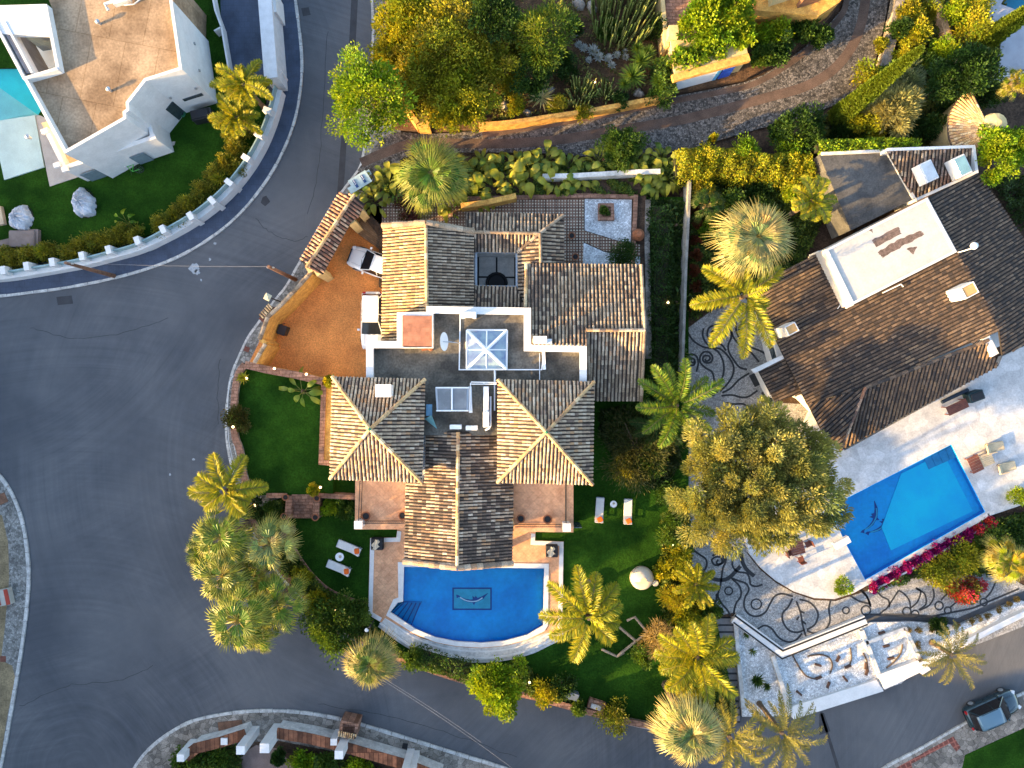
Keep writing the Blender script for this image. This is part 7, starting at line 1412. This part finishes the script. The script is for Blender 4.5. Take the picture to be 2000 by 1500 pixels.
# black cube seats with draped towel
for x, y, lab in ((736, 1063, 'black square seat with a crumpled cream towel on the left of the pool terrace'), (1078, 1077, 'black square seat with a cream towel on the right of the pool terrace')):
    p = P(x, y, ZD+.5); t = empty('cube_seat', (p[0], p[1], ZD), label=lab, cat='seat'); mb = MB(); mb.rbox((p[0], p[1], ZD+.25), (.92, .92, .46), .06); mb.rbox((p[0], p[1], ZD+.5), (.86, .86, .1), .06); mb.build('cushion', mat('black_fabric', (.02, .022, .028), rough=.8), t)
    mb = MB(); V_ = []; n = 9
    for j in range(n):
        for i in range(n): 
            u, v = i/(n-1)-.5, j/(n-1)-.5; V_.append((p[0]-.08+u*.5*(1+.3*math.sin(v*9)), p[1]-.02+v*.66*(1+.2*math.cos(u*8))+u*.25, ZD+.60+.06*math.sin(u*11+v*5)*math.cos(v*9)))
    mb.mesh(V_, [(j*n+i, j*n+i+1, (j+1)*n+i+1, (j+1)*n+i) for j in range(n-1) for i in range(n-1)]); mb.build('towel', mat('cream_towel', (.6, .5, .36), rough=.9, var=.1), t, smooth=True)
# terracotta pots
def pot(label, cat='flower pot'):
    t = L0('flower_pot', label, cat, 'terracotta pots'); mb = MB(); mb.lathe((0, 0, 0), [(.2, 0), (.3, .35), (.34, .42), (.34, .48), (.28, .48), (.27, .42)], 16); mb.build('pot_body', M['terra'], t); mb = MB(); mb.lathe((0, 0, .40), [(.27, 0), (.2, .04)], 12); mb.build('potting_soil', M['dark'], t); return t
pp_ = pot('')
for i, (x, y, z, s_, lab) in enumerate(((717, 1006, 3.51, 1, 'terracotta pot on the west roof terrace nearest the corner pillar'), (788, 1005, 3.51, .9, 'terracotta pot on the west roof terrace beside the tiled wing'), (1017, 1011, 3.51, .95, 'dark terracotta pot on the east roof terrace beside the tiled wing'), (1069, 1012, 3.51, 1, 'terracotta pot on the east roof terrace in the middle'), (560, 970, 1.6, .75, 'terracotta pot on the upper left corner of the garden steps'), (621, 972, 1.6, .75, 'terracotta pot on the upper right corner of the garden steps'), (557, 1007, 1.6, .75, 'terracotta pot on the lower left corner of the garden steps'), (618, 1009, 1.6, .8, 'terracotta pot on the lower right corner of the garden steps'), (1116, 462, ZP, .8, 'terracotta pot on the dotted patio nearer the gravel'), (1123, 503, ZP, .8, 'terracotta pot on the dotted patio near the roof edge'), (1182, 320, .4, 1.0, 'ochre pot on the lane side of the round dark tree'))):
    o = pp_ if i == 0 else copy_tree(pp_); at(o, x, y, z, 0, s=s_, label=lab)
t = empty('urn', P(1244, 462, ZP), label='large round terracotta urn at the right side of the white gravel', cat='urn'); mb = MB(); mb.lathe(P(1244, 462, ZP), [(.2, 0), (.42, .3), (.48, .6), (.4, .85), (.2, 1.0), (.26, 1.08), (.16, 1.08)], 18); mb.build('urn_body', M['terra'], t, smooth=True)
t = empty('square_planter', P(1183, 411, ZP), label='square brick planter on the white gravel', cat='planter'); mb = MB(); mb.wall([P2(1172, 400, 1.3), P2(1196, 400, 1.3), P2(1197, 426, 1.3), P2(1172, 426, 1.3)], .25, ZP, 1.3, closed=True); mb.prism([P2(1174, 402, 1.2), P2(1195, 402, 1.2), P2(1195, 424, 1.2), P2(1174, 424, 1.2)], ZP, 1.15); mb.build('brick_box', M['brickp'], t)
# round daybed
p = P(1252, 1127, ZG); t = empty('daybed', p, label='round pale daybed with a folding hood on the front lawn', cat='daybed')
mb = MB(); mb.lathe(p, [(.86, 0), (.9, .1), (.9, .36)], 26); mb.build('base', mat('rattan', (.45, .38, .3), rough=.8, fine=.25), t)
mb = MB(); mb.lathe((p[0], p[1], p[2]+.36), [(.84, 0), (.86, .08), (.8, .16), (.5, .17)], 26); mb.build('mattress', mat('cream_fabric', (.62, .55, .45), rough=.9, var=.12), t, smooth=True)
mb = MB(); n = 14; V_ = []
for j in range(6):
    e = R(8+j*15)
    for i in range(n): a = R(-10+200*i/(n-1)); V_.append((p[0]+math.cos(a)*.92*math.cos(e*.9), p[1]+math.sin(a)*.92*math.cos(e*.9), p[2]+.4+.75*math.sin(e)))
mb.mesh(V_, [(j*n+i, j*n+i+1, (j+1)*n+i+1, (j+1)*n+i) for j in range(5) for i in range(n-1)]); mb.build('hood', MATS['cream_fabric'], t, smooth=True)
p = P(1279, 1137, ZG); t = empty('stool', p, label='small round cream stool beside the daybed', cat='stool'); mb = MB(); mb.lathe(p, [(.24, 0), (.25, .3), (.2, .38)], 16); mb.build('seat', MATS['cream_fabric'], t)
p = P(1142, 1146, ZG); t = empty('round_table', p, label='dark round table half hidden behind the fluffy golden palm', cat='table'); mb = MB(); mb.lathe((p[0], p[1], ZG+.45), [(.72, 0), (.75, .04), (.7, .06)], 24); mb.build('table_top', mat('grey_top', (.10, .095, .1), rough=.6), t); mb = MB(); mb.lathe(p, [(.3, 0), (.08, .05), (.07, .45)], 10); mb.build('leg', M['black'], t)
# covered furniture on the modern house lawn
def cover(x, y, sx, sy, rz, label, z=ZL):
    p = P(x, y, z+.5); t = empty('covered_furniture', (p[0], p[1], z), label=label, cat='furniture cover'); mb = MB(); n, m_ = 36, 12; V_ = []; F = []
    for j in range(m_+1):
        k = j/m_; h = 1.0*math.cos(k*math.pi/2)**.35 if j < m_ else 0
        for i in range(n):
            a = 2*math.pi*i/n; w_ = 1+.07*math.sin(a*5+1)*k+.05*math.sin(a*11)*k; xx = math.cos(a)*sx*k*w_*(1-.25*math.sin(a)); yy = math.sin(a)*sy*k*w_
            zz = h*(1+.10*math.sin(a*7+k*6)+.08*math.sin(a*13-k*9)+.07*math.sin(xx*9+yy*5)); V_.append((p[0]+xx*math.cos(rz)-yy*math.sin(rz), p[1]+xx*math.sin(rz)+yy*math.cos(rz), z+max(0, zz)))
    for j in range(m_):
        for i in range(n): F.append((j*n+i, j*n+(i+1) % n, (j+1)*n+(i+1) % n, (j+1)*n+i))
    mb.mesh(V_, F); mb.build('cover', mat('silver_cover', (.55, .57, .62), rough=.45, var=.25, scale=2.5, bscale=7, fine=.1), t, smooth=False)
    mb = MB(); mb.tube([(p[0]+math.cos(a)*sx*1.0*math.cos(rz)-math.sin(a)*sy*math.sin(rz), p[1]+math.cos(a)*sx*math.sin(rz)+math.sin(a)*sy*math.cos(rz), z+.05) for a in np.linspace(0, 6.283, 24)], .035, 5); mb.build('hem', M['black'], t)
cover(159, 394, .82, 1.15, .25, 'silver covered garden furniture alone on the lawn of the modern house')
cover(37, 424, .78, 1.0, -.15, 'crumpled silver cover at the far left beside the grey stone slab')
mb = MB(); mb.rbox(P(45, 467, .6)[:2]+(.55,), (2.0, 1.3, .5), .12); mb.box(P(10, 478, .5)[:2]+(.5,), (1.6, .7, .4), rz=.25); mb.box(P(68, 465, .5)[:2]+(.48,), (.7, 1.3, .36)); o = mb.build('stone_bench', mat('brown_grey_stone', (.22, .17, .15), rough=.85, var=.25), origin=P(45, 467, ZL)); tag(o, 'brown grey stone bench block at the far left hedge', 'bench')
mb = MB(); p = P(1, 422, ZL+.3); mb.box((p[0], p[1], .6), (.5, 1.4, .35), rz=.2); o = mb.build('wooden_bench', mat('pale_wood', (.55, .42, .28)), origin=(p[0], p[1], ZL)); tag(o, 'pale wooden bench cut by the left edge', 'bench')
# bicycle lying against the white house
t = L0('bicycle', 'green mountain bicycle leaning by the white wall of the modern house', 'bicycle'); gm = mat('bike_green', (.12, .5, .08), rough=.35)
for x in (-.52, .52):
    mb = MB(); pts = [(x+math.cos(a)*.33, 0, .34+math.sin(a)*.33) for a in np.linspace(0, 6.283, 22)]; mb.tube(pts, .03, 6, cap=False); wh = mb.build('wheel', M['black'], t); mb = MB(); mb.tube(pts, .012, 4, cap=False)
    for a in np.linspace(0, 6.283, 13)[:-1]: mb.tube([(x, 0, .34), (x+math.cos(a)*.32, 0, .34+math.sin(a)*.32)], .004, 3)
    mb.build('rim', M['steel'], wh)
mb = MB(); A_, B_, C_, D_ = (-.52, 0, .34), (-.08, 0, .3), (-.2, 0, .78), (.36, 0, .82)
for a, b in ((A_, B_), (A_, C_), (B_, C_), (C_, D_), (B_, D_), (D_, (.52, 0, .34))): mb.tube([a, b], .028, 6)
mb.build('frame', gm, t); mb = MB(); mb.tube([(.36, -.3, .98), (.33, 0, .94), (.36, .3, .98)], .018, 5); mb.tube([(.33, 0, .94), (.36, 0, .82)], .018, 5); mb.build('handlebar', M['black'], t)
mb = MB(); mb.rbox((-.23, 0, .9), (.26, .14, .06), .05); mb.build('saddle', mat('light_saddle', (.5, .5, .52)), t)
at(t, 268, 318, ZL+.12, -38, s=1.0); t.rotation_euler = (R(62), 0, R(-38))
p = P(357, 223, ZL); t = empty('hose_reel', p, label='small green hose coil by the door of the modern house', cat='hose'); mb = MB(); mb.tube([(p[0]+math.cos(a)*.26, p[1]+math.sin(a)*.26, ZL+.08+a*.012) for a in np.linspace(0, 19, 50)], .045, 6); mb.build('hose', mat('hose_green', (.01, .12, .05), rough=.4), t)
p = P(393, 223, ZL+.8); t = empty('grill_cabinet', (p[0], p[1], ZL), label='long black covered cabinet at the foot of the modern house wall', cat='cabinet'); mb = MB(); mb.rbox((p[0], p[1], ZL+.45), (1.6, .8, .9), .1, rz=R(12)); mb.build('cover', M['black'], t); mb = MB(); mb.rbox((p[0]-.1, p[1], ZL+.95), (1.3, .6, .12), .08, rz=R(12)); mb.build('lid', mat('black_vinyl', (.03, .03, .035), rough=.6), t)
# bin
p = P(557, 646, .16); t = empty('wheelie_bin', p, label='small black bin standing on the orange driveway by the ochre wall', cat='bin'); mb = MB(); mb.rbox((p[0], p[1], .55), (.6, .72, .8), .08, rz=R(-20)); mb.build('bin_body', M['black'], t); mb = MB(); mb.rbox((p[0], p[1], .98), (.66, .78, .08), .08, rz=R(-20)); mb.tube([(p[0]-.3, p[1]+.38, .95), (p[0]+.25, p[1]+.5, .95)], .03, 5); mb.build('lid', mat('bin_lid', (.035, .032, .036), rough=.4), t)
# poles, lamp, cables
def pole(x0, y0, zt, label, name='utility_pole'):
    b = P(x0, y0, .1); t = empty(name, b, label=label, cat='pole'); mb = MB(); mb.tube([b, (b[0], b[1], zt)], [.17, .11], 9); mb.build('wooden_post', M['wood'], t); mb = MB(); mb.box((b[0], b[1], zt-.5), (.5, .08, .08)); mb.lathe((b[0]+.2, b[1], zt-.46), [(.05, 0), (.06, .1), (.03, .16)], 8); mb.lathe((b[0]-.2, b[1], zt-.46), [(.05, 0), (.06, .1), (.03, .16)], 8); mb.build('bracket', M['steel'], t); return (b[0], b[1], zt)
pa = pole(223, 539, 6.2, 'wooden utility pole rising from the blue pavement by the white curved wall'); pb = pole(577, 546, 6.3, 'wooden utility pole on the pavement below the gatehouse')
b = P(556, 592, .1); t = empty('street_lamp', b, label='slim street lamp with a square glass head above the ochre wall', cat='street lamp'); mb = MB(); mb.tube([b, (b[0], b[1], 3.6)], [.06, .04], 7); mb.build('post', M['black'], t); mb = MB(); mb.lathe((b[0], b[1], 3.55), [(.12, 0), (.3, .4), (.34, .44), (.1, .6)], 4, rz=.3); mb.build('lamp_head', mat('lamp_glass', (.5, .47, .33), rough=.25), t)
def cable(a, b_, label, sag=.5, r=.007):
    a, b_ = Vector(a), Vector(b_); mb = MB(); mb.tube([a.lerp(b_, k/16)-Vector((0, 0, sag*4*(k/16)*(1-k/16))) for k in range(17)], r, 4); o = mb.build('overhead_cable', mat('cable_grey', (.3, .3, .32), rough=.5), origin=tuple(a)); tag(o, label, 'cable')
cable(pa, pb, 'thin overhead cable crossing the road between the two wooden poles')
cable(P(700, 1300, 5.0), P(1040, 1530, 6.0), 'upper overhead cable crossing the bottom street from the solitary fan palm'); cable(P(690, 1290, 5.0), P(940, 1450, 5.4), 'lower short overhead cable beside the longer one over the bottom street', sag=.3)
# sign cluster at the lane mouth
p = P(705, 356, 1.2); t = empty('street_sign', (p[0], p[1], .1), label='pale blue sign board with dark blue strips beside the gatehouse roof', cat='sign')
mb = MB()
for dx, dy in ((-.5, -.4), (.6, .35)): mb.tube([(p[0]+dx, p[1]+dy, .1), (p[0]+dx, p[1]+dy, 1.5)], .05, 6)
mb.build('post', M['steel'], t)
tl = Matrix.Rotation(R(20), 3, 'X'); mb = MB(); mb.box((p[0], p[1], 1.55), (1.55, .95, .06), rz=R(32), tilt=tl); mb.box((p[0]-.55, p[1]-.55, 1.4), (.7, .5, .06), rz=R(32), tilt=tl); mb.box((p[0]+.55, p[1]+.62, 1.42), (.5, .4, .06), rz=R(32), tilt=tl); bd_ = mb.build('sign_board', mat('pale_blue_board', (.42, .55, .60), rough=.5, var=.2, scale=5), t)
mb = MB()
for k in (-.40, .30):
    c = Vector((k, 0, .045)); c = tl @ c; cs, sn = math.cos(R(32)), math.sin(R(32)); mb.box((p[0]+c.x*cs-c.y*sn, p[1]+c.x*sn+c.y*cs, 1.56+c.z), (.2, .62, .02), rz=R(32), tilt=tl)
st_ = mb.build('sign_strip', mat('sign_navy', (.03, .08, .24), rough=.5), bd_)
mb = MB()
for k in (-.40, .30):
    for j, (u, w_) in enumerate(((-.02, .12), (.1, .09), (.2, .12), (.27, .05))):
        c = tl @ Vector((k, u, .06)); cs, sn = math.cos(R(32)), math.sin(R(32)); mb.box((p[0]+c.x*cs-c.y*sn, p[1]+c.x*sn+c.y*cs, 1.565+c.z), (w_, .05, .012), rz=R(32), tilt=tl)
mb.build('sign_lettering', M['plastic'], bd_)
# air conditioning units
def ac(label): 
    t = L0('air_conditioner', label, 'air conditioner', 'air conditioning units on the villa roof'); mb = MB(); mb.rbox((0, 0, .38), (.95, .36, .66), .04); mb.build('casing', M['plastic'], t); mb = MB(); mb.lathe((0, 0, 0), [(.0, 0), (.0, 0)], 3); 
    mb = MB(); n = 14; mb.mesh([(math.cos(a)*.25, -.19, .38+math.sin(a)*.25) for a in np.linspace(0, 6.283, n+1)[:-1]], [tuple(range(n))]); mb.build('fan_grille', M['dark'], t)
    for x in (-.35, .35): mb = MB(); mb.box((x, 0, .03), (.08, .4, .06)); mb.build('foot', M['steel'], t)
    return t
a0 = ac('')
for i, (x, y, rz, s_, z, lab) in enumerate(((950, 768, 90, 1.0, 5.8, 'topmost white unit of the row of three beside the right tower'), (950, 790, 90, .95, 5.8, 'middle white unit of the row of three beside the right tower'), (950, 818, 90, 1.15, 5.8, 'lowest and longest white unit of the row of three beside the right tower'), (891, 833, 0, .85, 5.7, 'white unit at the foot of the south wing ridge, left of its twin'), (922, 835, 0, .85, 5.7, 'white unit at the foot of the south wing ridge, right of its twin'), (916, 617, 0, 1.15, 5.85, 'white unit alone at the top parapet above the pyramid skylight'), (1622, 507, 28, 1.0, 4.95, 'upper white unit on the ledge of the east bungalow flat roof'), (1634, 528, 28, 1.05, 4.95, 'middle cream unit on the ledge of the east bungalow flat roof'), (1652, 556, 28, 1.25, 4.95, 'lowest white unit on the ledge of the east bungalow flat roof'))):
    o = a0 if i == 0 else copy_tree(a0); at(o, x, y, z, rz if i < 6 else 118, s=s_, label=lab)
# satellite dish
p = P(872, 668, ZF); t = empty('satellite_dish', p, label='white satellite dish standing on the flat roof left of the pyramid skylight', cat='satellite dish')
mb = MB(); rot = Matrix.Rotation(R(68), 3, 'Y') @ Matrix.Rotation(0, 3, 'Z'); n = 24; V_ = []
c = Vector((P(865, 667, 6.6)[0], P(865, 667, 6.6)[1], 6.55))
for j in range(6):
    r_ = .62*j/5
    for i in range(n): a = 6.283*i/n; q = rot @ Vector((math.cos(a)*r_, math.sin(a)*r_*1.05, r_*r_*.25)); V_.append(tuple(c+q))
mb.mesh(V_, [(j*n+i, j*n+(i+1) % n, (j+1)*n+(i+1) % n, (j+1)*n+i) for j in range(5) for i in range(n)]); mb.build('reflector', M['plastic'], t, smooth=True)
mb = MB(); mb.tube([(p[0]+.35, p[1], ZF), (c.x-.05, c.y, c.z-.1)], .05, 6); mb.tube([c, (c.x+.9, c.y-.05, c.z-.35), (c.x+1.2, c.y-.12, ZF+.1)], .03, 5); mb.build('mount', M['steel'], t)
mb = MB(); p = P(831, 682, ZF); mb.box((p[0], p[1], ZF+.12), (.5, .2, .2), rz=.2); mb.lathe((p[0]+.4, p[1], ZF), [(.14, 0), (.16, .3), (.1, .34)], 10); o = mb.build('roof_clutter', M['terra'], origin=(p[0], p[1], ZF)); tag(o, 'loose terracotta pieces below the hatch on the flat roof', 'rubble')
# east terrace furniture
def armchair(label):
    t = L0('lounge_chair', label, 'lounge chair', 'cream lounge chairs on the marble terrace'); cm = mat('cream_rattan', (.55, .42, .26), rough=.8, fine=.2)
    mb = MB(); mb.rbox((.1, 0, .22), (1.3, .68, .16), .08); mb.build('seat', cm, t); mb = MB(); mb.box((-.62, 0, .48), (.5, .66, .1), tilt=Matrix.Rotation(R(40), 3, 'Y')); mb.build('backrest', cm, t)
    for s_ in (-1, 1): mb = MB(); mb.rbox((-.3, s_*.37, .42), (.7, .08, .08), .03); mb.build('armrest', cm, t)
    for x in (-.5, .6):
        for s_ in (-1, 1): mb = MB(); mb.box((x, s_*.28, .08), (.06, .06, .15)); mb.build('leg', M['wood'], t)
    return t
c0 = armchair(''); at(c0, 1938, 873, ZT, 12, label='upper cream lounge chair on the marble terrace'); at(copy_tree(c0), 1961, 912, ZT, 14, label='lower cream lounge chair on the marble terrace')
def slat_table(name, x, y, z, w_, d_, h_, rz, m_, label, cat='table', n=6):
    p = P(x, y, z+h_); t = empty(name, (p[0], p[1], z), label=label, cat=cat); mb = MB(); cs, sn = math.cos(R(rz)), math.sin(R(rz))
    for i in range(n): u = (i+.5)/n*d_-d_/2; mb.box((p[0]-u*sn, p[1]+u*cs, z+h_), (w_, d_/n*.88, .05), rz=R(rz))
    mb.build('table_top', m_, t)
    for a in (-1, 1):
        for b_ in (-1, 1): mb = MB(); u, v = a*w_*.43, b_*d_*.42; mb.box((p[0]+u*cs-v*sn, p[1]+u*sn+v*cs, z+h_/2), (.07, .07, h_-.05)); mb.build('leg', m_, t)
    return t
slat_table('low_table', 1928, 898, ZT, .95, .9, .4, 22, MATS['cream_rattan'], 'square cream low table between the lounge chairs')
slat_table('wooden_daybed', 1905, 906, ZT, .9, 1.3, .45, 25, M['redwood'], 'red brown wooden daybed beside the cream low table', cat='daybed')
slat_table('wooden_table', 1870, 795, ZT, 1.65, .72, .74, 25, M['redwood'], 'red brown wooden table close to the tiled eaves')
p = P(1907, 774, ZT+.7); t = empty('grill_cabinet', (p[0], p[1], ZT), label='dark teal covered box at the eaves beside the wooden table', cat='cabinet'); mb = MB(); mb.rbox((p[0], p[1], ZT+.4), (1.15, .75, .8), .08, rz=R(20)); mb.build('cover', mat('dark_teal_cover', (.015, .045, .055), rough=.6), t); mb = MB(); mb.rbox((p[0], p[1], ZT+.84), (.95, .55, .08), .06, rz=R(20)); mb.build('lid', M['black'], t)
p = P(1862, 774, ZT); t = empty('rolled_awning', p, label='long dark rolled awning lying below the brown tiled eaves', cat='awning'); mb = MB(); a = Vector((p[0]-1.0, p[1]-.45, ZT+.2)); mb.tube([a, a+Vector((2.0, .95, 0))], .14, 10); mb.build('roll', mat('navy_canvas', (.02, .035, .06), rough=.7), t)
# dining set
p = P(1557, 1070, ZT); t = slat_table('dining_table', 1557, 1070, ZT, 1.05, 1.05, .74, 15, M['redwood'], 'square dark red dining table at the foot of the great tree')
def chair(label):
    t = L0('dining_chair', label, 'chair', 'red brown dining chairs'); mb = MB(); mb.box((0, 0, .45), (.44, .44, .05)); mb.build('seat', M['redwood'], t); mb = MB(); mb.box((-.22, 0, .72), (.05, .44, .5)); mb.build('backrest', M['redwood'], t)
    for a in (-1, 1):
        for b_ in (-1, 1): mb = MB(); mb.box((a*.19, b_*.19, .21), (.04, .04, .43)); mb.build('leg', M['redwood'], t)
    return t
c0 = chair(''); 
for i, (x, y, rz, lab) in enumerate(((1574, 1060, 205, 'dining chair on the pool side of the red table'), (1543, 1052, -60, 'dining chair at the upper side of the red table, under the tree'), (1537, 1078, 20, 'dining chair at the left side of the red table'), (1560, 1090, 110, 'dining chair at the lower side of the red table'))):
    o = c0 if i == 0 else copy_tree(c0); at(o, x, y, ZT, rz, label=lab)
# door mats by bungalow
for x, y, lab in ((1474, 742, 'dark doormat on the mosaic court beside the small brown roof'), (1498, 775, 'long dark doormat below the small brown roof')):
    p = P(x, y, zc); mb = MB(); mb.rbox((p[0], p[1], zc+.03), (.5, 1.0, .05), .04, rz=R(28)); o = mb.build('doormat', M['mosblack'], origin=(p[0], p[1], zc)); tag(o, lab, 'doormat')
# garden lamps
def lamp(label): 
    t = L0('garden_lamp', label, 'lamp', 'glowing garden lamps'); mb = MB(); mb.lathe((0, 0, 0), [(.05, 0), (.04, .02), (.035, .55)], 8); mb.build('post', M['black'], t); mb = MB(); mb.lathe((0, 0, .55), [(.04, 0), (.11, .06), (.13, .14), (.09, .23), (.02, .26)], 12); mb.build('globe', MATS.get('lamp_glow') or glow('lamp_glow', (1, .62, .28), 2.2), t, smooth=True); return t
l0 = lamp('')
for i, (x, y, z, lab) in enumerate(((460, 833, 1.95, 'glowing lamp in the shrub bed on the curved wall'), (486, 739, 1.6, 'glowing lamp in the corner by the driveway wall'), (629, 950, 1.5, 'lamp ball at the lower right of the upper lawn'), (540, 720, 2.0, 'small white lamp ball on the brick wall left of the banana plant'), (602, 731, 2.0, 'small white lamp ball on the brick wall above the banana plant'), (659, 1188, .9, 'lamp in the shrub tree left of the pool'), (843, 1273, .5, 'lamp at the foot of the curved pool wall'), (1311, 1061, .6, 'glowing lamp in the shrubs right of the lawn'), (1160, 165, .55, 'orange lamp in the dark north garden'), (1034, 1328, .6, 'lamp by the street wall right of the round tree'), (502, 985, .8, 'glowing lamp at the left of the garden steps'), (1302, 592, .8, 'lamp among the shaded paddle leaf plants'))):
    o = l0 if i == 0 else copy_tree(l0); at(o, x, y, z, 0, s=.72, label=lab)
# sleepers and logs on the white pebbles
q = ((1597, 1298, -15), (1636, 1286, 62), (1655, 1301, 22), (1598, 1323, 22), (1617, 1337, 70), (1650, 1325, -50), (1560, 1353, -40), (1721, 1235, 15), (1730, 1261, 15), (1739, 1285, 15), (1690, 1300, 85), (1692, 1312, 75))
mb = MB(); mb.box((0, 0, .08), (.50, .16, .16)); sp = mb.build('wooden_sleeper', mat('dark_timber', (.09, .05, .035), rough=.85, var=.3, scale=5), origin=(0, 0, 0)); tag(sp, 'short brown timber sleeper laid on the white pebbles', 'sleeper', 'timber sleepers in the pebble garden')
for i, (x, y, rz) in enumerate(q): o = sp if i == 0 else sp.copy(); (COL.objects.link(o) if i else None); at(o, x, y, ZW, rz)
for lab, pts in (('long curved log bending through the middle of the white pebble garden', [(1577, 1281), (1600, 1278), (1618, 1283), (1625, 1298), (1620, 1315)]), ('thin bent branch at the left of the white pebble garden', [(1548, 1280), (1560, 1302), (1575, 1320), (1595, 1326)]), ('curved log in the right compartment of the pebble garden', [(1762, 1258), (1758, 1275), (1745, 1292), (1730, 1304)]), ('slim branch between the curved log and the dividing wall', [(1685, 1275), (1692, 1290), (1695, 1312)]), ('upright thin branch near the middle sleeper', [(1660, 1265), (1662, 1285), (1658, 1300)])):
    mb = MB(); mb.tube([(x, y, ZW+.08) for x, y in spline(PL(pts, ZW), 4)], .06, 6); o = mb.build('log', mat('old_log', (.11, .08, .06), rough=.9, var=.4, scale=4), origin=P(*pts[0], ZW)); tag(o, lab, 'log')
# ground covers: hatch plates on pavements
for x, y, z, w_, d_, rz, m_, lab in ((482, 682, .1, .42, .4, -20, 'redwood', 'rust coloured hatch cover on the cobbled pavement by the ochre wall'), (450, 1418, .115, 1.9, .8, 6, 'wood', 'large brown drain cover in the bottom stone pavement'), (791, 1457, .115, .42, .42, -12, 'black', 'small dark square drain cover at the right of the bottom pavement'), (6, 1287, .12, .45, .45, 0, 'redwood', 'rust coloured drain cover on the left island pavement'), (2, 975, .12, .9, .8, 25, 'wood', 'brown cover plate at the top of the left island'), (738, 1453, .1, 0, 0, 0, 'black', '')):
    if not w_: continue
    p = P(x, y, z); mb = MB(); mb.rbox((p[0], p[1], z+.012), (w_, d_, .025), .03, rz=R(rz)); o = mb.build('drain_cover', M[m_], origin=(p[0], p[1], z)); tag(o, lab, 'drain cover')
# red and white slatted planter box on the left island
p = P(8, 1165, .12); t = empty('tiled_bench', p, label='red and cream striped low bench at the left edge of the island pavement', cat='bench'); mb = MB(); mb.box((p[0], p[1], .35), (1.5, 1.25, .45), rz=R(12)); mb.build('bench_body', mat('cream_concrete', (.45, .42, .36)), t); mb = MB(); mb.box((p[0]-.15, p[1], .60), (.25, 1.15, .05), rz=R(12)); mb.box((p[0]+.55, p[1]+.1, .60), (.3, 1.2, .05), rz=R(12)); mb.build('red_strip', mat('red_paint', (.35, .05, .03)), t)
# meter box and grey cabinet in street wall
p = P(1115, 1358, 1.1); t = empty('meter_box', (p[0], p[1], .1), label='blue grey metal box set in the street wall among the shrubs', cat='cabinet'); mb = MB(); mb.rbox((p[0], p[1], .75), (1.2, .55, .9), .05, rz=R(-20)); mb.build('casing', mat('blue_grey_metal', (.12, .15, .2), rough=.4), t); mb = MB(); mb.box((p[0]-.2, p[1]-.28, .75), (.4, .03, .6), rz=R(-20)); mb.build('door', M['steel'], t)
p = P(1165, 1377, .9); t = empty('wall_niche', (p[0], p[1], .1), label='small brick niche with a pale slab in the street wall right of the metal box', cat='niche'); mb = MB(); mb.box((p[0], p[1], .55), (1.3, .7, .9), rz=R(-18)); mb.build('brick_body', M['brickp'], t); mb = MB(); mb.box((p[0]-.05, p[1]-.1, 1.03), (.8, .35, .06), rz=R(-18)); mb.build('slab', M['kerb'], t)
p = P(517, 612, .1); t = empty('tiled_meter_roof', (p[0], p[1], .1), label='little tile roofed meter niche on the street side of the ochre wall', cat='meter niche'); p = P(517, 612, 2.2); mb = MB(); mb.box((p[0]+.1, p[1]-.05, 1.1), (.5, 1.3, 2.0), rz=R(-38)); mb.build('brick_body', M['redwood'], t)
mb = MB(); tiles(mb, [(505, 617, 2.2), (525, 594, 2.2), (512, 622, 2.45)], [(505, 617), (525, 594), (534, 600), (514, 624)], PAL_WARM, pitch=.2, tl=.3, thick=.05); mb.build('tile_roof', M['tile'], t)
# shower post by the pool
p = P(727, 1213, .7); t = empty('outdoor_shower', p, label='slim outdoor shower at the left corner of the pool terrace', cat='shower'); mb = MB(); mb.tube([(p[0]+.1, p[1], .4), (p[0], p[1], 2.6), (p[0]+.3, p[1]+.3, 2.7)], .05, 6); mb.build('post', M['black'], t); mb = MB(); mb.lathe((p[0]-.05, p[1]-.05, 2.5), [(.12, 0), (.16, .1), (.06, .16)], 8); mb.build('shower_head', M['plastic'], t)
# timber branch frame on the front lawn
t = empty('branch_frame', P(1235, 1235, ZG), label='knotty branch frame standing on the front lawn beside the twiggy shrub', cat='frame'); mb = MB()
for a in ([(1175, 1268, .7), (1205, 1282, 1.0), (1230, 1262, 1.1), (1265, 1235, 1.2)], [(1210, 1225, 1.0), (1242, 1252, 1.1)], [(1225, 1212, .9), (1240, 1205, 1.2), (1262, 1232, 1.2)], [(1205, 1282, 1.0), (1218, 1275, .65)]): mb.tube([P(x, y, z) for x, y, z in a], [.1, .11, .1, .08][:len(a)], 6)
for x, y in ((1205, 1282), (1262, 1233), (1242, 1252)): mb.tube([P(x, y, ZG), P(x, y, 1.0)], .08, 6)
mb.build('branches', mat('bare_branch', (.3, .24, .18), rough=.9, var=.3, scale=3), t)
